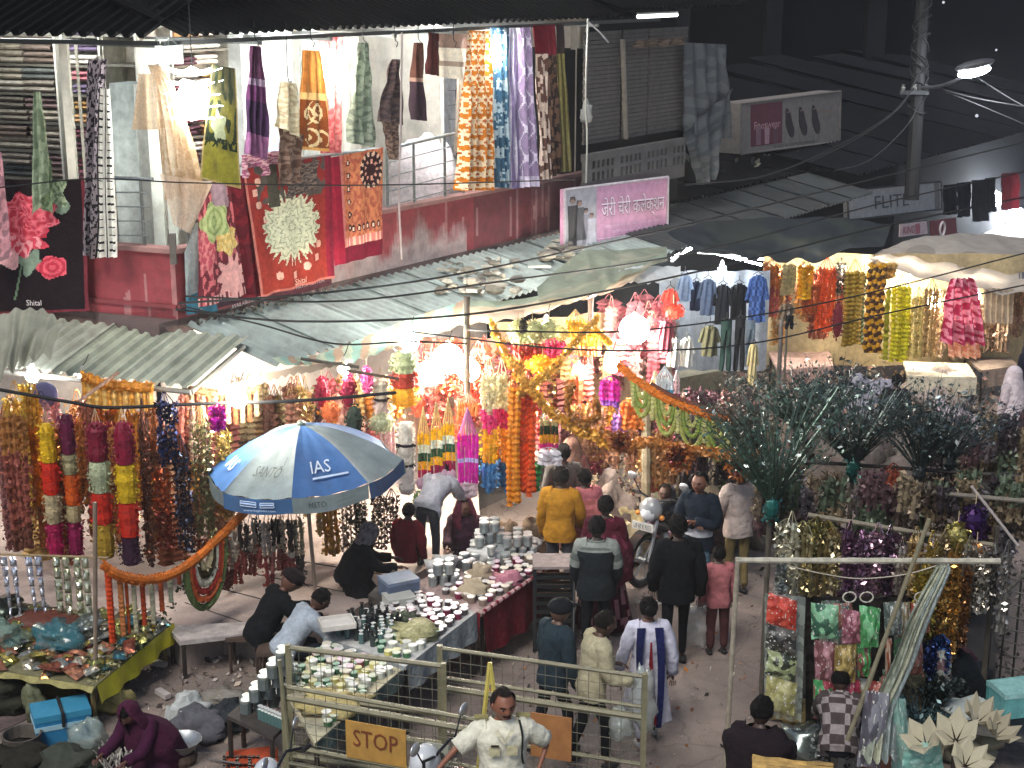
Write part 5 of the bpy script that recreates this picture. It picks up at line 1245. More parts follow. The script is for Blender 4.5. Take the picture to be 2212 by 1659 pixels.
for a in (('blue plaid shirt with a white tag, rightmost in the clothes stall', 1638, 592, 695, 46, Yc, '3c5a90', plaid('4a6aa8', '2c4474')),
          ('black jacket beside the blue plaid shirt', 1597, 610, 690, 44, Yc+.2, '14161c'), ('charcoal shirt in the middle of the clothes stall', 1562, 612, 700, 40, Yc, '24262c'),
          ('grey blue shirt hanging left of the charcoal one', 1530, 600, 680, 40, Yc, '5c6c84'), ('navy shirt at the top left of the clothes stall', 1505, 605, 670, 34, Yc+.3, '222c44'),
          ('pale blue small shirt under the tube light', 1480, 590, 650, 34, Yc, '9ab0cc'), ('white shirt low at the left of the clothes stall', 1455, 728, 790, 34, 19.9, 'c4c8c0'), ('second white shirt low beside the first', 1484, 726, 790, 34, 20.0, 'd0d4cc'),
          ('olive grey shirt over the white shirts', 1534, 700, 768, 44, 20.4, '50503c'), ('red printed frock near the top of the clothes stall', 1448, 622, 668, 38, 21.0, 'b83c30'), ('deep maroon long frock below the red one', 1440, 690, 760, 34, 19.6, '7c3a44'),
          ('brown cut off shorts hanging from a T stand', 1700, 652, 692, 34, 23.2, '6a5a48'), ('cream child frock on the low rack', 1628, 738, 830, 24, 20.6, 'b4ab80')):
    shirt(*a)
for a in (('dark green long trousers left of the pillar', 1570, 690, 800, 30, 21.2, '1e3430'), ('black jeans next to the green trousers', 1600, 685, 800, 28, 21.3, '16181c'), ('pale jeans behind the black ones', 1622, 690, 790, 26, 21.6, '7c8c98'), ('tiny black shorts on the T stand', 1706, 680, 710, 22, 23.1, '101014')):
    shirt(*a, tr=True)
t = thing('display_stand', W(1700, 812, 23.1), 'thin metal T stand holding shorts in front of the far stall', 'stand')
m = MB(); a = W(1700, 700, 23.1); m.tube([Vector((a.x, a.y, .4)), a], .02, H('77746c'), 6); m.build('upright', METAL, t); m = MB(); m.tube([a-Vector((.15, 0, 0)), a+Vector((.15, 0, 0))], .014, H('77746c'), 6); m.build('crossbar', METAL, t)
# --- dense fill: crowded thin bundles behind everything
warm = ['c87848', 'a85a38', 'd8a060', 'b84848', 'e0c08c', '8a4438', 'c89030', 'd87870', '904c54', 'a88850']
fill(36, 495, 660, 805, 850, (120, 300), 17.4, 17.9, ['b48a5a', '8c5c40', 'c8a86c', '9c6a50', 'd0b888', '704838', 'a8745c'], 'string bundle on the back rail behind the umbrella', 'string bundles behind the umbrella')
fill(26, 650, 850, 800, 840, (90, 170), 17.8, 18.3, ['d0787c', 'c8a060', 'e0b0a0', 'd89040', 'a84850', 'd8c8a0'], 'string bundle on the back rail right of the umbrella top', 'string bundles right of the umbrella top')
fill(30, 880, 1060, 715, 770, (60, 200), 18.9, 19.6, ['c86858', 'b84838', 'd88878', 'a83838', 'e0b0a0', 'c04c30'], 'string bundle behind the glowing globe cluster', 'red string bundles behind the globes')
fill(34, 1060, 1330, 720, 800, (80, 220), 18.8, 19.8, warm, 'string bundle behind the gold swags', 'string bundles behind the gold swags')
fill(26, 1290, 1450, 620, 720, (70, 170), 20.4, 21.4, ['b06870', 'c88088', 'a05058', 'd0a098', '8a4a50', 'c8b8a0'], 'string bundle beside the largest globe', 'pink string bundles beside the largest globe')
fill_stuff(22, 1210, 1480, 850, 930, (80, 170), 18.6, 19.6, ['a87c50', 'c89858', 'b86850', '9c6c48', 'd0a080', '84585c', 'c06878'], 'low brown string bundle under the gold swags', 'low string bundles under the gold swags')
fill_stuff(26, 1470, 1640, 830, 880, (60, 140), 18.6, 19.8, ['6a5048', '7c5c54', '84645c', '5c4844', '6c4450'], 'dark rose strand bundle behind the orange rope', 'dark rose strands behind the orange rope')
fill_stuff(18, 2000, 2220, 620, 660, (80, 140), 25.2, 25.8, ['a89078', 'b8a488', '8c7058', 'c0a890'], 'tan string bundle in the far right stall', 'tan string bundles in the far right stall')
fill_stuff(12, 1650, 1830, 560, 600, (90, 150), 25.0, 25.6, ['b87848', 'c89858', 'a05840'], 'orange brown string bundle at the back of the far stall', 'string bundles at the back of the far stall')
# long strands below the umbrella (zoom: striped white/black/maroon bead curtains)
for i, (u, v0, v1, c1, c2) in enumerate(((478, 1140, 1330, '6a2c24', '4a201c'), (492, 1150, 1290, '8a8078', '5a2c24'), (508, 1120, 1320, 'b0a498', '7a3028'), (524, 1110, 1240, '2c2420', '6a2c28'), (540, 1110, 1250, 'a89c90', '7c3830'),
        (556, 1105, 1230, '1e1c1c', '8a4440'), (574, 1100, 1280, 'b4a89c', '8a3c38'), (592, 1100, 1240, '26201e', '9c6058'), (608, 1098, 1250, 'a89888', '703028'), (626, 1096, 1290, '3a2c28', '84403c'), (644, 1094, 1285, '989078', '4c4440'))):
    g(cname(c1)+' topped '+cname(c2)+' bead strand hanging in the dark under the umbrella rim', u, 19, v0, v1, 15.95+.06*(i % 3), [(.45, c1), (.52, 'b8ac98'), (1, c2)], 'petals', 2, grp='bead curtain pieces under the umbrella rim', zmin=.5)
for i, (u, w_, v0, v1, c, lab) in enumerate(((712, 36, 1075, 1245, 'b4862c', 'golden leaf strand under the umbrella right of its pole'), (690, 16, 1080, 1160, 'd8b464', 'short pale gold strand close to the umbrella pole'), (752, 40, 1068, 1250, '5c4c40', 'dark brown beaded strands under the umbrella edge'),
        (778, 26, 1064, 1330, '343834', 'longest grey black tinsel strands near the bent woman'), (818, 30, 1055, 1190, '3c2420', 'dark red brown strand curtain right of the umbrella'), (845, 30, 1055, 1180, '4c2c24', 'second dark red brown strand curtain by the boy in red'), (905, 24, 1060, 1120, '50703c', 'green leaf strands behind the man in white'), (930, 40, 1040, 1078, '181418', 'black bag like bundle above the man in white'))):
    g(lab, u, w_, v0, v1, 17.0+.7*(u > 900), [(.6, c), (1, vary(H(c), .2))], 'petals' if i in (0, 6) else 'tinsel', 4, zmin=.46)
# ================================================================ umbrella
apex = W(650, 917, 15.93); base = Vector((-2.18, 15.93, 0))
ax_ = (apex-base).normalized(); ax_ = (ax_+Vector((-.02, .0, 0))).normalized()
ex = Vector((1, 0, 0)); ex = (ex-ax_*ex.dot(ax_)).normalized(); ey = ax_.cross(ex)
umb = thing('umbrella', base, 'large blue and white advertising umbrella over the seated pair', 'umbrella')
m = MB(); m.tube([base, apex+ax_*.05], .022, H('8c7a6c'), 10); m.build('pole', PAINT, umb)
m = MB(); m.lathe(apex, [(.05, -.02), (.05, .02), (.012, .05)], H('6d7a72'), 10, axis=ax_); m.build('cap', PLASTIC, umb)
UR, UH = 1.07, .47
def um(a, r, sag=0):
    z = UH*(1-(1-r)**1.0*0)  # placeholder
    return apex+(ex*math.cos(a)+ey*math.sin(a))*UR*r-ax_*(UH*(r**1.7)+sag)
UB, UWt = '38649a', '7c8a8c'
UM = mat('umbrella_fabric', .75, dirt=.35, var=.25, vscale=4, transl=.12, bump=.15, bscale=25)
a0 = -math.pi/2
for k in range(8):
    A0, A1 = a0+k*math.pi/4, a0+(k+1)*math.pi/4
    c = H(UB) if k % 2 == 0 else H(UWt)
    m = MB()
    def fn(s, t, A0=A0, A1=A1):
        p0, p1 = um(A0, t), um(A1, t); q = p0.lerp(p1, s)
        return q-ax_*(.07*t*math.sin(math.pi*s)*.6)+ax_*.008*math.sin(s*18+t*3)*t
    m.grid(fn, 12, 14, c); pn = m.build('canopy_panel', UM, umb, True)
    m = MB()
    def fv(s, t, A0=A0, A1=A1):
        q = um(A0, 1).lerp(um(A1, 1), s); q = q-ax_*(.07*math.sin(math.pi*s)*.6)
        o = (q-apex); o = o-ax_*o.dot(ax_); o.normalize()
        return q-ax_*.17*t+o*(.012+.018*t*math.sin(s*5+k))
    m.grid(fv, 10, 4, H(UWt) if k % 2 == 0 else H('37608e')); vl = m.build('valance_flap', UM, umb, True)
    m = MB(); m.tube([um(A0, r)-ax_*.015 for r in (0, .25, .5, .75, 1)], .006, H('55605c'), 4); m.build('rib', METAL, umb)
    def lay(stg, s0, t0, s1, t1, c, fnn, par, nd=.02):
        O = fnn(s0, t1); X = fnn(s1, t1)-O; Y = fnn(s0, t0)-O; n = X.cross(Y).normalized(); 
        if n.dot(CAM-O) < 0: n = -n
        text(stg, O+n*nd, X, Y, SF, par, c=c)
    if k == 0:
        lay('IAS', .3, .66, .62, .8, 'c8d4e0', fn, pn, .03); lay('_____________', .3, .84, .85, .86, 'b8c8dc', fn, pn, .03)
        lay('MSTO', .2, .3, .42, .66, '2a3430', fv, vl); lay('KSG DELHI JAIPUR INDORE', .55, .3, .9, .4, '8a968e', fv, vl); lay('IMPROVING TEACHING', .55, .55, .85, .66, '8a968e', fv, vl)
    if k == 7:
        lay('SANTO', .28, .7, .74, .82, '2c3a36', fn, pn, .035); lay('_/', .72, .58, .84, .7, '2c3a36', fn, pn, .035)
        lay('www.ksgindia.com', .3, .68, .75, .86, 'b8c8e0', fv, vl)
        for (s0, s1) in ((.26, .48), (.54, .74)):
            O = fv(s0, .5); X = fv(s1, .5)-O; Y = fv(s0, .2)-O; n = X.cross(Y).normalized(); n = n if n.dot(CAM-O) > 0 else -n
            mm = MB(); P_ = [O+n*.02, O+X+n*.02, O+X+Y+n*.02, O+Y+n*.02]
            for i in range(4): mm.tube([P_[i], P_[(i+1) % 4]], .005, H('b8c8e0'), 4)
            mm.tube([(P_[0]+P_[3])/2, (P_[1]+P_[2])/2], .012, H('9ab0d0'), 4); mm.build('printed_box', SF, vl)
    if k == 6: lay('IAS', .3, .7, .6, .84, 'c8d4e0', fn, pn, .03)
for k in range(8):
    A0 = a0+k*math.pi/4; m = MB(); m.tube([apex-ax_*.75, um(A0, .55)-ax_*.02], .005, H('55605c'), 4); m.build('stretcher', METAL, umb)
# ================================================================ tables
def poly_table(label, pts, z, cloth_c, drop=None, leg_c='2c2622', th=.04, top_m=None, legs=True, drops=(), cat='table', legz=0):
    P = [G(u, v, z) for u, v in pts]; c = sum(P, Vector((0, 0, 0)))/len(P)
    t = thing('market_table', Vector((c.x, c.y, 0)), label, cat)
    m = MB(); m.prism(P[::-1] if (P[1]-P[0]).cross(P[2]-P[1]).z > 0 else P, (0, 0, -th), H(cloth_c)); m.build('tabletop', top_m or WOOD, t)
    if legs:
        for p in P:
            q = p.lerp(c, .08); m = MB(); m.tube([Vector((q.x, q.y, legz)), Vector((q.x, q.y, z-th-.002))], .025, H(leg_c), 6); m.build('leg', PAINT, t)
    for (i, h, cc, mt) in drops:
        a, b = P[i], P[(i+1) % len(P)]; d = (b-a).normalized(); n = Vector((d.y, -d.x, 0)); n = n if n.dot(a-c) > 0 else -n; m = MB(); sd_ = R.random()*20
        m.grid(lambda s, q: a.lerp(b, s)+n*(.02+.03*q+.022*math.sin(s*26+sd_)*q)-Z*(q*h*(1+.12*noise.noise(Vector((s*4, 0, sd_))))-.004), 44, 8, H(cc)); m.build('cloth_drop', mt, t, True)
    return t, P, c
T1 = poly_table('long table with a dark red cloth front covered in jars', [(1204, 1212), (1040, 1325), (880, 1268), (1090, 1160)], .75, 'a08a84', drops=[(0, .5, '6e1a26', CLOTH), (1, .3, '6e1a26', CLOTH), (3, .3, '6e1a26', CLOTH)])
T2 = poly_table('middle table with a pale cloth edge full of small pots', [(1034, 1318), (876, 1440), (702, 1375), (872, 1270)], .75, 'b8b8b4', drops=[(0, .26, '8c9496', CLOTH), (1, .2, '8c9496', CLOTH)])
T3 = poly_table('near table behind the barricade with green and yellow goods', [(868, 1446), (680, 1606), (610, 1480), (700, 1388)], .72, 'c0b89a', drops=[(0, .12, '4c5a58', CLOTH)])
# red and white fringe on the edge of the first table
m = MB(); a, b = T1[1][0], T1[1][1]
m.tube([a.lerp(b, i/40)+Z*(.02+.008*(i % 2))+Vector((.02, -.02, 0)) for i in range(41)], .022, [H('c8a0a0') if i % 3 else H('7a2030') for i in range(41)], 6)
m.build('fringe', CLOTH, T1[0])
CYN = {}
def cyl_mesh(name, r, h, body, lid, lr=1.06, lh=.2, mt=None, n=10):
    m = MB(); m.lathe((0, 0, 0), [(r*.92, 0), (r, h*.04), (r, h*(1-lh)), (r*.85, h*(1-lh)), (r*lr, h*(1-lh)+.002), (r*lr, h*.98), (r*.9, h)], [H(body)]*3+[H(lid)]*3, n)
    me = m.mesh(name, mt or GLOSS, (0, 0, 0)); CYN[me.name] = 'a %s bodied %s lidded ' % (cname(body), cname(lid)); return me
GLOSS = mat('gloss_plastic', .25, var=.1, spec=.7)
CANM = mat('can_metal', .3, metal=.55, var=.2, vscale=30)
JARS = {
 'tin': [cyl_mesh('tin_can', .05, .12, '9aa2a2', 'c0c6c4', mt=CANM), cyl_mesh('tin_can', .055, .13, '8c9494', 'b4baba', mt=CANM), cyl_mesh('tin_can', .045, .1, 'a8aca8', 'd0d2ce', mt=CANM)],
 'pot': [cyl_mesh('small_pot', .04, .07, '3c3438', 'd0ccc8'), cyl_mesh('small_pot', .042, .075, '6a1838', 'e0c8d0'), cyl_mesh('small_pot', .04, .06, '504c4c', 'b8b4b4'), cyl_mesh('small_pot', .045, .08, '7c6c60', 'd8d0c0')],
 'bottle': [cyl_mesh('bottle', .03, .17, '2a3434', '14181a', lr=.5, lh=.3), cyl_mesh('bottle', .028, .14, '4c6a68', 'c8ccc8', lr=.5, lh=.25), cyl_mesh('bottle', .032, .19, '1c2024', '202428', lr=.45, lh=.3)],
 'green': [cyl_mesh('small_tub', .04, .06, '3c6a44', 'c8d0b8'), cyl_mesh('small_tub', .04, .05, 'c0b868', 'e0dca8'), cyl_mesh('small_tub', .035, .06, '2c5a44', '9ab8a0'), cyl_mesh('small_tub', .045, .07, 'b8bcb0', 'e4e4dc')]}
def scatter(P, z, n, kinds, label, group, cat, inset=.06, mind=.085, reg=None):
    out = []; tries = 0; quad = P
    while len(out) < n and tries < n*30:
        tries += 1; s, t_ = R.uniform(inset, 1-inset), R.uniform(inset, 1-inset)
        if reg and not (reg[0] < s < reg[1] and reg[2] < t_ < reg[3]): continue
        p = quad[0].lerp(quad[1], s).lerp(quad[3].lerp(quad[2], s), t_)
        if any((p-q).length < mind for q in out): continue
        out.append(p.copy()); me = R.choice(kinds)
        o = bpy.data.objects.new(me.name.split('.')[0], me); COL.objects.link(o); o.location = Vector((p.x, p.y, z+.001)); o.rotation_euler = (0, 0, R.uniform(0, 6)); tag(o, CYN[me.name][2:]+label, cat, group)
        if R.random() < .2 and kinds is JARS['tin']:
            o2 = bpy.data.objects.new(me.name.split('.')[0], me); COL.objects.link(o2); o2.location = o.location+Z*.131; tag(o2, 'upper '+label.replace('single ', '')+', standing on another', cat, group)
    return out
P1 = T1[1]; P2 = T2[1]; P3 = T3[1]
def put(me, p, label, cat, group=None, rz=None):
    o = bpy.data.objects.new(me.name.split('.')[0], me); COL.objects.link(o); o.location = Vector(p); o.rotation_euler = (0, 0, R.uniform(0, 6) if rz is None else rz); tag(o, label, cat, group); return o
# pyramids of tins at the back of the red table
for (u, v, nx, nz_, lab, grp) in ((1062, 1196, 4, 3, 'grey tin can in the tall stack at the back of the red clothed table', 'tins stacked on the red clothed table'), (1122, 1204, 4, 2, 'grey tin can in the lower stack beside the tall tin stack', 'lower tin stack on the red clothed table'),
        (975, 1265, 3, 2, 'pale tin can in the stack at the left part of the red clothed table', 'left tin stack on the red clothed table')):
    p0 = G(u, v, .75)
    for k in range(nz_):
        for i in range(nx-k):
            for j in range(2):
                put(R.choice(JARS['tin'][:2]), p0+Vector((.118*(i+.5*k)-.2, .118*j+.02*i, .131*k)), lab, 'tin can', grp)
scatter(P1, .75, 70, JARS['pot'], 'little pot in the rows on the red clothed table', 'little pots on the red clothed table', 'pot', reg=(.1, 1, .02, .62), mind=.088)
scatter(P1, .75, 24, JARS['tin'], 'single tin can standing loose on the red clothed table', 'loose tins on the red clothed table', 'tin can', reg=(.0, .6, .5, 1), mind=.11)
scatter(P2, .75, 80, JARS['pot'][1:3]+JARS['pot'][:1], 'pot on the middle table', 'dark pots on the middle table', 'pot', reg=(0, .5, 0, .8), mind=.085)
scatter(P2, .75, 46, JARS['bottle'], 'slim bottle on the middle table', 'slim bottles on the middle table', 'bottle', reg=(.55, 1, .45, 1), mind=.075)
scatter(P2, .75, 50, JARS['green'], 'tub on the near half of the middle table', 'tubs on the middle table', 'tub', reg=(.5, 1, 0, .5), mind=.085)
scatter(P3, .72, 90, JARS['green'], 'tub on the near table', 'tubs on the near table', 'tub', mind=.085, reg=(0, .85, .05, 1))
scatter(P3, .72, 20, JARS['pot'], 'pot at the far corner of the near table', 'dark pots on the near table', 'pot', mind=.085, reg=(0, .35, .4, 1))
# scattered trays, packets, cloths on the tables
def packet_mesh(c, w_, d, h, mt): 
    m = MB(); m.grid(lambda s, t: Vector(((s-.5)*w_, (t-.5)*d, h*math.sin(math.pi*s)**.5*math.sin(math.pi*t)**.5*(1+.25*R.uniform(-1, 1)))), 6, 5, lambda s, t: vary(H(c), .25)); return m.mesh('packet', mt, (0, 0, 0))
def tray(label, u, v, z, w_, d, c, rz=0, h=.05, cat='tray', mt=None, name='tray'):
    p = G(u, v, z); m = MB(); M_ = Matrix.Rotation(rz, 3, 'Z')
    m.box(p+Z*(.012), (w_, d, .02), H(c), M_)
    for (x, y, sx, sy) in ((0, d/2, w_, .015), (0, -d/2, w_, .015), (w_/2, 0, .015, d), (-w_/2, 0, .015, d)): m.box(p+M_ @ Vector((x, y, h/2)), (sx, sy, h), vary(H(c), .1), M_)
    t = m.build(name, mt or PLASTIC, loc=p); return tag(t, label, cat)
tray('flat tray of cosmetics in the middle of the red clothed table', 1150, 1230, .755, .5, .3, '3c3a3c', .9, .04)
for i, (u, v, w_, d, h, c, lab) in enumerate(((960, 1238, .35, .3, .12, 'c8c8c4', 'crumpled white wrapping on the red clothed table'), (1050, 1212, .4, .2, .08, 'd0d0cc', 'long white wrapping behind the tins'), (1040, 1252, .25, .25, .1, 'a89880', 'tan crumpled paper on the red clothed table'),
        (1095, 1262, .35, .25, .07, 'b87888', 'pink heap of ribbons on the red clothed table'), (1020, 1285, .3, .3, .08, 'b8a88c', 'beige heap of small packets on the red clothed table'), (1142, 1180, .3, .2, .06, 'c4c4c0', 'row of white packets behind the red clothed table'))):
    bundle(lab, 'wrapping', G(u, v, .755), (w_, d, h*2), c, PAPER, i, 'wrapping', rough=.5, sub=(14, 8))
bundle('cream flower heap on the middle table', 'flower heap', G(890, 1378, .755), (.5, .4, .14), 'c0bc8c', PETAL, 3, 'flower_heap', rough=.6, sub=(16, 8))
bundle('pale yellow flower heap on the near table', 'flower heap', G(715, 1528, .725), (.55, .45, .14), 'c4b478', PETAL, 5, 'flower_heap', rough=.6, sub=(16, 8))
bundle('dark green sprigs heap on the middle table', 'flower heap', G(870, 1345, .755), (.4, .25, .1), '3c4a34', PETAL, 6, 'flower_heap', rough=.7, sub=(14, 8))
# boxes by the tables
def abox(label, u, v, z, size, c, rz, cat='box', name='box', mt=None, lid=None, bevel=False):
    p = G(u, v, z); t = thing(name, p, label, cat); M_ = Matrix.Rotation(rz, 3, 'Z'); h = size[2]
    m = MB(); m.box(p+Z*(h*.4), (size[0], size[1], h*.8), H(c), M_); m.build('body', mt or PLASTIC, t)
    m = MB(); m.box(p+Z*(h*.9+.002), (size[0]*1.03, size[1]*1.03, h*.2), H(lid or c), M_); m.build('lid', mt or PLASTIC, t); return t
abox('blue grey steel cash box beside the boy in red', 862, 1284, .75, (.36, .28, .2), '4c5c74', .5, mt=PAINT, name='cash_box', lid='6a7a90')
st_ = poly_table('small dark side table under the cash box', [(905, 1262), (860, 1320), (795, 1285), (850, 1230)], .74, '3a3632')
abox('white kitchen scale next to the cash box', 862, 1302, .75, (.3, .24, .09), 'b4b4ac', .4, name='scale', cat='scale')
for k in range(4): tray(('lowest', 'second', 'third', 'top')[k]+' carton of the pile at the corner of the middle table', 728, 1350, .76+.055*k, .33, .26, 'a8a89c' if k < 3 else 'd8d4cc', .3, .05, 'carton', PAPER, 'carton')
# black crate tower right of the red table
cp = G(1195, 1395, 0); t = thing('crate_tower', cp, 'black plastic crate tower standing at the end of the red clothed table', 'crate')
bw = .42
for k in range(9):
    z = .08+k*.1; m = MB()
    for sx, sy, x, y in ((bw, .02, 0, -bw*.4), (bw, .02, 0, bw*.4), (.02, bw*.8, -bw/2, 0), (.02, bw*.8, bw/2, 0)): m.box(cp+Vector((x, y, z)), (sx, sy, .045), H('15191c'))
    m.build('slat', GLOSS, t)
for x in (-1, 1):
    for y in (-1, 1):
        m = MB(); m.box(cp+Vector((x*bw*.5, y*bw*.4, .5)), (.04, .04, 1.0), H('1c2024')); m.build('corner_post', GLOSS, t)
m = MB(); m.box(cp+Z*1.0, (bw*1.1, bw*.95, .03), H('8a7c78')); m.build('top_board', WOOD, t)
m = MB(); m.box(cp+Vector((.215, -.19, .55)), (.012, .012, .9), H('8c9498')); m.build('steel_edge', METAL, t)
# tin cart at the left of the barricade: pyramid of white tins
Ct = poly_table('low dark stand carrying a pyramid of pale tins left of the barricade', [(622, 1560), (590, 1592), (490, 1545), (520, 1520)], .45, '3a3430')
p0 = G(532, 1540, .45)
for k in range(5):
    for i in range(5-k):
        for j in range(2): put(cyl_mesh('paint_tin', .055, .14, '7c8888', 'a0a8a4', mt=CANM) if (k, i, j) == (0, 0, 0) else bpy.data.meshes['paint_tin'], p0+Vector((.125*(i+.8*k)*.95, .1*j+.07*i-.04*k, .142*k)), 'pale tin in the pyramid left of the barricade', 'tin can', 'pyramid of pale tins')
for i in range(8): put(JARS['bottle'][1], G(565+i*7, 1548+i*3, .45)+Vector((0, -.05, 0)), 'narrow pale bottle in front of the tin pyramid', 'bottle', 'bottles before the tin pyramid')
# bench with pale cloth behind the yard
poly_table('low bench with a pale stone top beside the marigold stall', [(590, 1340), (585, 1362), (388, 1385), (360, 1352)], .44, 'a8a09c', th=.05)
# ================================================================ left stall
LT, LP, LC = poly_table('left stall table heaped with foil packets behind the steel pole', [(206, 1482), (-60, 1438), (-40, 1290), (372, 1345)], .5, '6e6a4c', drops=[(3, .2, 'b8b02c', PLASTIC), (0, .05, '8c8450', WOOD)], leg_c='6a5c38')
PKC = ('b08450', 'a05c44', '8c8c50', '9a9a90', 'c08060', '3c6c74', '787060', 'a8984c', 'c8c0a8')
PK = [packet_mesh(c, .17, .11, .035, TINSEL) for c in PKC]
for i in range(150):
    s, q = R.random(), R.random(); p = LP[0].lerp(LP[1], s).lerp(LP[3].lerp(LP[2], s), q)
    k = R.randrange(9) if q < .5 else R.choice((5, 6, 3, 2))
    o = put(PK[k], p+Z*R.uniform(.004, .1), cname(PKC[k])+' foil packet heaped on the left stall table', 'packet', 'foil packets on the left stall table'); o.rotation_euler = (R.uniform(-.4, .4), R.uniform(-.4, .4), R.uniform(0, 6)); o.scale = (R.uniform(.7, 1.3),)*3
bundle('turquoise plastic bag of goods on the left stall table', 'bag', G(128, 1402, .52), (.4, .32, .3), '3c7078', FILM, 7, 'plastic_bag', rough=.6, sub=(18, 12))
bundle('clear greenish bag at the left end of the stall table', 'bag', G(15, 1395, .52), (.4, .35, .3), '7a9488', FILM, 9, 'plastic_bag', rough=.6, sub=(18, 12))
bundle('brick red tray of incense sticks on the stall table', 'goods', G(95, 1350, .52), (.75, .35, .14), '6a3c30', PETAL, 4, 'goods_heap', rough=.3, sub=(18, 8))
bundle('grey pile of small glass goods behind the steel pole', 'goods', G(190, 1372, .52), (.4, .4, .2), '78807c', TINSEL, 6, 'goods_heap', rough=.5, sub=(18, 10))
bundle('dark mesh of beads at the left corner of the stall', 'goods', G(10, 1330, .52), (.5, .4, .22), '343c34', TINSEL, 8, 'goods_heap', rough=.5, sub=(18, 10))
m = MB(); a = G(207, 1545, 0); q = W(205, 1085, a.y); m.tube([a, Vector((q.x, a.y, q.z))], .022, H('7c6c5c'), 8); tag(m.build('steel_pole', PAINT), 'thin brown pole at the front corner of the left stall', 'pole')
bamboo('rail carrying the foil sachet strips', W(-30, 1196, 15.0), W(235, 1205, 14.4), .012, '8a7858')
# leaves and flowers at the yellow edge
m = MB()
for i in range(160):
    s = R.random(); p = LP[3].lerp(LP[0], s)+Vector((R.uniform(-.12, .02), R.uniform(-.1, .1), R.uniform(.0, .09))); m.scrap(p, .07, vary(H(R.choice(('4c5c34', 'b8b48c', '343c24', 'c8a838'))), .2))
tag(m.build('leaf_litter', PETAL), 'loose leaves and petals along the yellow edge of the stall table', 'leaves', kind='stuff')
# things on the ground at the lower left
ib = abox('blue and white ice box with a dark strap under the left stall', 135, 1590, 0, (.52, .34, .32), '2c78a4', .42, 'ice box', 'ice_box', PLASTIC, '3c88a8')
q = wloc(ib); M_ = Matrix.Rotation(.42, 3, 'Z')
m = MB(); m.box(q+Z*.19, (.532, .352, .05), H('9cc0cc'), M_); m.build('white_band', PLASTIC, ib)
m = MB(); m.box(q+M_ @ Vector((.0, 0, .335)), (.03, .37, .01), H('181c20'), M_); m.box(q+M_ @ Vector((0, -.187, .26)), (.03, .012, .14), H('181c20'), M_); m.build('strap', RUBBER, ib)
m = MB(); p = G(50, 1625, 0); m.lathe(p, [(.13, 0), (.17, .1), (.19, .2), (.17, .2), (.15, .08)], H('4c443c'), 16); tag(m.build('basket', WOOD, loc=p), 'dark woven basket left of the ice box', 'basket')
GB = [('crumpled translucent plastic bag right of the ice box', 185, 1640, (.42, .3, .42), '8c9a94', FILM), ('white cloth wrapped goods beside the purple shawl', 408, 1570, (.4, .3, .35), 'a9adaa', CLOTH), ('grey sack behind the white wrapped goods', 440, 1590, (.55, .4, .3), '54545a', CLOTH),
      ('dark sack at the right of the white wrapped goods', 490, 1580, (.4, .4, .32), '2c3034', CLOTH), ('pale crumpled plastic over the dark sack', 485, 1525, (.4, .25, .2), '8e8a80', FILM), ('dark bundle at the bottom left edge', 40, 1655, (.8, .5, .2), '26241e', CLOTH),
      ('grey green sack at the bottom beside the spiky heap', 160, 1668, (.6, .5, .28), '3c4038', CLOTH), ('tan round basket lid leaning behind the pole', 250, 1540, (.35, .2, .3), '7c7444', WOOD), ('brown leaf sack under the stall table', 90, 1515, (.7, .4, .42), '5c5230', CLOTH),
      ('dark olive leaf heap at the far left under the table', 10, 1530, (.7, .5, .4), '33342a', CLOTH), ('pale leaf bunch hanging under the stall table', 78, 1555, (.22, .2, .45), '74785c', PETAL), ('yellow plastic bag at the foot of the stall pole', 240, 1508, (.3, .2, .3), 'b8a828', PLASTIC)]
for i, (lab, u, v, sz_, c, mt) in enumerate(GB): bundle(lab, lab.split()[-1] if False else ('bag' if 'bag' in lab else 'sack' if 'sack' in lab else 'bundle'), G(u, v, 0), sz_, c, mt, i+3, 'bag' if 'bag' in lab else 'sack' if 'sack' in lab else 'bundle', rough=.4, sub=(18, 12))
m = MB(); p = G(393, 1648, 0); m.lathe(p+Z*.12, [(.1, 0), (.14, .04), (.19, .12), (.2, .125), (.185, .115), (.13, .05), (.0, .03)], H('b0b4b4'), 24); tag(m.build('steel_bowl', METAL, smooth=True, loc=p), 'shiny steel bowl on the ground near the purple shawl', 'bowl')
m = MB(); m.lathe(p, [(.13, 0), (.15, .06), (.14, .115)], H('4a3a30'), 16); tag(m.build('pot_ring', WOOD, loc=p), 'dark pot ring carrying the steel bowl', 'stand')
m = MB(); m.prism([G(490, 1622, .02), G(600, 1610, .02), (G(600, 1690, .02)), G(478, 1690, .02)], (0, 0, -.015), H('a8482c')); tag(m.build('ground_sheet', CLOTH), 'orange red sheet spread on the ground at the bottom', 'sheet')
m = MB(); m.prism([G(560, 1655, .03), G(604, 1648, .03), G(590, 1700, .03), G(555, 1700, .03)], (0, 0, -.01), H('a8a060')); tag(m.build('paper_sheet', PAPER), 'yellow paper on the orange red ground sheet', 'paper')
m = MB()
for i in range(60):
    p = G(R.uniform(225, 290), R.uniform(1625, 1670), .1); d = Vector((R.uniform(-.1, .1), R.uniform(-.1, .1), .16)); m.tube([p, p+d], .007, vary(H('a8a49c'), .3), 3)
tag(m.build('spiky_sticks', WOOD), 'heap of pale spiky sticks at the bottom left', 'sticks', kind='stuff')
m = MB()
for i in range(9):
    for j in range(7): m.box(G(485+i*9, 1635+j*6, .03), (.03, .03, .02), H('1c1414')) if (i*j) % 3 == 0 else None
m.tube([G(450, 1640, .05), G(520, 1650, .05)], .012, H('1a1616'), 4); o = m.build('black_beads', PLASTIC); tag(o, 'black beads laid out on the orange red sheet', 'beads', kind='stuff')
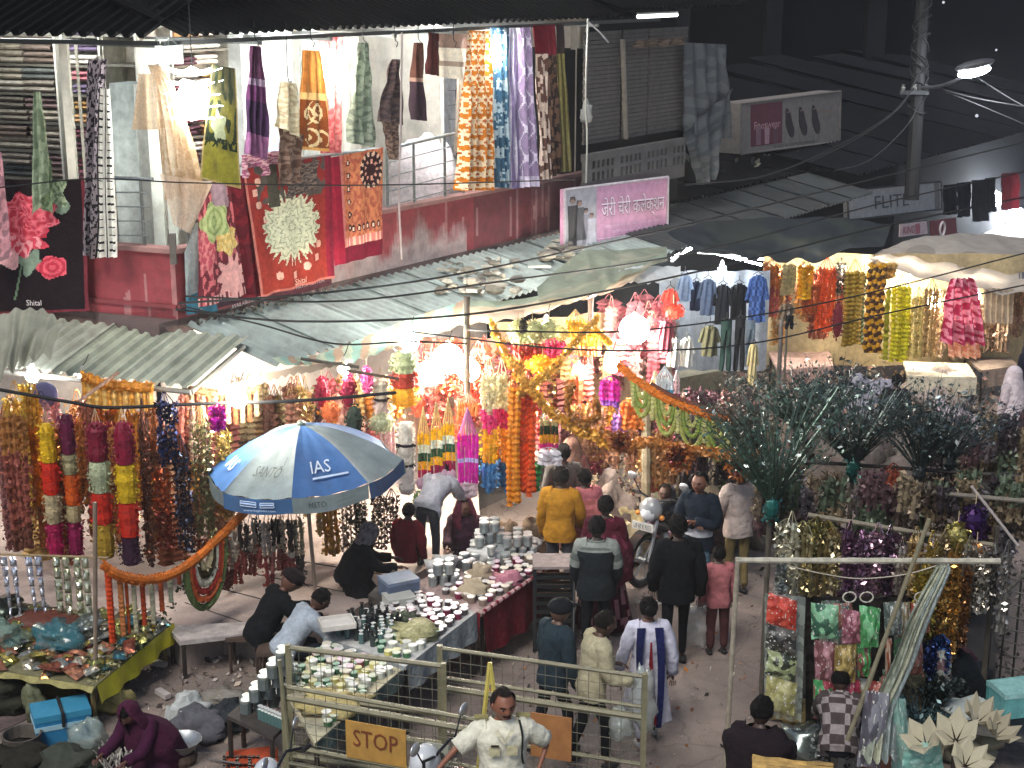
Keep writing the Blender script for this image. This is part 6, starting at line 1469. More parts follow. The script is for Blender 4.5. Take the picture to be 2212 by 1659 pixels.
# litter over the yard
m = MB()
for i in range(420):
    u, v = (R.uniform(230, 620), R.uniform(1370, 1560)) if i < 200 else ((R.uniform(430, 640), R.uniform(1375, 1460)) if i < 320 else (R.uniform(0, 600), R.uniform(1580, 1680)))
    p = G(u, v, .03); m.scrap(p, R.uniform(.03, .1), vary(H(R.choice(('a09690', 'c8c0b8', '6c5c54', '8a7c70', '3c3230', 'b8a898'))), .25))
tag(m.build('litter', PAPER), 'scraps of paper and leaves littering the dark yard', 'litter', kind='stuff')
for i, (u, v, c, w_) in enumerate(((352, 1502, 'b8b0ac', .2), (345, 1437, 'c0b8b0', .16), (470, 1395, 'c8c4c0', .24), (522, 1372, 'ccc8c4', .2), (510, 1385, 'b8b4b0', .14))):
    m = MB(); p = G(u, v, .03); m.box(p+Z*.02, (w_, .07, .05), H(c), Matrix.Rotation(-.8+i*.5, 3, 'Z')); tag(m.build('paper_box', PAPER), ('pale stick like box', 'small pale carton', 'white folded paper', 'white card', 'torn white card')[i]+' lying on the dark yard floor'+('' if i < 3 else ' near the bench leg'), 'paper')
# paper bits on the road
for i, (u, v) in enumerate(((1385, 1300), (1300, 1385), (1432, 1300), (1270, 1372))):
    m = MB(); p = G(u, v, .03)
    for k in range(3): m.scrap(p+Vector((R.uniform(-.08, .08), R.uniform(-.05, .05), .01)), .14, H('d8d4cc'))
    o = tag(m.build('scrap_paper', PAPER), ('white scrap on the road below the motorcycle wheel', 'pale scrap near the black crate tower', 'small scrap right of the wheel', 'scrap by the red cloth')[i], 'paper', kind='stuff')
# ================================================================ barricades
YB = '77735a'
def barricade(label, A0, B0, hgt, rails, plates, mesh_rows, seed=0, feet=True, yellow='9a8f4c', braces=()):
    A0, B0 = Vector(A0), Vector(B0); d = (B0-A0).normalized(); L = (B0-A0).length; n = Vector((d.y, -d.x, 0)); n = n if n.dot(CAM-A0) > 0 else -n
    t = thing('barricade', (A0+B0)/2, label, 'barricade')
    def P(s, z, o=0): return A0.lerp(B0, s)+Z*z+n*o
    for s in (0, 1):
        m = MB(); m.box(P(s, hgt/2), (.05, .05, hgt), H(YB)); m.build('post', PAINT, t)
        m = MB(); m.tube([P(s, .1, .35), P(s, .1, -.35)], .03, H(YB), 6); m.build('foot', PAINT, t)
    for (z, r) in rails:
        m = MB(); m.tube([P(0.0, z, .0), P(1.0, z, .0)], r, H(YB), 6); m.build('rail', PAINT, t)
    m = MB(); z0, z1 = mesh_rows; k = int(L/.1); mc = H('5c5a4c')
    for i in range(1, k): m.tube([P(i/k, z0, .01), P(i/k, z1, .01)], .0035, mc, 3)
    k2 = int((z1-z0)/.1)
    for i in range(1, k2): m.tube([P(0, z0+(z1-z0)*i/k2, .014), P(1, z0+(z1-z0)*i/k2, .014)], .0035, mc, 3)
    o = m.build('wire_mesh', PAINT, t); o['kind'] = 'stuff'
    for (s0, s1, zz0, zz1, c, tx, tc) in plates:
        m = MB(); a, b = P(s0, zz0, .03), P(s1, zz0, .03); m.prism([a, b, b+Z*(zz1-zz0), a+Z*(zz1-zz0)], -n*.012, H(c)); pl = m.build('sign_plate', SF, t)
        if tx:
            O = P(s0+(s1-s0)*.13, zz0+(zz1-zz0)*.36, .036); X = P(s0+(s1-s0)*.87, zz0+(zz1-zz0)*.36, .036)-O; text(tx, O, X, Z*(zz1-zz0)*.45, SF, pl, c=tc)
    for (s0, z0_, s1, z1_, c) in braces:
        m = MB(); m.tube([P(s0, z0_, .05), P(s1, z1_, .05)], .018, H(c), 6); m.build('brace', PAINT, t)
    return t, P
b1a = G(612, 1478, 1.25); b1a = Vector((b1a.x, b1a.y, 0)); q = G(1065, 1556, 1.25); b1b = Vector((q.x, q.y, 0))
barricade('near barricade carrying the orange STOP plate', b1a, b1b, 1.25, [(1.23, .02), (1.13, .03), (.66, .022), (.5, .018), (.12, .02)], [(.31, .60, .68, 1.03, 'a8803c', 'STOP', '6e3418'), (.70, .80, .64, .96, '8c9084', '!', '2a2e2c')], (.12, 1.22), braces=[(.0, 1.5, .03, .6, YB)])
q = G(622, 1392, 1.25); b2a = Vector((q.x, q.y, 0)); q = G(1395, 1448, 1.25); b2b = Vector((q.x, q.y, 0))
q = G(1042, 1440, 1.25); m_a = Vector((q.x, q.y, 0))
q = G(1393, 1455, 1.3); m_b = Vector((q.x, q.y, 0))
barricade('middle barricade standing behind the policeman', G(950, 1404, 1.25)*1-Z*1.25, m_b, 1.3, [(1.27, .02), (.98, .018), (.88, .03), (.42, .02), (.12, .02)], [(.46, .66, .35, .78, '96663a', '', '')], (.12, 1.26))
barricade('rear barricade closing off the tables at the left', b2a, G(958, 1432, 1.25)-Z*1.25, 1.25, [(1.22, .025), (.75, .03), (.45, .03), (.12, .03)], [], (.12, 1.2))
q0 = G(1058, 1500, 1.2); base_ = Vector((q0.x, q0.y, 0))
t = thing('barricade_stand', base_, 'pale yellow A shaped stand left of the policeman', 'stand')
for dx in (-.16, .2):
    m = MB(); m.tube([base_+Vector((0, .1, 1.45)), base_+Vector((dx, -.1, 0))], .022, H('b8aa54'), 6); m.build('leg', PAINT, t)
# ================================================================ motorcycles
def motorbike(label, P0, ang, body='17181c', accent='b8bcc0', sc=1.0, plate='UP 47', tilt=.0):
    t = thing('motorcycle', P0, label, 'motorcycle'); M_ = Matrix.Rotation(ang, 3, 'Z') @ Matrix.Rotation(tilt, 3, 'X'); P0 = Vector(P0)
    def T(x, y, z): return P0+M_ @ (Vector((x, y, z))*sc)
    CH = METAL
    for (x, nm) in ((.68, 'front'), (-.62, 'rear')):
        m = MB(); R0 = .3; N = 26
        m.grid(lambda s, q: T(x+(R0+.04*math.cos(6.283*q))*math.cos(6.283*s), .045*math.sin(6.283*q), .34+(R0+.04*math.cos(6.283*q))*math.sin(6.283*s)), N, 7, H('0c0c0e'), closed=True); w_ = m.build('wheel', RUBBER, t)
        m = MB(); m.tube([T(x+.25*math.cos(6.283*k/20), 0, .34+.25*math.sin(6.283*k/20)) for k in range(21)], .014, H('9a9ea2'), 6); m.build('rim', CH, w_)
        m = MB(); m.tube([T(x, -.05, .34), T(x, .05, .34)], .045, H('8a8e92'), 10); m.build('hub', CH, w_)
        for k in range(6):
            m = MB(); a = 6.283*k/6+.3; m.tube([T(x, 0, .34), T(x+.25*math.cos(a), 0, .34+.25*math.sin(a))], .012, H('a8acb0'), 4); m.build('spoke', CH, w_)
    for y in (-.08, .08):
        m = MB(); m.tube([T(.68, y, .34), T(.46, y, .95)], [.024*sc, .02*sc], H('b4b8bc'), 8); m.build('fork', CH, t)
        m = MB(); m.tube([T(-.62, y*1.5, .34), T(-.42, y*1.5, .72)], .022, H('8a8e92'), 8); m.build('shock_absorber', CH, t)
    m = MB(); m.grid(lambda s, q: T(.68+.38*math.cos(.4+1.9*s), (q-.5)*.13, .34+.38*math.sin(.4+1.9*s)), 10, 3, H(body)); m.build('front_mudguard', GLOSS, t, True)
    m = MB(); m.grid(lambda s, q: T(-.62+.38*math.cos(1.2+1.7*s), (q-.5)*.15, .36+.38*math.sin(1.2+1.7*s)), 10, 3, H(body)); m.build('rear_mudguard', GLOSS, t, True)
    m = MB(); m.ball(T(.18, 0, .84), .27*sc, H(body), 14, 10, (1, .52, .52), M_); m.build('fuel_tank', GLOSS, t, True)
    m = MB(); m.ball(T(-.35, 0, .8), .4*sc, H('141416'), 12, 8, (1, .32, .16), M_); m.build('seat', RUBBER, t, True)
    m = MB(); m.ball(T(.05, 0, .42), .2*sc, H('55585c'), 10, 8, (1, .7, 1), M_)
    for k in range(5): m.box(T(.1, 0, .5+.03*k), (.2*sc, .26*sc, .012), H('6a6d70'), M_)
    m.build('engine', CH, t)
    m = MB(); m.tube([T(.1, -.14, .3), T(-.3, -.16, .28), T(-.85, -.17, .38)], [.025, .04, .045], H('a0a4a8'), 8); m.build('exhaust_pipe', CH, t)
    m = MB(); m.tube([T(.46, 0, .95), T(.1, 0, .62), T(-.1, 0, .35), T(-.62, 0, .34)], .025, H('1a1a1c'), 6); m.build('frame', PAINT, t)
    m = MB(); m.ball(T(.58, 0, .92), .11*sc, H('d4d8dc'), 12, 8, (.7, 1, 1), M_); m.build('headlight', GLASS, t, True)
    m = MB(); m.ball(T(.53, 0, .95), .15*sc, H(accent), 12, 8, (.8, 1, 1), M_); m.build('cowl', GLOSS, t, True)
    m = MB(); m.tube([T(.32, -.36, 1.04), T(.42, -.2, 1.08), T(.44, 0, 1.02), T(.42, .2, 1.08), T(.32, .36, 1.04)], .014, H('303236'), 6); hb = m.build('handlebar', CH, t)
    for y in (-1, 1):
        m = MB(); m.tube([T(.31, y*.3, 1.045), T(.29, y*.42, 1.035)], .022, H('101012'), 8); m.build('grip', RUBBER, hb)
        m = MB(); m.tube([T(.4, y*.24, 1.08), T(.4, y*.34, 1.24)], .007, H('303236'), 5); st2 = m.build('mirror_stem', CH, t)
        m = MB(); m.ball(T(.39, y*.37, 1.27), .065*sc, H('c8ccd0'), 12, 8, (.25, 1.1, .8), M_); m.build('mirror', CH, st2, True)
        m = MB(); m.ball(T(.55, y*.17, .88), .035*sc, H('d08838'), 8, 6); m.build('indicator', GLOSS, t, True)
    m = MB(); m.box(T(.70, 0, .78), (.01, .3*sc, .1*sc), H('c8c8c4'), M_); pl = m.build('number_plate', SF, t)
    O = T(.712, -.12, .75); text(plate, O, T(.712, .12, .75)-O, Z*.06*sc, SF, pl, c='303030')
    m = MB(); m.box(T(-.85, 0, .72), (.04, .12, .06), H('a01818'), M_); m.build('tail_light', GLOSS, t)
    return t
p = G(1400, 1268, 0)
motorbike('parked motorcycle whose front wheel faces the camera beside the man in black', p+Vector((.35, .55, 0)), math.radians(-128), accent='8c9094', plate='UP 47 K 9373')
p = G(960, 1790, 0)
motorbike('dark motorcycle in the near foreground of which the mirror and handlebar show', Vector((-.22, 10.95, 0)), math.radians(152), sc=1.04, plate='UP 47 B 21')
motorbike('second motorcycle at the bottom edge with a dark blue tank', Vector((-1.5, 11.05, 0)), math.radians(168), body='142a6a', sc=.95, plate='UP 47 A 8')
# ================================================================ people
SKINS = []
class SK:
    def __init__(s): s.v = []; s.r = []; s.e = []; s.root = []
    def add(s, p, r, par=None):
        s.v.append(Vector(p)); s.r.append(r); i = len(s.v)-1
        if par is None: s.root.append(i)
        else: s.e.append((par, i))
        return i
    def build(s, name, m, parent, cf, X, loc, sub=1):
        me = bpy.data.meshes.new(name); me.from_pydata([tuple(X(p)-loc) for p in s.v], s.e, [])
        o = bpy.data.objects.new(name, me); COL.objects.link(o); o.parent = parent
        o.modifiers.new('s', 'SKIN'); sl_ = me.skin_vertices[0].data
        for i, r in enumerate(s.r):
            rr = r if isinstance(r, tuple) else (r, r); sl_[i].radius = rr; sl_[i].use_root = i in s.root
        md = o.modifiers.new('b', 'SUBSURF'); md.levels = sub; md.render_levels = sub
        SKINS.append((o, m, cf)); return o
def finish_skins():
    bpy.context.view_layer.update(); dg = bpy.context.evaluated_depsgraph_get(); out = []
    for o, m, cf in SKINS: out.append(bpy.data.meshes.new_from_object(o.evaluated_get(dg)))
    for (o, m, cf), me in zip(SKINS, out):
        nm = o.data.name; o.modifiers.clear(); old = o.data; o.data = me; bpy.data.meshes.remove(old); me.name = nm
        me.materials.clear(); me.materials.append(m); n = len(me.polygons); me.polygons.foreach_set('use_smooth', [True]*n)
        at = me.attributes.new('Col', 'FLOAT_COLOR', 'FACE'); c = np.ones((n, 4), dtype=np.float32)
        if callable(cf):
            ctr = np.zeros(n*3, dtype=np.float32); me.polygons.foreach_get('center', ctr); ctr = ctr.reshape(-1, 3)
            c[:, :3] = [cf(Vector(q.tolist())) for q in ctr]
        else: c[:, :3] = H(cf)
        at.data.foreach_set('color', c.ravel())
def V3(*a): return Vector(a)
def person(label, P0, ang, h=1.65, shirt='c8c8c0', trousers='20242c', skin='6e4630', hair='0c0a0a', lean=0, R=((.03, -.01, -.17), (.0, .05, -.15)), L=((-.03, -.01, -.17), (.0, .05, -.15)),
           RL=((.01, .01, -.23), (0, -.02, -.23)), LL=((-.01, .01, -.23), (0, -.02, -.23)), pz=.525, sleeves='long', hy=0, hp=0, face=False, cap=None, veil=None, skirt=None, shoe='17130f', bun=False, shawl=None, cf=None, fat=1.0, moustache=False, hairlong=False, group=None, swap=None):
    P0 = Vector(P0); t = thing('person', P0, label, 'person', group)
    Mr = Matrix.Rotation(math.radians(ang), 3, 'Z')
    pel = V3(0, 0, pz); Ml = Matrix.Rotation(-math.radians(lean), 3, 'X')
    def up(p): return pel+Ml @ (Vector(p)-V3(0, 0, .525))
    X = lambda p: P0+Mr @ (Vector(p)*h)
    chest = up((0, .0, .69)); nb = up((0, -.005, .805)); ntop = up((0, .005, .85)); sh = {1: up((.1, 0, .79)), -1: up((-.1, 0, .79))}
    Mh = Matrix.Rotation(math.radians(hy), 3, 'Z') @ Matrix.Rotation(-math.radians(hp+lean*.6), 3, 'X')
    hc = ntop+Mh @ V3(0, .012, .058)
    b = SK()
    i0 = b.add(pel, .058*fat); ic = b.add(chest, .06*fat, i0); inb = b.add(nb, .046, ic); it = b.add(ntop, .038, inb)
    b.add(hc+Mh @ V3(0, -.008, -.01), .036, it)
    T_ = SK(); t0 = T_.add(pel+V3(0, 0, .01), .084*fat); slv = []
    RG = [(.455, .104, .080), (.50, .106, .083), (.56, .098, .078), (.62, .094, .075), (.69, .103, .079), (.745, .116, .078), (.785, .116, .068), (.808, .092, .056), (.826, .054, .044), (.838, .042, .038)]
    def loft(rg, wr=.0):
        mb = MB(); n = len(rg)-1; ph = P0.x*5+P0.y
        def fn(s, q):
            x = q*n; i = min(n-1, int(x)); f = x-i; z, rx, ry = [rg[i][k]*(1-f)+rg[i+1][k]*f for k in range(3)]; a = 6.283*s
            k = 1+wr*(noise.noise(Vector((math.cos(a)*1.5, z*14, math.sin(a)*1.5+ph)))+.5*math.sin(a*5+z*40+ph)*(z < .62))
            ce = abs(math.cos(a))**.8*math.copysign(1, math.cos(a)); pt_ = V3(rx*fat*ce*k, ry*fat*math.sin(a)*k, z)
            return X(up(pt_)) if z > .5 else X(up((pt_.x, pt_.y, .5))+V3(0, 0, z-.5))
        mb.grid(fn, 22, n*3, lambda s, q: (cf(V3(s*2-1, 0, (rg[0][0]+(rg[-1][0]-rg[0][0])*q)*h)) if cf else H(shirt)), closed=True); return mb
    def limb(pts, rr, c):
        mb = MB(); P_ = bez(pts, 12); R_ = [rr[0]+(rr[-1]-rr[0])*i/(len(P_)-1) for i in range(len(P_))]
        mb.tube([X(p) for p in P_], [r*h*(1+.07*math.sin(i*2.1+P0.x)) for i, r in enumerate(R_)], [cf(V3(i*.1, 0, (p.z)*h)) if cf else H(c) for i, p in enumerate(P_[:-1])], 9); return mb
    hands = {}
    for sg, (E, Wt) in ((1, R), (-1, L)):
        s = sh[sg]; e = s+Ml @ Vector(E) if False else s+Vector(E); w_ = e+Vector(Wt); d = (w_-e).normalized()
        a = b.add(s, .036, inb); a = b.add(e, .027, a); a = b.add(w_, .018, a); pm = w_+d*.035; a = b.add(pm, (.024, .016), a); b.add(w_+d*.052, (.022, .013), a)
        side = d.cross(V3(0, 0, 1)); side = side.normalized() if side.length > .1 else V3(0, 1, 0)
        dn = d.cross(side).normalized()
        for k, ln in enumerate((.036, .043, .04, .031)):
            f0 = w_+d*.055+side*(.0115*(k-1.5)); j = b.add(f0, .0065); j = b.add(f0+d*ln*.55+dn*.006, .006, j); b.add(f0+d*ln*.9+dn*.018, .005, j)
        j = b.add(w_+d*.02-side*.014, .008); j = b.add(w_+d*.036-side*.03+dn*.006, .007, j); b.add(w_+d*.052-side*.033+dn*.014, .006, j)
        s_in = s+Ml @ V3(-.035*sg, 0, .0); slv.append((s_in, s+V3(0, 0, -.012), e, w_-d*.006) if sleeves == 'long' else (s_in, s+V3(0, 0, -.012), s.lerp(e, .85)))
        hands[sg] = X(w_+d*.05)
    for sg, (Kn, An) in ((1, RL), (-1, LL)):
        hp_ = pel+V3(.05*sg, 0, -.015); k = hp_+Vector(Kn); a_ = k+Vector(An); 
        q = b.add(hp_, .058, i0); q = b.add(k, .036, q); q = b.add(a_, .023, q); b.add(a_+V3(.005*sg, .06, -.022), .017, q)
        q = T_.add(hp_+V3(0, 0, -.02), .078*fat, t0); q = T_.add(k, .058, q); T_.add(a_+(k-a_)*.04, .046, q)
        m = MB(); sc_ = h; m.ball(X(a_+V3(.004*sg, .03, -.026)), .055*h, H(shoe), 8, 6, (.55, 1.15, .42), Mr); m.build('shoe', RUBBER if shoe < '5' else PLASTIC, t, True)
    loc = P0
    b.build('body', SKIN, t, skin, X, loc); 
    so_ = loft(RG, .12).build('shirt', CLOTH, t, True)
    for q in slv: limb(q, (.056*fat**.5, .036) if len(q) == 4 else (.052, .046), shirt).build('sleeve', CLOTH, so_, True)
    if trousers: T_.build('trousers', CLOTH, t, trousers, X, loc)
    def headp(p, k=1.0): return X(hc+Mh @ (Vector(p)*k))
    m = MB()
    def fh(s, q):
        a = 6.283*s; th = math.pi*q; d = V3(math.sin(th)*math.cos(a), math.sin(th)*math.sin(a), math.cos(th))
        jw = 1-.3*max(0, -d.z-.1); p = V3(d.x*.052*jw, d.y*(.063 if d.y > 0 else .066)*(1-.12*max(0, -d.z)), d.z*.071)
        if d.y > 0:
            nb_ = math.exp(-((p.x/.009)**2+((p.z+.008)/.015)**2)); p.y += .016*nb_+.004*math.exp(-((p.x/.03)**2+((p.z-.02)/.008)**2))-.004*math.exp(-(((abs(p.x)-.021)/.01)**2+((p.z-.005)/.009)**2))+.005*math.exp(-((p.x/.014)**2+((p.z+.058)/.012)**2))
        return headp(p)
    m.grid(fh, 36, 30, H(skin), closed=True); m.build('head', SKIN, t, True)
    if hair:
        m = MB(); sd_ = P0.x*3
        nn, mm_ = 18, 14
        for j in range(mm_):
            for i in range(nn):
                def D(i, j):
                    th = math.pi*j/mm_; a = 6.283*i/nn; return V3(math.sin(th)*math.cos(a), math.sin(th)*math.sin(a), math.cos(th))
                c_ = D(i+.5, j+.5)
                if c_.z < (-.38 if not hairlong else -.9) or (c_.y > .35 and c_.z < (.72 if face else .45)) or (c_.y > -.05 and c_.z < (.2 if face else -.05)): continue
                def PP(d): return headp(V3(d.x*.058, d.y*.071-.003, d.z*.07+.010)*(1+.13*noise.noise(d*5+V3(sd_, 0, 0))))
                m.face([PP(D(i, j)), PP(D(i, j+1)), PP(D(i+1, j+1)), PP(D(i+1, j))], vary(H(hair), .2))
        if bun: m.ball(headp((0, -.085, .02)), .036*h, H(hair), 10, 8)
        m.build('hair', HAIR, t)
    if cap:
        m = MB(); m.ball(headp((0, -.004, .03)), .072*h, H(cap), 14, 8, (1, 1.08, .72), Mr @ Mh); m.prism([headp((x, y, .028)) for x, y in ((-.05, .05), (.05, .05), (.035, .105), (-.035, .105))], Z*.008, H(cap)); m.build('cap', CLOTH, t, True)
    if face:
        for sg in (-1, 1):
            m = MB(); m.ball(headp((.021*sg, .054, .005)), .0055*h, H('8c8078'), 8, 6, (1.3, .6, .6), Mr @ Mh); e_ = m.build('eye', SKIN, t, True)
            m = MB(); m.ball(headp((.021*sg, .0575, .005)), .0038*h, H('0a0808'), 6, 5); m.build('pupil', GLOSS, e_, True)
            m = MB(); m.tube([headp((.010*sg, .066, .019)), headp((.033*sg, .054, .019))], .0035*h, H('14100e'), 4); m.build('eyebrow', HAIR, t)
        m = MB(); m.tube([headp((-.014, .052, -.036)), headp((0, .056, -.037)), headp((.014, .052, -.036))], .003*h, H('6a3028'), 5); m.build('mouth', SKIN, t)
        if moustache: m = MB(); m.tube([headp((-.017, .053, -.028)), headp((0, .061, -.025)), headp((.017, .053, -.028))], .004*h, H('15110f'), 5); m.build('moustache', HAIR, t)
    for sg in (-1, 1):
        m = MB(); m.ball(headp((.053*sg, .0, -.002)), .014*h, H(skin), 6, 5, (.4, .8, 1.2), Mr @ Mh); m.build('ear', SKIN, t, True)
    if skirt:   # (colour fn or hex, bottom z, radius bottom)
        c, zb, rb = skirt; m = MB(); kn = (pel+V3(.05, 0, 0)+Vector(RL[0])+pel+V3(-.05, 0, 0)+Vector(LL[0]))/2
        def fs(s, q):
            ctr = up((0, 0, .60)).lerp(V3(kn.x, kn.y*.6+pel.y*.4, zb), q); r = (.096+(rb-.096)*q)*fat; a = 6.283*s
            return X(ctr+V3(r*math.cos(a)*1.08, r*math.sin(a)*.85, 0)*(1+.07*q*math.sin(a*9+P0.x*4)))
        m.grid(fs, 30, 12, c if callable(c) else H(c), closed=True); m.build('skirt', CLOTH, t, True)
    if shawl:   # wraps shoulders and back
        c, zb, rr = shawl; m = MB()
        def fw(s, q):
            a = 6.283*s; top_ = up((0, 0, .835)); bot = up((0, 0, zb)); ctr = top_.lerp(bot, q**.8); r = (.05+(rr-.05)*min(1, q*2.6)**.7)
            return X(ctr+Ml @ V3(r*math.cos(a)*1.15, r*math.sin(a)*.8, 0)*(1+.06*math.sin(a*7+q*3)*q)+V3(0, 0, .03*math.cos(a*2)*q))
        m.grid(fw, 28, 14, c if callable(c) else H(c), closed=True); m.build('shawl', CLOTH, t, True)
    if veil:
        c, zb, rr = veil; m = MB()
        def fvl(s, q):
            a = 6.283*(s*.82+.16)+math.pi/2   # open at the face (+Y)
            if q < .35:
                th = q/.35*1.6; d = V3(math.sin(th)*math.cos(a)*.074, math.sin(th)*math.sin(a)*.078-.006, math.cos(th)*.074+.014); return X(hc+Mh @ d)
            k = (q-.35)/.65; r = .074+(rr-.074)*k**.8; top_ = hc+Mh @ V3(0, 0, .01); bot = up((0, -.02, zb)); ctr = top_.lerp(bot, k)
            return X(ctr+V3(r*math.cos(a)*1.1, r*math.sin(a)*.9, 0)*(1+.05*math.sin(a*8)*k))
        m.grid(fvl, 26, 18, c if callable(c) else H(c)); m.build('veil', CLOTH, t, True)
    t['_'] = 0; del t['_']
    return t, X, hands
def at(u, y): p = W(u, 1200, y); return Vector((p.x, y, 0))
SIT = dict(pz=.27, RL=((.01, .24, .0), (0, .0, -.225)), LL=((-.01, .24, .0), (0, .0, -.225)))
SQUAT = dict(pz=.11, RL=((.05, .17, .15), (0, -.08, -.21)), LL=((-.05, .17, .15), (0, -.08, -.21)))
WALK = dict(RL=((.01, .07, -.22), (0, .0, -.235)), LL=((-.01, -.03, -.23), (0, -.09, -.21)))
ARMD = ((.03, .0, -.17), (.0, .06, -.15)); ARML = ((-.03, .0, -.17), (.0, .06, -.15))
FWD = ((.02, .1, -.13), (-.02, .14, -.02)); FWDL = ((-.02, .1, -.13), (.02, .14, -.02))
# policeman
q = at(1084, 10.9)+Z*.1
pt, X, hd = person('policeman in a cream shirt leaning one arm on a motorcycle before the STOP barricade', q, 186, 1.74, 'd8d6c4', '857848', '7a4c38', '1c1614', sleeves='short', R=((.125, .03, -.10), (.10, .075, -.075)), L=((-.115, -.05, -.115), (.05, .07, -.1)), hy=12, hp=6, face=True, moustache=True, fat=1.12)
m = MB(); m.tube([X(V3(.085*math.cos(a)*1.22, .085*math.sin(a)*1.2, .535)) for a in np.linspace(0, 6.283, 19)], .022, H('14100e'), 6); m.build('belt', RUBBER, pt)
m = MB(); m.tube(bez([X(V3(-.075, .03, .83)), X(V3(-.083, .09, .78)), X(V3(-.078, .105, .70)), X(V3(-.09, .06, .63))], 10), .009, H('1c2420'), 5); m.build('lanyard', CLOTH, pt)
for x in (.045, -.035):
    m = MB(); m.prism([X(V3(x-.024, .108, .70)), X(V3(x+.024, .108, .70)), X(V3(x+.024, .106, .745)), X(V3(x-.024, .106, .745))], Mr_ if False else Vector((0, -.006, 0)), H('b8b290')); m.build('pocket', CLOTH, pt)
m = MB(); m.prism([X(V3(.025, .116, .748)), X(V3(.062, .114, .748)), X(V3(.062, .114, .757)), X(V3(.025, .116, .757))], Vector((0, -.006, 0)), H('201814')); m.build('name_badge', SF, pt)
m = MB(); m.prism([X(V3(x, .105+.01*(x == 0), z_)) for x, z_ in ((-.03, .83), (0, .775), (.03, .83), (.045, .82), (.0, .755), (-.045, .82))], Vector((0, -.008, 0)), H('d0cbb0')); m.build('collar', CLOTH, pt)
for sg in (-1, 1):
    m = MB(); m.box(X(V3(.095*sg, -.005, .838)), (.11, .06, .012), H('8c8458')); m.build('shoulder_strap', CLOTH, pt)
# pair on the bench
person('man in a black jacket and cap sitting on the bench under the umbrella', at(548, 14.85), -62, 1.72, '101216', '0e1014', '5a3a2c', None, cap='1c1416', lean=34, R=FWD, L=FWDL, hp=20, cf=None, **SIT)
person('young man in a white shirt bending forward beside the man in the black cap', at(604, 14.55), -58, 1.62, 'a4aeb8', '1c2630', '4c3024', lean=42, R=FWD, L=FWDL, hp=18, face=True, **SIT)
person('bent woman with a mottled grey veil in front of the tinsel strands', at(752, 16.1)+Z*.42, -75, 1.5, '16181c', '14161a', '5a3c30', lean=25, R=FWD, L=FWDL, veil=(lambda s, t: vary(H('6c6468'), .4) if t < .5 else H('17191d'), .56, .12), shawl=('15171b', .5, .14), skirt=('14161a', -.05, .17), **SQUAT)
person('boy in a red shirt seen from behind next to the cash box', at(878, 16.6)+Z*.42, -20, 1.3, '7c1c28', '241a20', '4a3026', lean=8, R=ARMD, L=ARML, **{**SQUAT, 'pz': .2})
person('man in a white shirt stooping over the tables with his back turned', at(925, 16.9)+Z*.3, -20, 1.62, 'a9aab2', '34363c', '5c4034', lean=62, R=FWD, L=FWDL, hair='1c1818')
person('woman in a dark maroon patterned shawl sitting behind the tin stacks', at(1008, 17.5), 170, 1.5, '2c1420', '241420', '70483a', lean=10, R=FWD, L=FWDL, veil=(lambda s, t: vary(H('5a2036'), .5), .5, .14), shawl=(lambda s, t: vary(H('34182a'), .5), .5, .16), face=True, **SIT)
person('man in a mustard shirt with his back turned at the end of the tin stacks', at(1208, 16.85), -12, 1.66, 'b07c24', '4a4c52', '3c2a20', '1a1614', lean=6, R=((.04, .03, -.16), (-.02, .1, -.1)), L=ARML, fat=1.05)
person('woman in a pink and orange print shawl beside the mustard shirt', at(1262, 17.3), 20, 1.5, 'b06870', '703040', '3c2a20', shawl=(lambda s, t: H('c87878') if nz(s, t, 9) > 0 else H('a8605c'), .45, .15), skirt=('703444', .03, .15))
person('woman wrapped in a long maroon shawl and patterned skirt', at(1306, 16.0), -10, 1.62, '4a1424', '3c1420', '3c2a20', '0e0a0a', veil=None, shawl=(lambda s, t: H('4c1626') if nz(s*3, t*3, 5) < .25 else H('6a2c40'), .38, .17), skirt=(lambda s, t: H('38101c') if nz(s*4, t*5, 8) < .1 else H('8a6068'), .04, .19))
person('man in a two tone striped sweater standing with his back to the camera', at(1288, 15.15), -5, 1.68, '8d938c', '101318', '2c2018', lean=3, R=((.03, .02, -.17), (-.03, .08, -.12)), L=((-.03, .02, -.17), (.03, .08, -.12)), fat=1.12,
       cf=lambda p: (H('868c86') if (p.z*34) % 1 < .6 else H('5c625e')) if p.z > 1.17 else H('1c2226'))
person('tall man dressed all in black in the middle of the lane', at(1464, 14.98), 6, 1.77, '0c0f14', '0b0d12', '3c2a22', '0a0808', R=((.04, -.01, -.17), (.01, .05, -.15)), L=((-.04, .0, -.17), (.02, .09, -.12)), fat=1.08, **WALK)
person('man in a dark jacket and flat cap walking behind the barricade', at(1196, 13.15), -55, 1.60, '24323a', '10151a', '5a4034', None, cap='14181c', lean=6, R=ARMD, L=ARML, **WALK)
p14, X14, h14 = person('man in a cream shirt carrying a patterned plastic bag behind the barricade', at(1282, 12.9), -72, 1.60, 'aaa286', '16191c', '4c3428', '120e0c', lean=8, hp=14, R=((.03, .02, -.16), (.02, .13, -.04)), L=((-.03, .02, -.16), (.02, .13, -.04)), face=True, **WALK)
bundle('patterned white plastic bag held by the man in the cream shirt', 'bag', Vector((h14[1].x+.03, h14[1].y-.05, .5)), (.25, .2, .62), 'a4aca8', FILM, 12, 'plastic_bag', rough=.4, sub=(14, 12))
bundle('small white bag hanging low behind the barricade', 'bag', Vector((at(1345, 12.85).x, 12.8, .35)), (.22, .16, .35), 'b4bcb8', FILM, 15, 'plastic_bag', rough=.4, sub=(14, 12))
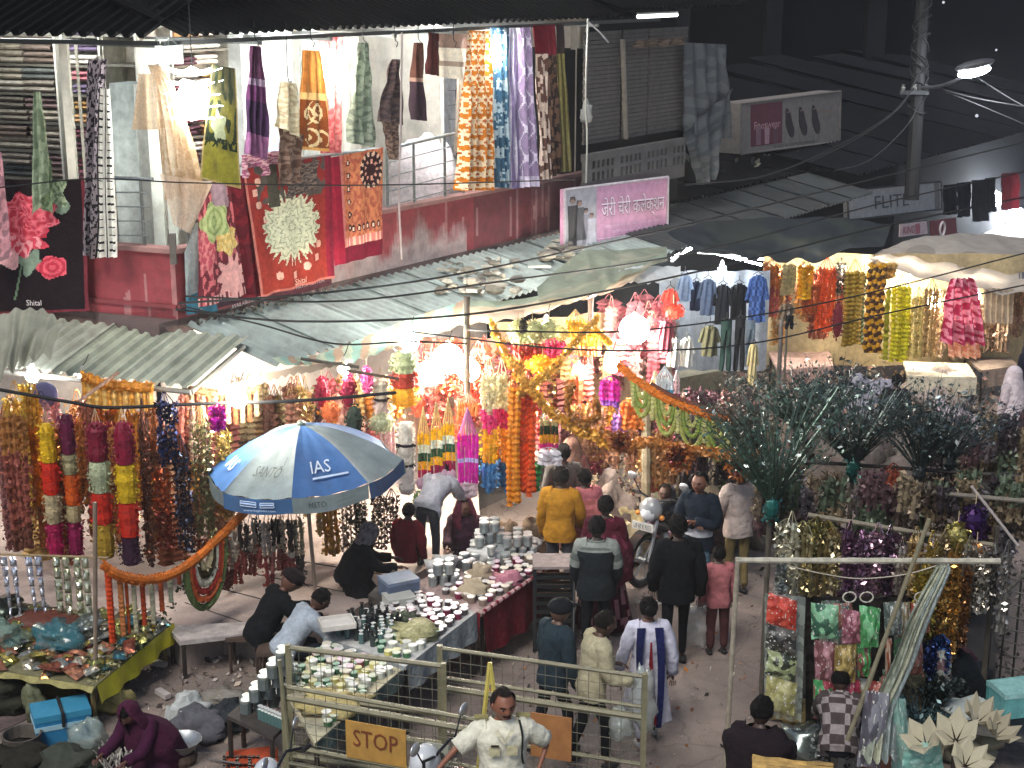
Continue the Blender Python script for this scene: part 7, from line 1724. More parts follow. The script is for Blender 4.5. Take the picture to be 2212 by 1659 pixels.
# woman in white kurta with navy dupatta
pw, X, hd = person('woman in a white kurta with a navy scarf walking away past the barricade', at(1405, 13.38), 4, 1.52, 'c4c4d4', 'b8b4c0', '5c3c2e', '0c0a0a', bun=True, R=((.05, .0, -.17), (.015, .03, -.16)), L=((-.05, .0, -.16), (-.02, .06, -.14)), skirt=(lambda s, t: H('c8c6d2'), .17, .15), shoe='a8a4a0', **WALK)
for sg, c in ((-1, '141a40'), (1, '161c48')):
    m = MB()
    m.grid(lambda s, t: X(V3(.055*sg+(s-.5)*(.055-.02*t)+(.012*sg*math.sin(t*3))-.01*t*(sg < 0), -.065-.045*math.sin(min(1, t*2.5)*1.5)-.02*t, .845-(.68 if sg > 0 else .34)*t-.03*(1-min(1, t*5)))), 5, 20, H(c)); m.build('scarf_end', CLOTH, pw, True)
m = MB(); m.grid(lambda s, t: X(V3(-.0+(s-.5)*(.012+.075*t**1.2), -.115-.035*t-.012*math.sin(s*12)*t, .74-.55*t)), 8, 18, lambda s, t: vary(H('6e1620'), .15)); m.build('red_panel', CLOTH, pw, True)
pp, X, hd = person('child in a pink shirt seen from behind carrying a white carrier bag', at(1556, 15.35), 8, 1.26, 'b06c70', '4a2c2c', '3c2a22', '0c0a0a', lean=4, R=ARMD, L=ARML)
bundle('white carrier bag hanging from the hand of the child in pink', 'bag', Vector((hd[-1].x-.03, hd[-1].y, .08)), (.34, .26, .5), 'b4b4ae', FILM, 14, 'plastic_bag', rough=.35, sub=(16, 12))
person('young man in a navy hoodie with folded arms beside the motorcycle', at(1508, 16.75), 150, 1.70, '16202c', '4c6476', '6a4636', '0c0a0a', R=((.03, .03, -.15), (-.13, .07, .0)), L=((-.03, .03, -.15), (.12, .08, .02)), face=True, pz=.5, RL=((.03, .1, -.2), (0, -.02, -.22)), LL=((-.01, .02, -.22), (0, -.02, -.23)),
       cf=lambda p: H('c8ccd4') if (abs(p.x*0+p.z-1.22) < .05 and p.y < 0) or (p.z < 1.02 and p.z > .9) else H('18222e'))
person('man in a white shirt and khaki trousers standing at the right of the motorcycle', at(1592, 17.0), 18, 1.68, 'bcae a8'.replace(' ', ''), '7a6c48', '5c4034', '141010', R=ARMD, L=((-.02, .04, -.15), (.06, .12, .0)))
person('woman in lavender sitting behind the motorcycle', at(1434, 17.9), 165, 1.5, '8c7484', '5c4858', '5c4034', '17120f', R=FWD, L=FWDL, face=True, **SIT)
person('boy in a dark top standing right behind the lavender woman', at(1476, 17.9), 190, 1.3, '2c2c34', '20242c', '5c4034', '0c0a0a', face=True, R=ARMD, L=ARML)
# seated woman bottom left
person('woman in a plum coloured shawl crouching on the ground at the lower left', at(306, 13.0), 150, 1.45, '3c1430', '20101c', '5a3c30', '0c0a0a', lean=28, hp=20, R=FWD, L=FWDL, veil=('40162e', .55, .15), shawl=('3c142c', .42, .2), skirt=('34122a', .0, .22), **SQUAT)
for i, (u, y) in enumerate(((520, 14.98), (585, 14.62))):
    c = at(u, y); tt = thing('stool', c, ('wooden stool under the man in the black cap', 'wooden stool under the young man in the white shirt')[i], 'stool')
    m = MB(); m.box(c+Z*.4, (.36, .3, .04), H('4a3a30')); m.build('seat', WOOD, tt)
    for x in (-.14, .14):
        for y2 in (-.11, .11): m = MB(); m.tube([c+Vector((x, y2, 0)), c+Vector((x, y2, .378))], .018, H('3a2c24'), 6); m.build('leg', WOOD, tt)
for dx in (0, 1):
    bundle(('brown pointed sack', 'second brown pointed sack, the right one,')[dx]+' standing under the amber strands', 'sack', at(1098+50*dx, 17.7), (.42, .4, .75+.05*dx), '57483a', CLOTH, 20+dx, 'sack', rough=.25, sub=(16, 12))
# right hand people
person('man with a broad dark maroon back sitting at the bottom by the bamboo post', at(1648, 11.7), -25, 1.75, '1c1418', '181418', '3c2a22', '0a0808', lean=16, R=FWD, L=FWDL, fat=1.45, **{**SQUAT, 'pz': .26})
person('person in a black and white checked shirt bending among the goods', at(1838, 12.4), -10, 1.5, '6a6468', '20242c', '3c2a22', '0c0a0a', lean=40, R=FWD, L=FWDL, fat=1.2, cf=lambda p: H('8c8484') if (int(p.x*16+40) % 2) ^ (int(p.z*16+p.y*8) % 2) else H('443c3c'), **{**SIT, 'pz': .34})
person('man in a black shirt and pale jeans sitting at the right edge', at(2142, 13.3), 75, 1.68, '0c1216', '7c8490', '3a2820', '080808', lean=30, R=FWD, L=FWDL, fat=1.15, **SIT)
person('man in a maroon checked shirt looking down at the bottom right corner', at(2150, 10.75), 150, 1.62, '4a2830', '2c2428', '5a3c30', '100c0a', lean=25, hp=22, R=FWD, L=FWDL, face=True, pz=.3, RL=SIT['RL'], LL=SIT['LL'], cf=lambda p: H('54303a') if (int(p.x*20+40) % 2) ^ (int(p.z*20) % 2) else H('3a2028'))
person('woman in a long white veil walking at the right edge', at(2158, 21.9), 30, 1.58, 'b0a4a8', 'a09498', '5c4034', '17120f', veil=('c0b4b8', .28, .17), skirt=('b4a8ac', .03, .17))
person('stooping person in pale clothes next to the white veiled woman', at(2085, 21.4), 60, 1.5, '9c9094', '8c8084', '5c4034', '17120f', lean=70, R=ARMD, L=ARML, veil=('a89ca0', .45, .16), fat=1.2)
person('dark clothed woman with a headscarf behind the white veiled woman', at(2190, 23.6), 20, 1.62, '181a28', '14161e', '5c4034', '0c0a0a', veil=('22242f', .35, .16), skirt=('181a24', .03, .18))
person('dark seated customer in front of the lime garland', at(1912, 23.2), -20, 1.5, '18181a', '18181a', '3c2a22', '0a0808', **SIT)
person('person in grey squatting before the clothes stall', at(1612, 20.6), -40, 1.55, '6c6a68', '2c2c2e', '3c2a22', '120e0c', lean=30, **SQUAT)
person('veiled woman in pink red far behind the gold swag', at(1232, 18.6), 10, 1.5, '8c5c58', '6a4040', '3c2a22', veil=('8a6a5c', .4, .15), skirt=('6c4444', .03, .16))
person('shopper in grey far down the lane under the long swag', at(1216, 18.0), 5, 1.6, '5a5856', '3c3c3e', '3c2a22', '0c0a0a')
finish_skins()
# ================================================================ right foreground: bamboo frame stall
YS = 12.85
def gp(u, y): p = W(u, 1200, y); return Vector((p.x, y, 0))
def fr(u, v, y=YS): return W(u, v, y)
bamboo('vertical bamboo post at the left corner of the packet stall', fr(1594, 1205), Vector((fr(1567, 1690, 12.7).x, 12.75, 0)), .022, '8c8474')
bamboo('long pale bamboo rail from which the clear packets hang', fr(1590, 1210), fr(2160, 1212), .026, 'a8a494', knots=9)
bamboo('upper bamboo rail carrying the gold tinsel, sloping to the right', fr(1745, 1112, 13.6), fr(2150, 1178, 13.4), .022, '7c7464', knots=8)
bamboo('dark rail behind the green tinsel fans', fr(1640, 990, 15.2), fr(2212, 1030, 14.6), .02, '34302c', knots=8)
bamboo('rail at the right side of the tinsel stall', fr(2000, 1062, 14.2), fr(2240, 1085, 13.8), .022, '6c665c')
bamboo('slanting bamboo pole wrapped in clear film', fr(2008, 1120, 12.6), fr(1830, 1600, 12.0), .02, '6c6650')
bamboo('short leaning stick at the right side of the frame', fr(2098, 1050, 13.6), fr(2200, 1180, 13.2), .014, '8c8480')
bamboo('leaning stick over the bicycle rack at the right edge', fr(2160, 1290, 13.2), fr(2230, 1225, 13.0), .02, '54504c')
m = MB(); m.tube(bez([fr(1700, 1222), fr(1780, 1240), fr(1860, 1250), fr(1960, 1240), fr(2040, 1216)], 16), .006, H('a8a090'), 4); tag(m.build('string', PLASTIC), 'string sagging below the pale bamboo rail', 'string')
# column of framed packets (red, dark, yellow, silver)
FILMC = mat('packet_film', .15, var=.25, vscale=12, alpha=.85, spec=.9, transl=.2, bump=.4, bscale=60)
def packet(label, q, y, c, c2=None, grp=None, m_=None, name='packet', cat='packet', fleck=.25):
    b = MB(); P = [W(u, v, y) for u, v in q]; ph = R.uniform(0, 9)
    def fn(s, t):
        p = P[0].lerp(P[1], s).lerp(P[3].lerp(P[2], s), t); return p+Vector((0, -.05*math.sin(math.pi*s)*math.sin(math.pi*t)+.02*noise.noise(Vector((s*5, t*5, ph))), 0))
    hc, hc2 = H(c), H(c2 or c)
    b.grid(fn, 34, 34, lambda s, t: (H('e8e8e0') if noise.noise(Vector((s*14, t*14, ph))) > fleck+.25 else (hc2 if noise.noise(Vector((s*4, t*4, ph+5))) > .05 else hc)))
    return tag(b.build(name, m_ or FILMC, smooth=True), label, cat, grp)
col = [(1290, 1355, 'b83020', 'd8503c', 'red packet at the top of the left packet column'), (1358, 1410, '2c2c2c', '5c5854', 'dark packet with pale patches below the red one'), (1412, 1465, 'a4b080', '2c3424', 'pale green packet with dark blots in the left column'), (1468, 1540, 'a8a468', 'c0bc88', 'gold flecked packet at the bottom of the left column')]
for v0, v1, c, c2, lab in col: packet(lab, ((1660-(v0-1290)*.02, v0-10), (1722, v0+8), (1720-(v1-1290)*.02, v1+8), (1655-(v1-1290)*.02, v1-10)), YS-.05, c, c2)
cloth('long clear film sheet behind the left packet column', 'film', lambda u, v, o: W(u, v, o), ((1652, 1280), (1740, 1290), (1730, 1560), (1650, 1545)), YS+.02, p_mottle('7c8884', 'a0aca4', 6), 3, .03, 'film_sheet', FILM)
grid_p = [((1752, 1812, 1305, 1380), '3c6a54', '8cc49c', 'clear packet with green contents, first in the hanging row'), ((1820, 1860, 1318, 1390), '8c4c5c', 'b87888', 'clear packet with rose contents, second in the row'), ((1856, 1902, 1310, 1398), '4c9c5c', '88d098', 'clear packet with bright green contents, third in the row'),
          ((1908, 1950, 1300, 1372), '5c6864', '98a4a0', 'clear packet with grey contents, fourth in the row'), ((1968, 2012, 1305, 1368), 'a85040', 'd88870', 'clear packet with orange red contents, fifth in the row'), ((1758, 1808, 1385, 1470), '7c4c50', 'b08088', 'pinkish packet at the left of the second row'),
          ((1804, 1850, 1392, 1475), '8c7840', 'b8a060', 'packet with a gold spray in the second row'), ((1850, 1882, 1390, 1462), '4ca058', '8c5c50', 'green striped packet in the second row'), ((1952, 1992, 1372, 1462), '8a4c40', 'b47868', 'rust coloured packet in the second row'),
          ((1758, 1800, 1470, 1552), '4c9c60', 'a84858', 'green edged packet in the third row'), ((1800, 1858, 1468, 1545), 'a02848', 'd06478', 'crimson packet in the third row'), ((1872, 1912, 1472, 1535), '8c3c34', 'b06050', 'brick red packet in the third row'), ((1912, 1926, 1378, 1480), 'c8b09c', 'a05c44', 'narrow cream and orange strip in the second row')]
for (u0, u1, v0, v1), c, c2, lab in grid_p:
    j = R.uniform(-4, 4); packet(lab, ((u0, v0+j), (u1, v0-j), (u1+R.uniform(-5, 3), v1), (u0+R.uniform(-3, 5), v1)), YS-.03+R.uniform(-.08, .05), c, c2)
for i, u in enumerate((1835, 1872, 1990)):
    m = MB(); p = fr(u, 1290); m.tube([p+Vector((.06*math.cos(a), 0, .05*math.sin(a))) for a in np.linspace(0, 6.283, 13)], .008, H('b8b4a8'), 5); tag(m.build('ring', PLASTIC), ('left', 'middle', 'right')[i]+' white ring tied to the sagging string', 'ring')
cloth('dark cloth backing behind the hanging clear packets', 'cloth', lambda u, v, o: W(u, v, o), ((1740, 1290), (2020, 1290), (2000, 1560), (1740, 1560)), YS+.35, p_mottle('1c1a1a', '2c2826', 6), 5, .05)
cloth('olive embroidered cloth hanging at the end of the packets', 'cloth', lambda u, v, o: W(u, v, o), ((1935, 1460), (2000, 1455), (1990, 1570), (1930, 1560)), YS-.1, p_mottle('6a6450', '4c4838', 9, .15), 2, .04)
# film wrapped slanting bundle
for k, (o, c) in enumerate(((0, '8c9484'), (12, 'a4a890'), (24, '788484'))):
    P = bez([fr(2030+o*.6, 1225, 12.5), fr(1975+o, 1330, 12.4), fr(1940+o, 1430, 12.3), fr(1900+o, 1530, 12.2), fr(1880+o*1.5, 1640, 12.0)], 26); m = MB()
    m.grid(lambda s, t: lerp_poly(P, t)+Vector(((s-.5)*(.07+.09*t), -.05*math.sin(s*9+t*4), .03*math.sin(s*11+t*7))), 12, 30, lambda s, t: vary(H(c), .35))
    tag(m.build('film_wrap', FILMC, smooth=True), ('dull', 'golden', 'bluish')[k]+' clear film strip wrapped round the slanting pole', 'film')
packet('mirror like film hanging at the lower end of the slanting pole', ((1870, 1490), (1925, 1500), (1900, 1660), (1850, 1655)), 12.1, '5c5c68', '8c8c98')
packet('pale aqua film sheet right of the mirror like one', ((1928, 1510), (1955, 1508), (1975, 1665), (1925, 1665)), 12.2, '7ca49c', '94b8ac')
# gold and dark tinsel columns of the frame stall
tl = [(1700, 40, 1120, 1210, 13.3, 'a09c88'), (1735, 40, 1125, 1225, 13.4, 'b0a878'), (1765, 50, 1115, 1235, 13.3, '8c8450'), (1790, 40, 1125, 1245, 13.5, 'a08c48'), (1820, 50, 1140, 1235, 13.6, '5c3c58'), (1860, 50, 1145, 1245, 13.5, '4c2c4c'), (1895, 60, 1150, 1260, 13.5, '6c4c64'), (1935, 50, 1150, 1260, 13.6, '7c5868'), (1970, 40, 1150, 1290, 13.4, '54484c'),
      (2000, 44, 1215, 1380, 13.0, 'b8a040'), (2030, 46, 1180, 1400, 13.1, '9c8c58'), (2055, 46, 1190, 1430, 13.1, 'b88c48'), (2080, 40, 1200, 1400, 13.2, '8c6038'), (2105, 44, 1200, 1330, 13.3, '6c6c60'), (2010, 36, 1385, 1470, 12.9, '24386c'), (2035, 30, 1370, 1450, 12.95, '2c4c84'), (2130, 30, 1190, 1330, 13.2, '9c9488'), (1690, 24, 1200, 1290, 12.95, 'b4b8b0')]
nmz = {'a09c88': 'pale silver', 'b0a878': 'cream gold', '8c8450': 'olive gold', 'a08c48': 'deep gold', '5c3c58': 'dark purple', '4c2c4c': 'plum', '6c4c64': 'mauve', '7c5868': 'dusty rose', '54484c': 'smoky brown', 'b8a040': 'bright yellow gold', '9c8c58': 'dull khaki', 'b88c48': 'warm amber', '8c6038': 'bronze', '6c6c60': 'grey', '24386c': 'navy blue', '2c4c84': 'royal blue', '9c9488': 'ash coloured', 'b4b8b0': 'white silver'}
for u, w_, v0, v1, y, c in tl: g('%s tinsel bundle on the rails of the bamboo frame stall' % nmz[c], u, w_, v0, v1, y, [(.5, c), (1, vary(H(c), .3))], 'tinsel', 6, sz=.05)
for i, (u, c) in enumerate(((1712, 'c0bca4'), (1745, 'a89c70'), (1778, '8c7c54'), (1808, 'b0a078'), (1838, '6c4c64'), (1868, '8c6c84'), (1898, '9c7c8c'), (1925, '5c4458'), (1952, 'a0948c'), (1982, 'b89c6c'), (2016, 'c4a858'), (2044, 'a08c6c'), (2072, 'c09858'), (2098, '8c8478'), (2124, 'a8a4a0'), (2150, '74706c'), (2180, '8c8884'))):
    g(cname(c)+' foil strand on the front rail of the bamboo frame', u, 30, 1100+.12*(u-1700)+R.uniform(0, 30), 1290+R.uniform(-40, 90)*(u > 1990), 13.15+R.uniform(0, .2), [(.5, c), (1, vary(H(c), .3))], R.choice(('petals', 'tinsel')), 3, mm=TINSEL, sz=.05, grp='foil strands on the front rail of the bamboo frame')
dk = ['4c4038', '6a5c4c', '3c3438', '7c6c54', '54604c', '5c4448', '8c7c64', '6c6468']
fill_stuff(44, 1650, 2230, 1000, 1060, (80, 150), 13.9, 15.2, dk, 'dusky tinsel bundle behind the rails of the bamboo frame stall', 'dusky tinsel bundles of the bamboo frame stall', ('tinsel', 'petals', 'tinsel'), (24, 44))
fill_stuff(26, 2010, 2230, 880, 960, (90, 170), 15.6, 17, dk, 'dark glittering bundle at the right edge of the market', 'glittering bundles at the right edge', ('tinsel',), (24, 44))
fill_stuff(22, 1480, 1660, 870, 930, (90, 180), 17.2, 18.4, dk, 'dark brown glittering bundle left of the green fans', 'glittering bundles left of the green fans', ('tinsel', 'petals'), (24, 44))
g('deep violet tinsel ball on the right rail', 2108, 66, 1090, 1180, 13.5, [(1, '341448')], 'puff', 0, TINSEL, sz=.06)
g('pale gold tinsel puff below the violet ball', 2070, 60, 1130, 1200, 13.4, [(1, 'a89c5c')], 'puff', 0, TINSEL, sz=.06)
g('orange gold tinsel knot beside the pale gold puff', 2110, 40, 1175, 1215, 13.35, [(1, 'c08850')], 'puff', 0, TINSEL)
g('orange packets cluster between the green fans', 1930, 50, 1000, 1110, 14.8, [(.5, 'a8543c'), (1, '8a4838')], 'petals', 4)
cloth('light grey trousers hanging under the green fans', 'trousers', lambda u, v, o: W(u, v, o), ((1885, 1030), (1925, 1030), (1925, 1160), (1870, 1160)), 15.2, p_mottle('8c8c84', '6c6c68', 5), 2, .04)
cloth('dark plum cloth hanging right of the grey trousers', 'cloth', lambda u, v, o: W(u, v, o), ((1935, 1050), (1990, 1050), (1985, 1150), (1930, 1150)), 15.0, p_mottle('3c2830', '4c3840', 5), 2, .04)
cloth('grey sheet lying behind the right rails', 'sheet', lambda u, v, o: W(u, v, o), ((2090, 1030), (2230, 1050), (2230, 1095), (2085, 1080)), 15.4, '55534f', 2, .03)
for i in range(34):
    u, v = R.uniform(1750, 2020), R.uniform(1285, 1480); w_ = R.uniform(28, 46); h_ = R.uniform(50, 85); c = R.choice(('6c8474', 'a0a49c', '8c6c70', '9c8c6c', '5c9468', '8c8c90', 'a87468', '7c8c94', 'b8b4a0')); packet(cname(c)+' clear packet hanging in the crowd behind the front packets', ((u, v), (u+w_, v+R.uniform(-4, 4)), (u+w_, v+h_), (u, v+h_)), YS+R.uniform(.08, .3), c, R.choice(('c0c4bc', '6c7470', c)), grp='clear packets in the crowd behind the front row')
# --- fans of dark green tinsel stalks ("peacock" sprays)
GT = mat('green_tinsel', .3, metal=.5, var=.5, vscale=30, spec=.8)
def spray(label, u, v, y, n, L, spread, c, tipc, up0=.9, base_c='1c6a64'):
    p = W(u, v, y); t = thing('tinsel_plant', p, label, 'tinsel plant'); parts_ = 4
    for q in range(parts_):
        m = MB()
        for i in range(n//parts_):
            a = R.uniform(0, 6.283); k = R.random()**.7*spread*.72; d = Vector((math.cos(a)*k, math.sin(a)*k*.7, up0)).normalized(); LL = L*R.uniform(.55, 1.05)
            pts = [p+d*(LL*s)+Vector((math.cos(a), math.sin(a)*.7, -.8))*(LL*.18*s*s*R.uniform(.4, 1.3)) for s in (0, .25, .5, .75, 1)]
            m.tube(pts, [.006, .006, .005, .004, .002], vary(H(c), .4), 3)
            for s in range(7):
                z_ = R.uniform(.3, 1.04); b0 = p+d*(LL*z_)+Vector((math.cos(a), math.sin(a)*.7, -.8))*(LL*.18*z_*z_); m.scrap(b0+Vector((R.uniform(-.07, .07), R.uniform(-.07, .07), R.uniform(-.05, .06))), .055 if z_ > .5 else .04, vary(H(tipc if R.random() < .05 else c), .5))
        m.build('stalk_cluster', GT, t)
    m = MB(); m.ball(p, 1, H(base_c), 8, 6, (.07, .07, .13)); scrap_col(m, p+Z*.14, .3, .1, [(1, H(base_c))], 80, .05, .4); m.build('foil_base', GT, t)
    return t
spray('largest dark green tinsel spray with a turquoise foil base', 1668, 1095, 13.9, 130, 1.45, 1.0, '4c6456', 'c8d8d0')
spray('dark grey green spray behind the largest one', 1725, 940, 15.6, 110, .9, 1.2, '465a50', 'b8c8c4', base_c='2c4440')
spray('wide blackish tinsel spray in the middle of the stall', 1842, 1010, 14.8, 130, 1.15, 1.1, '40504a', 'b0c0bc', base_c='1c544c')
spray('spray with long bare stalks to the right of the middle one', 1985, 1025, 14.6, 100, 1.1, .9, '46524e', 'a8b4b4', base_c='2c3434')
spray('thin arching spray at the right, over the grey sheet', 2050, 1000, 14.8, 80, 1.0, 1.4, '3c484c', '9cacac', base_c='2c3434')
spray('low bushy spray above the white cloths', 1800, 900, 16.6, 110, .8, 1.3, '3c4644', 'd0dcd8', base_c='2c3c3c')
spray('dusty brown spray left of the green fans', 1605, 960, 16.2, 90, .85, 1.2, '544c44', 'b0a898', base_c='54503c')
spray('dark feathery bunch hanging low behind the slanting pole', 2015, 1530, 12.8, 110, .4, 1.1, '24302c', '8c9c94', base_c='24302c')
spray('teal black feathery bunch under the film wrapped pole', 1975, 1610, 12.5, 90, .5, .9, '2c4448', '5c8480', .9, '203c3c')
# background stall tables right: heaps of white and cream goods
def tablebox(label, q, z, c, h=.3):
    return poly_table(label, q, z, c, drops=[(0, h, c, CLOTH)])
tablebox('low table of white goods in front of the lime garlands', [(2110, 815), (1960, 812), (1950, 780), (2090, 785)], .8, 'b8b09c')
tablebox('table of pale folded clothes before the tee shirts', [(1560, 800), (1440, 822), (1430, 770), (1540, 760)], .8, '8c8874')
tablebox('pinkish stall table under the T stand', [(1800, 790), (1680, 800), (1660, 760), (1790, 745)], .8, 'a88c84')
tablebox('table with folded goods under the far pink frock', [(2200, 790), (2120, 800), (2080, 770), (2180, 765)], .7, '9c8c80')
for i, (u, v, y, sz_, c, lab) in enumerate(((1880, 772, 24.0, (.9, .6, .5), '8c8c98', 'pale lilac cloth heap below the zigzag garland'), (2045, 758, 24.4, (1.1, .7, .5), 'a0948c', 'cream cloth heap right of the lime garland'), (1480, 800, 20.4, (.8, .5, .5), 'a4a68c', 'heap of folded cream clothes low in the clothes stall'),
        (1590, 850, 18.6, (.9, .6, .9), '8c8070', 'pale covered heap beside the orange rope'), (1790, 810, 22.0, (.9, .6, .6), '6c5c5c', 'dull mauve heap behind the green sprays'), (1690, 830, 21.5, (.9, .7, .7), '7c6c64', 'beige goods heap right of the thin grey post'), (1860, 830, 20.5, (1.2, .8, .6), '5c5450', 'dark goods heap behind the middle spray'),
        (1980, 850, 20.5, (1.2, .8, .6), '645c58', 'dark goods heap behind the right spray'), (1540, 880, 18.5, (.8, .5, .5), '5c4c48', 'brown goods heap under the lime loops'), (1310, 1040, 18.6, (.8, .6, .55), '8a7c74', 'grey white goods on the ground below the long swag'), (1350, 1080, 18.0, (.6, .5, .35), 'a89c80', 'cream heap of leaves left of the cream post'), (1375, 1060, 18.4, (.7, .5, .4), 'b0a078', 'second cream heap around the cream post'))):
    bundle(lab, 'goods', Vector((W(u, v, y).x, y, 0)), (sz_[0], sz_[1], sz_[2]*1.7), c, CLOTH, 30+i, 'goods_heap', rough=.5, sub=(18, 12))
# low back goods: scattered bright packets to break up the lane edge
def speck(label, n, u0, u1, v0, v1, z0, z1, cols, sz_):
    m = MB()
    for i in range(n):
        p = G(R.uniform(u0, u1), R.uniform(v0, v1), 0)+Z*R.uniform(z0, z1); m.scrap(p, R.uniform(.5, 1.2)*sz_, vary(H(R.choice(cols)), .4))
    return tag(m.build('small_goods', PAPER), label, 'goods', kind='stuff')
speck('mass of small mixed goods at the foot of the gold swags', 900, 1200, 1400, 1010, 1110, 0, .45, ['a89078', 'c8b898', '6c5c4c', 'b87868', '8c8474', '3c3430', 'd8c8a8'], .11)
speck('mass of small mixed goods behind the green sprays', 1500, 1560, 2230, 850, 1000, 0, .7, ['8c7c70', 'a89888', '5c544c', '3c3834', '9c7870', 'b8b0a4', '74604c', 'a0886c'], .12)
speck('mass of small goods below the clothes stall', 700, 1420, 1700, 790, 860, 0, .7, ['a09078', 'b8a890', '5c5450', '8c7c74', 'c8c0b0'], .12)
speck('mass of small pale goods before the far garlands', 900, 1660, 2220, 770, 850, 0, .7, ['b8a898', 'c8b8b0', '8c7c78', 'd8d0c8', 'a08880', '5c5450'], .13)
speck('mass of dark small goods below the bamboo frame', 1100, 1640, 2212, 1120, 1500, 0, .12, ['3c3430', '5c544c', '24201e', '8c8478', '4c4444'], .08)
speck('mass of silver and clear small goods at the bottom right', 1000, 1740, 2000, 1560, 1690, 0, .3, ['8c9494', 'c0c8c8', '4c5454', '747c80', 'a0a8a8', '2c3034'], .06)
# heaps, boxes and paper lanterns in the bottom right
for i, (u, v, sz_, c, mt, lab) in enumerate(((1730, 1560, (.45, .3, .22), '8c7c54', CLOTH, 'folded tan sacking behind the broad backed man'), (1765, 1600, (.4, .3, .2), '787450', CLOTH, 'olive folded sacking beside the tan one'), (1730, 1535, (.35, .25, .2), '8c8884', CLOTH, 'pale grey cloth on top of the tan sacking'),
        (1840, 1590, (.7, .35, .25), '6c7c84', FILM, 'blue grey plastic bags in front of the checked shirt'), (1790, 1560, (.4, .3, .25), '1c1c22', FILM, 'black plastic heap beside the checked shirt'), (1735, 1620, (.5, .4, .25), '889490', TINSEL, 'silver glittering heap by the broad backed man'),
        (2060, 1475, (.5, .4, .3), '5c6470', CLOTH, 'grey blue cloth bundle beside the man in the black shirt'))):
    bundle(lab, 'bundle', G(u, v, 0), sz_, c, mt, 50+i, 'bundle', rough=.5, sub=(16, 10))
poly_table('small dark table with white foam trays at the right edge', [(2240, 1600), (2060, 1570), (2050, 1515), (2240, 1510)], .55, '54524e')
for k in range(5): tray('white foam tray in the pile on the small dark table, number %s from the bottom' % ('one', 'two', 'three', 'four', 'five')[k] if False else ('lowest', 'second', 'middle', 'fourth', 'uppermost')[k]+' white foam tray of the pile on the small dark table', 2085+k*2, 1532, .56+.03*k, .42, .3, 'b8c0bc', .2*k-.3, .028, 'tray', PAPER)
abox('translucent aqua plastic box standing on the small dark table', 2190, 1535, .56, (.42, .3, .26), '5ca4a4', .25, 'plastic box', 'plastic_box', FILMC, '8cc4c0')
abox('second aqua plastic box stacked on the first', 2195, 1535, .84, (.40, .28, .24), '6cb0b0', .2, 'plastic box', 'plastic_box', FILMC, 'a0d0cc')
abox('white carton with a spray can picture at the bottom centre right', 1830, 1665, 0, (.26, .2, .34), '9c9890', .1, 'carton', 'carton', PAPER)
abox('carton with an orange brown label at the bottom', 1890, 1680, 0, (.24, .2, .36), '8a5844', .1, 'carton', 'carton', PAPER)
# woven rack of sticks bottom centre right
t = thing('cane_bundle', G(1700, 1680, .2), 'row of split cane rods bundled at the bottom edge', 'cane')
for k in range(9):
    m = MB(); a = fr(1625, 1635+k*6, 11.4-.05*k); b_ = fr(1800, 1655+k*6, 11.3-.05*k); m.tube([a.lerp(b_, i/6)+Z*R.uniform(-.01, .01) for i in range(7)], .02, [vary(H('a8884c'), .3) for _ in range(7)], 6); m.build('cane_rod', WOOD, t)
# cream paper flower shaped lanterns
LP_ = mat('lantern_paper', .7, var=.1, transl=.35)
def lantern(label, u, v, y, r, n, tilt, c='c4bda4'):
    p = W(u, v, y); t = thing('paper_lantern', p, label, 'paper lantern'); q = Vector(tilt).to_track_quat('Z', 'Y')
    for k in range(n):
        a0_, a1_ = 6.283*k/n, 6.283*(k+1)/n; am = (a0_+a1_)/2; m = MB()
        def D(a, rr, z): return p+(q @ Vector((rr*math.cos(a), rr*math.sin(a), z)))*r
        m.face([D(am, .08, .0), D(a0_, .5, .5), D(am, .85, 1.0), D(a1_, .5, .5)], H(c)); m.face([D(a0_, .5, .5), D(a0_, .7, .45), D(am, .85, 1.0)], vary(H(c), .05)); m.face([D(a1_, .5, .5), D(am, .85, 1.0), D(a1_, .7, .45)], vary(H(c), .05))
        m.face([D(am, .08, 0), D(a0_, .7, .45), D(a0_, .5, .5)], H(c))
        m.build('paper_petal', LP_, t)
    return t
lantern('largest cream paper flower lantern at the bottom right', 2065, 1600, 11.2, .22, 6, (-.2, -.5, 1))
lantern('second cream paper lantern left of the largest', 2000, 1610, 11.3, .2, 6, (-.5, -.5, 1))
lantern('upright cream paper lantern behind the largest', 2110, 1560, 11.6, .2, 7, (.2, -.4, 1), 'b0a890')
lantern('small cream paper lantern beside the aqua box table', 2150, 1590, 11.4, .18, 7, (.4, -.5, 1), 'a8a088')
lantern('low cream paper lantern under the man in the checked maroon shirt', 2085, 1655, 10.9, .2, 7, (.1, -.6, .9))
packet('aqua crumpled film at the bottom beside the lanterns', ((1955, 1610), (2030, 1600), (2040, 1670), (1945, 1670)), 11.3, '7cb4a8', '9cc8bc')
# wire rack at the right edge
t = thing('wire_rack', gp(2200, 14.2), 'dark wire rack standing behind the man in the black shirt', 'rack')
for k in range(9):
    m = MB(); m.tube([fr(2150, 1240+k*28, 14.2), fr(2240, 1262+k*28, 14.0)], .008, H('2c2a2a'), 4); m.build('wire', PAINT, t)
for k in range(4):
    m = MB(); a = fr(2152+k*28, 1235, 14.15); m.tube([a, Vector((a.x, a.y, 0))], .012, H('2c2a2a'), 4); m.build('upright', PAINT, t)
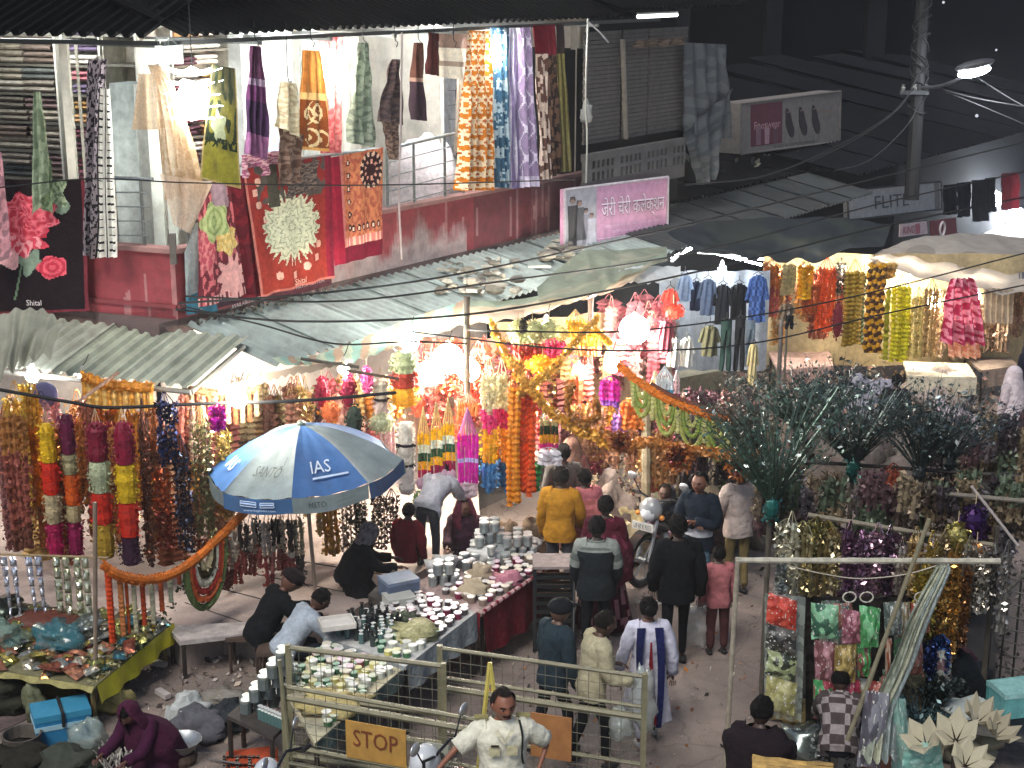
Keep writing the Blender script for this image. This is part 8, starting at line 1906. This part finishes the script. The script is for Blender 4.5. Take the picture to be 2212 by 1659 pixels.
# stands behind green sprays so that nothing hovers: ropes of the frame
for i, (u, y) in enumerate(((1668, 14.0), (1842, 14.9), (1985, 14.7), (2150, 13.6), (1745, 13.7))):
    a = W(u, 1000 if i < 3 else 1180, y); bamboo(('post under the largest green spray', 'post under the middle spray', 'post under the long stalked spray', 'right post of the sloping rail', 'left post of the sloping rail')[i], Vector((a.x, y, 0)), Vector((a.x, y, a.z+.2 if i >= 3 else a.z)), .025, '4c463c')

t, P, c = poly_table('low dark trestle heaped with goods inside the bamboo frame', [(2150, 1500), (1735, 1500), (1690, 1215), (2150, 1215)], .22, '2a2624', drops=[(0, .2, '2c2826', CLOTH)])
for i in range(26):
    q = P[0].lerp(P[1], R.random()).lerp(P[3].lerp(P[2], R.random()), R.random()); cc = R.choice(('4c4440', '6c6058', '3c4044', '54483c', '5c3c40', '7c7468'))
    bundle(cname(cc)+' bag or bundle lying among the goods inside the bamboo frame', 'bundle', q+Z*.002, (R.uniform(.25, .5), R.uniform(.25, .4), R.uniform(.15, .4)), cc, R.choice((CLOTH, FILM)), 70+i, 'bundle', rough=.5, sub=(12, 8), grp='bundles inside the bamboo frame')

SM.build('hanging_strings', mat('dull_tinsel', .45, metal=.3, var=.4, vscale=30, transl=.15))
o = bpy.data.objects['hanging_strings']; tag(o, 'mass of crowded glittering strings filling the backs of the stalls', 'tinsel strings', kind='stuff')

m = MB()
for i in range(420):
    p = G(R.uniform(880, 1640), R.uniform(1240, 1680), .025); m.scrap(p, R.uniform(.02, .07), vary(H(R.choice(('a09890', '6c645c', '4c443c', 'c8c0b0', '8c5c44', 'b87838', '2c2824'))), .3))
tag(m.build('road_litter', PAPER), 'small scraps and petals littering the lane', 'litter', kind='stuff')

for i, (u, v) in enumerate(((2030, 1640), (2075, 1570), (1985, 1645), (2130, 1600), (2110, 1665), (2165, 1570))):
    bundle('cream crumpled paper heaped among the paper lanterns', 'paper', G(u, v, .0)+Z*.05, (.34, .3, .34), 'b8b096', LP_, 90+i, 'crumpled_paper', rough=1.0, sub=(11, 7), grp='crumpled paper among the lanterns')
def backsheet(label, u0, u1, v0, v1, y, c, y2=None):
    P = [W(u0, v0, y), W(u1, v0, y2 or y)]; z1 = P[0].z; z0 = max(.05, W(u0, v1, y).z); m = MB()
    m.grid(lambda s, t: Vector((P[0].x+(P[1].x-P[0].x)*s, P[0].y+(P[1].y-P[0].y)*s+.05*math.sin(s*26)+.05*noise.noise(Vector((s*9, t*3, y))), z1+(z0-z1)*t)), 90, 10, lambda s, t: vary(H(c), .06)); return tag(m.build('back_sheet', THIN, smooth=True), label, 'backing sheet')
backsheet('pale backing sheet behind the hanging shirts and jeans', 1425, 1665, 585, 800, 23.4, 'a4acb4')
backsheet('cream backing sheet behind the far yellow and orange garlands', 1650, 2230, 548, 790, 25.9, 'c0ae88')
backsheet('warm backing sheet behind the gold swags and globes', 1060, 1440, 700, 1000, 20.3, 'b89878', 21.5)
backsheet('rosy backing sheet behind the globe cluster', 860, 1070, 730, 980, 19.9, 'c09c88')
for i, (u, v, y) in enumerate(((1735, 590, 25.3), (1885, 580, 25.3), (1960, 600, 25.4), (2110, 640, 25.2), (1560, 580, 22.9), (1250, 800, 19.3), (1180, 700, 19.2))):  # extra bulbs added to brighten the stall backs
    lamp_globe(u, v, None, y, 9, 110, ('small bulb over the yellow garland of the far stall', 'small bulb over the zigzag garland', 'small bulb over the lime garland', 'small bulb beside the pink frock', 'small bulb over the dark shirts', 'small bulb hidden among the gold strands', 'small bulb under the beige canopy')[i], (1, .9, .75) if i != 4 else (.9, .95, 1))
# ================================================================ hazy night air
m = MB(); m.box((0, 140, 17.5), (330, 350, 38), (1, 1, 1))
hz = m.build('haze', mat('haze_air')); hz.data.materials.clear()
hm = bpy.data.materials.new('haze_volume'); hm.use_nodes = True; hn = hm.node_tree; hn.nodes.clear()
ho = hn.nodes.new('ShaderNodeOutputMaterial'); hv = hn.nodes.new('ShaderNodeVolumePrincipled'); hv.inputs['Density'].default_value = .0011; hv.inputs['Color'].default_value = (.9, .92, 1, 1); hv.inputs['Anisotropy'].default_value = .6
hn.links.new(hv.outputs[0], ho.inputs['Volume']); hz.data.materials.append(hm); tag(hz, 'faint hazy air glowing round the lamps', 'haze', kind='stuff')
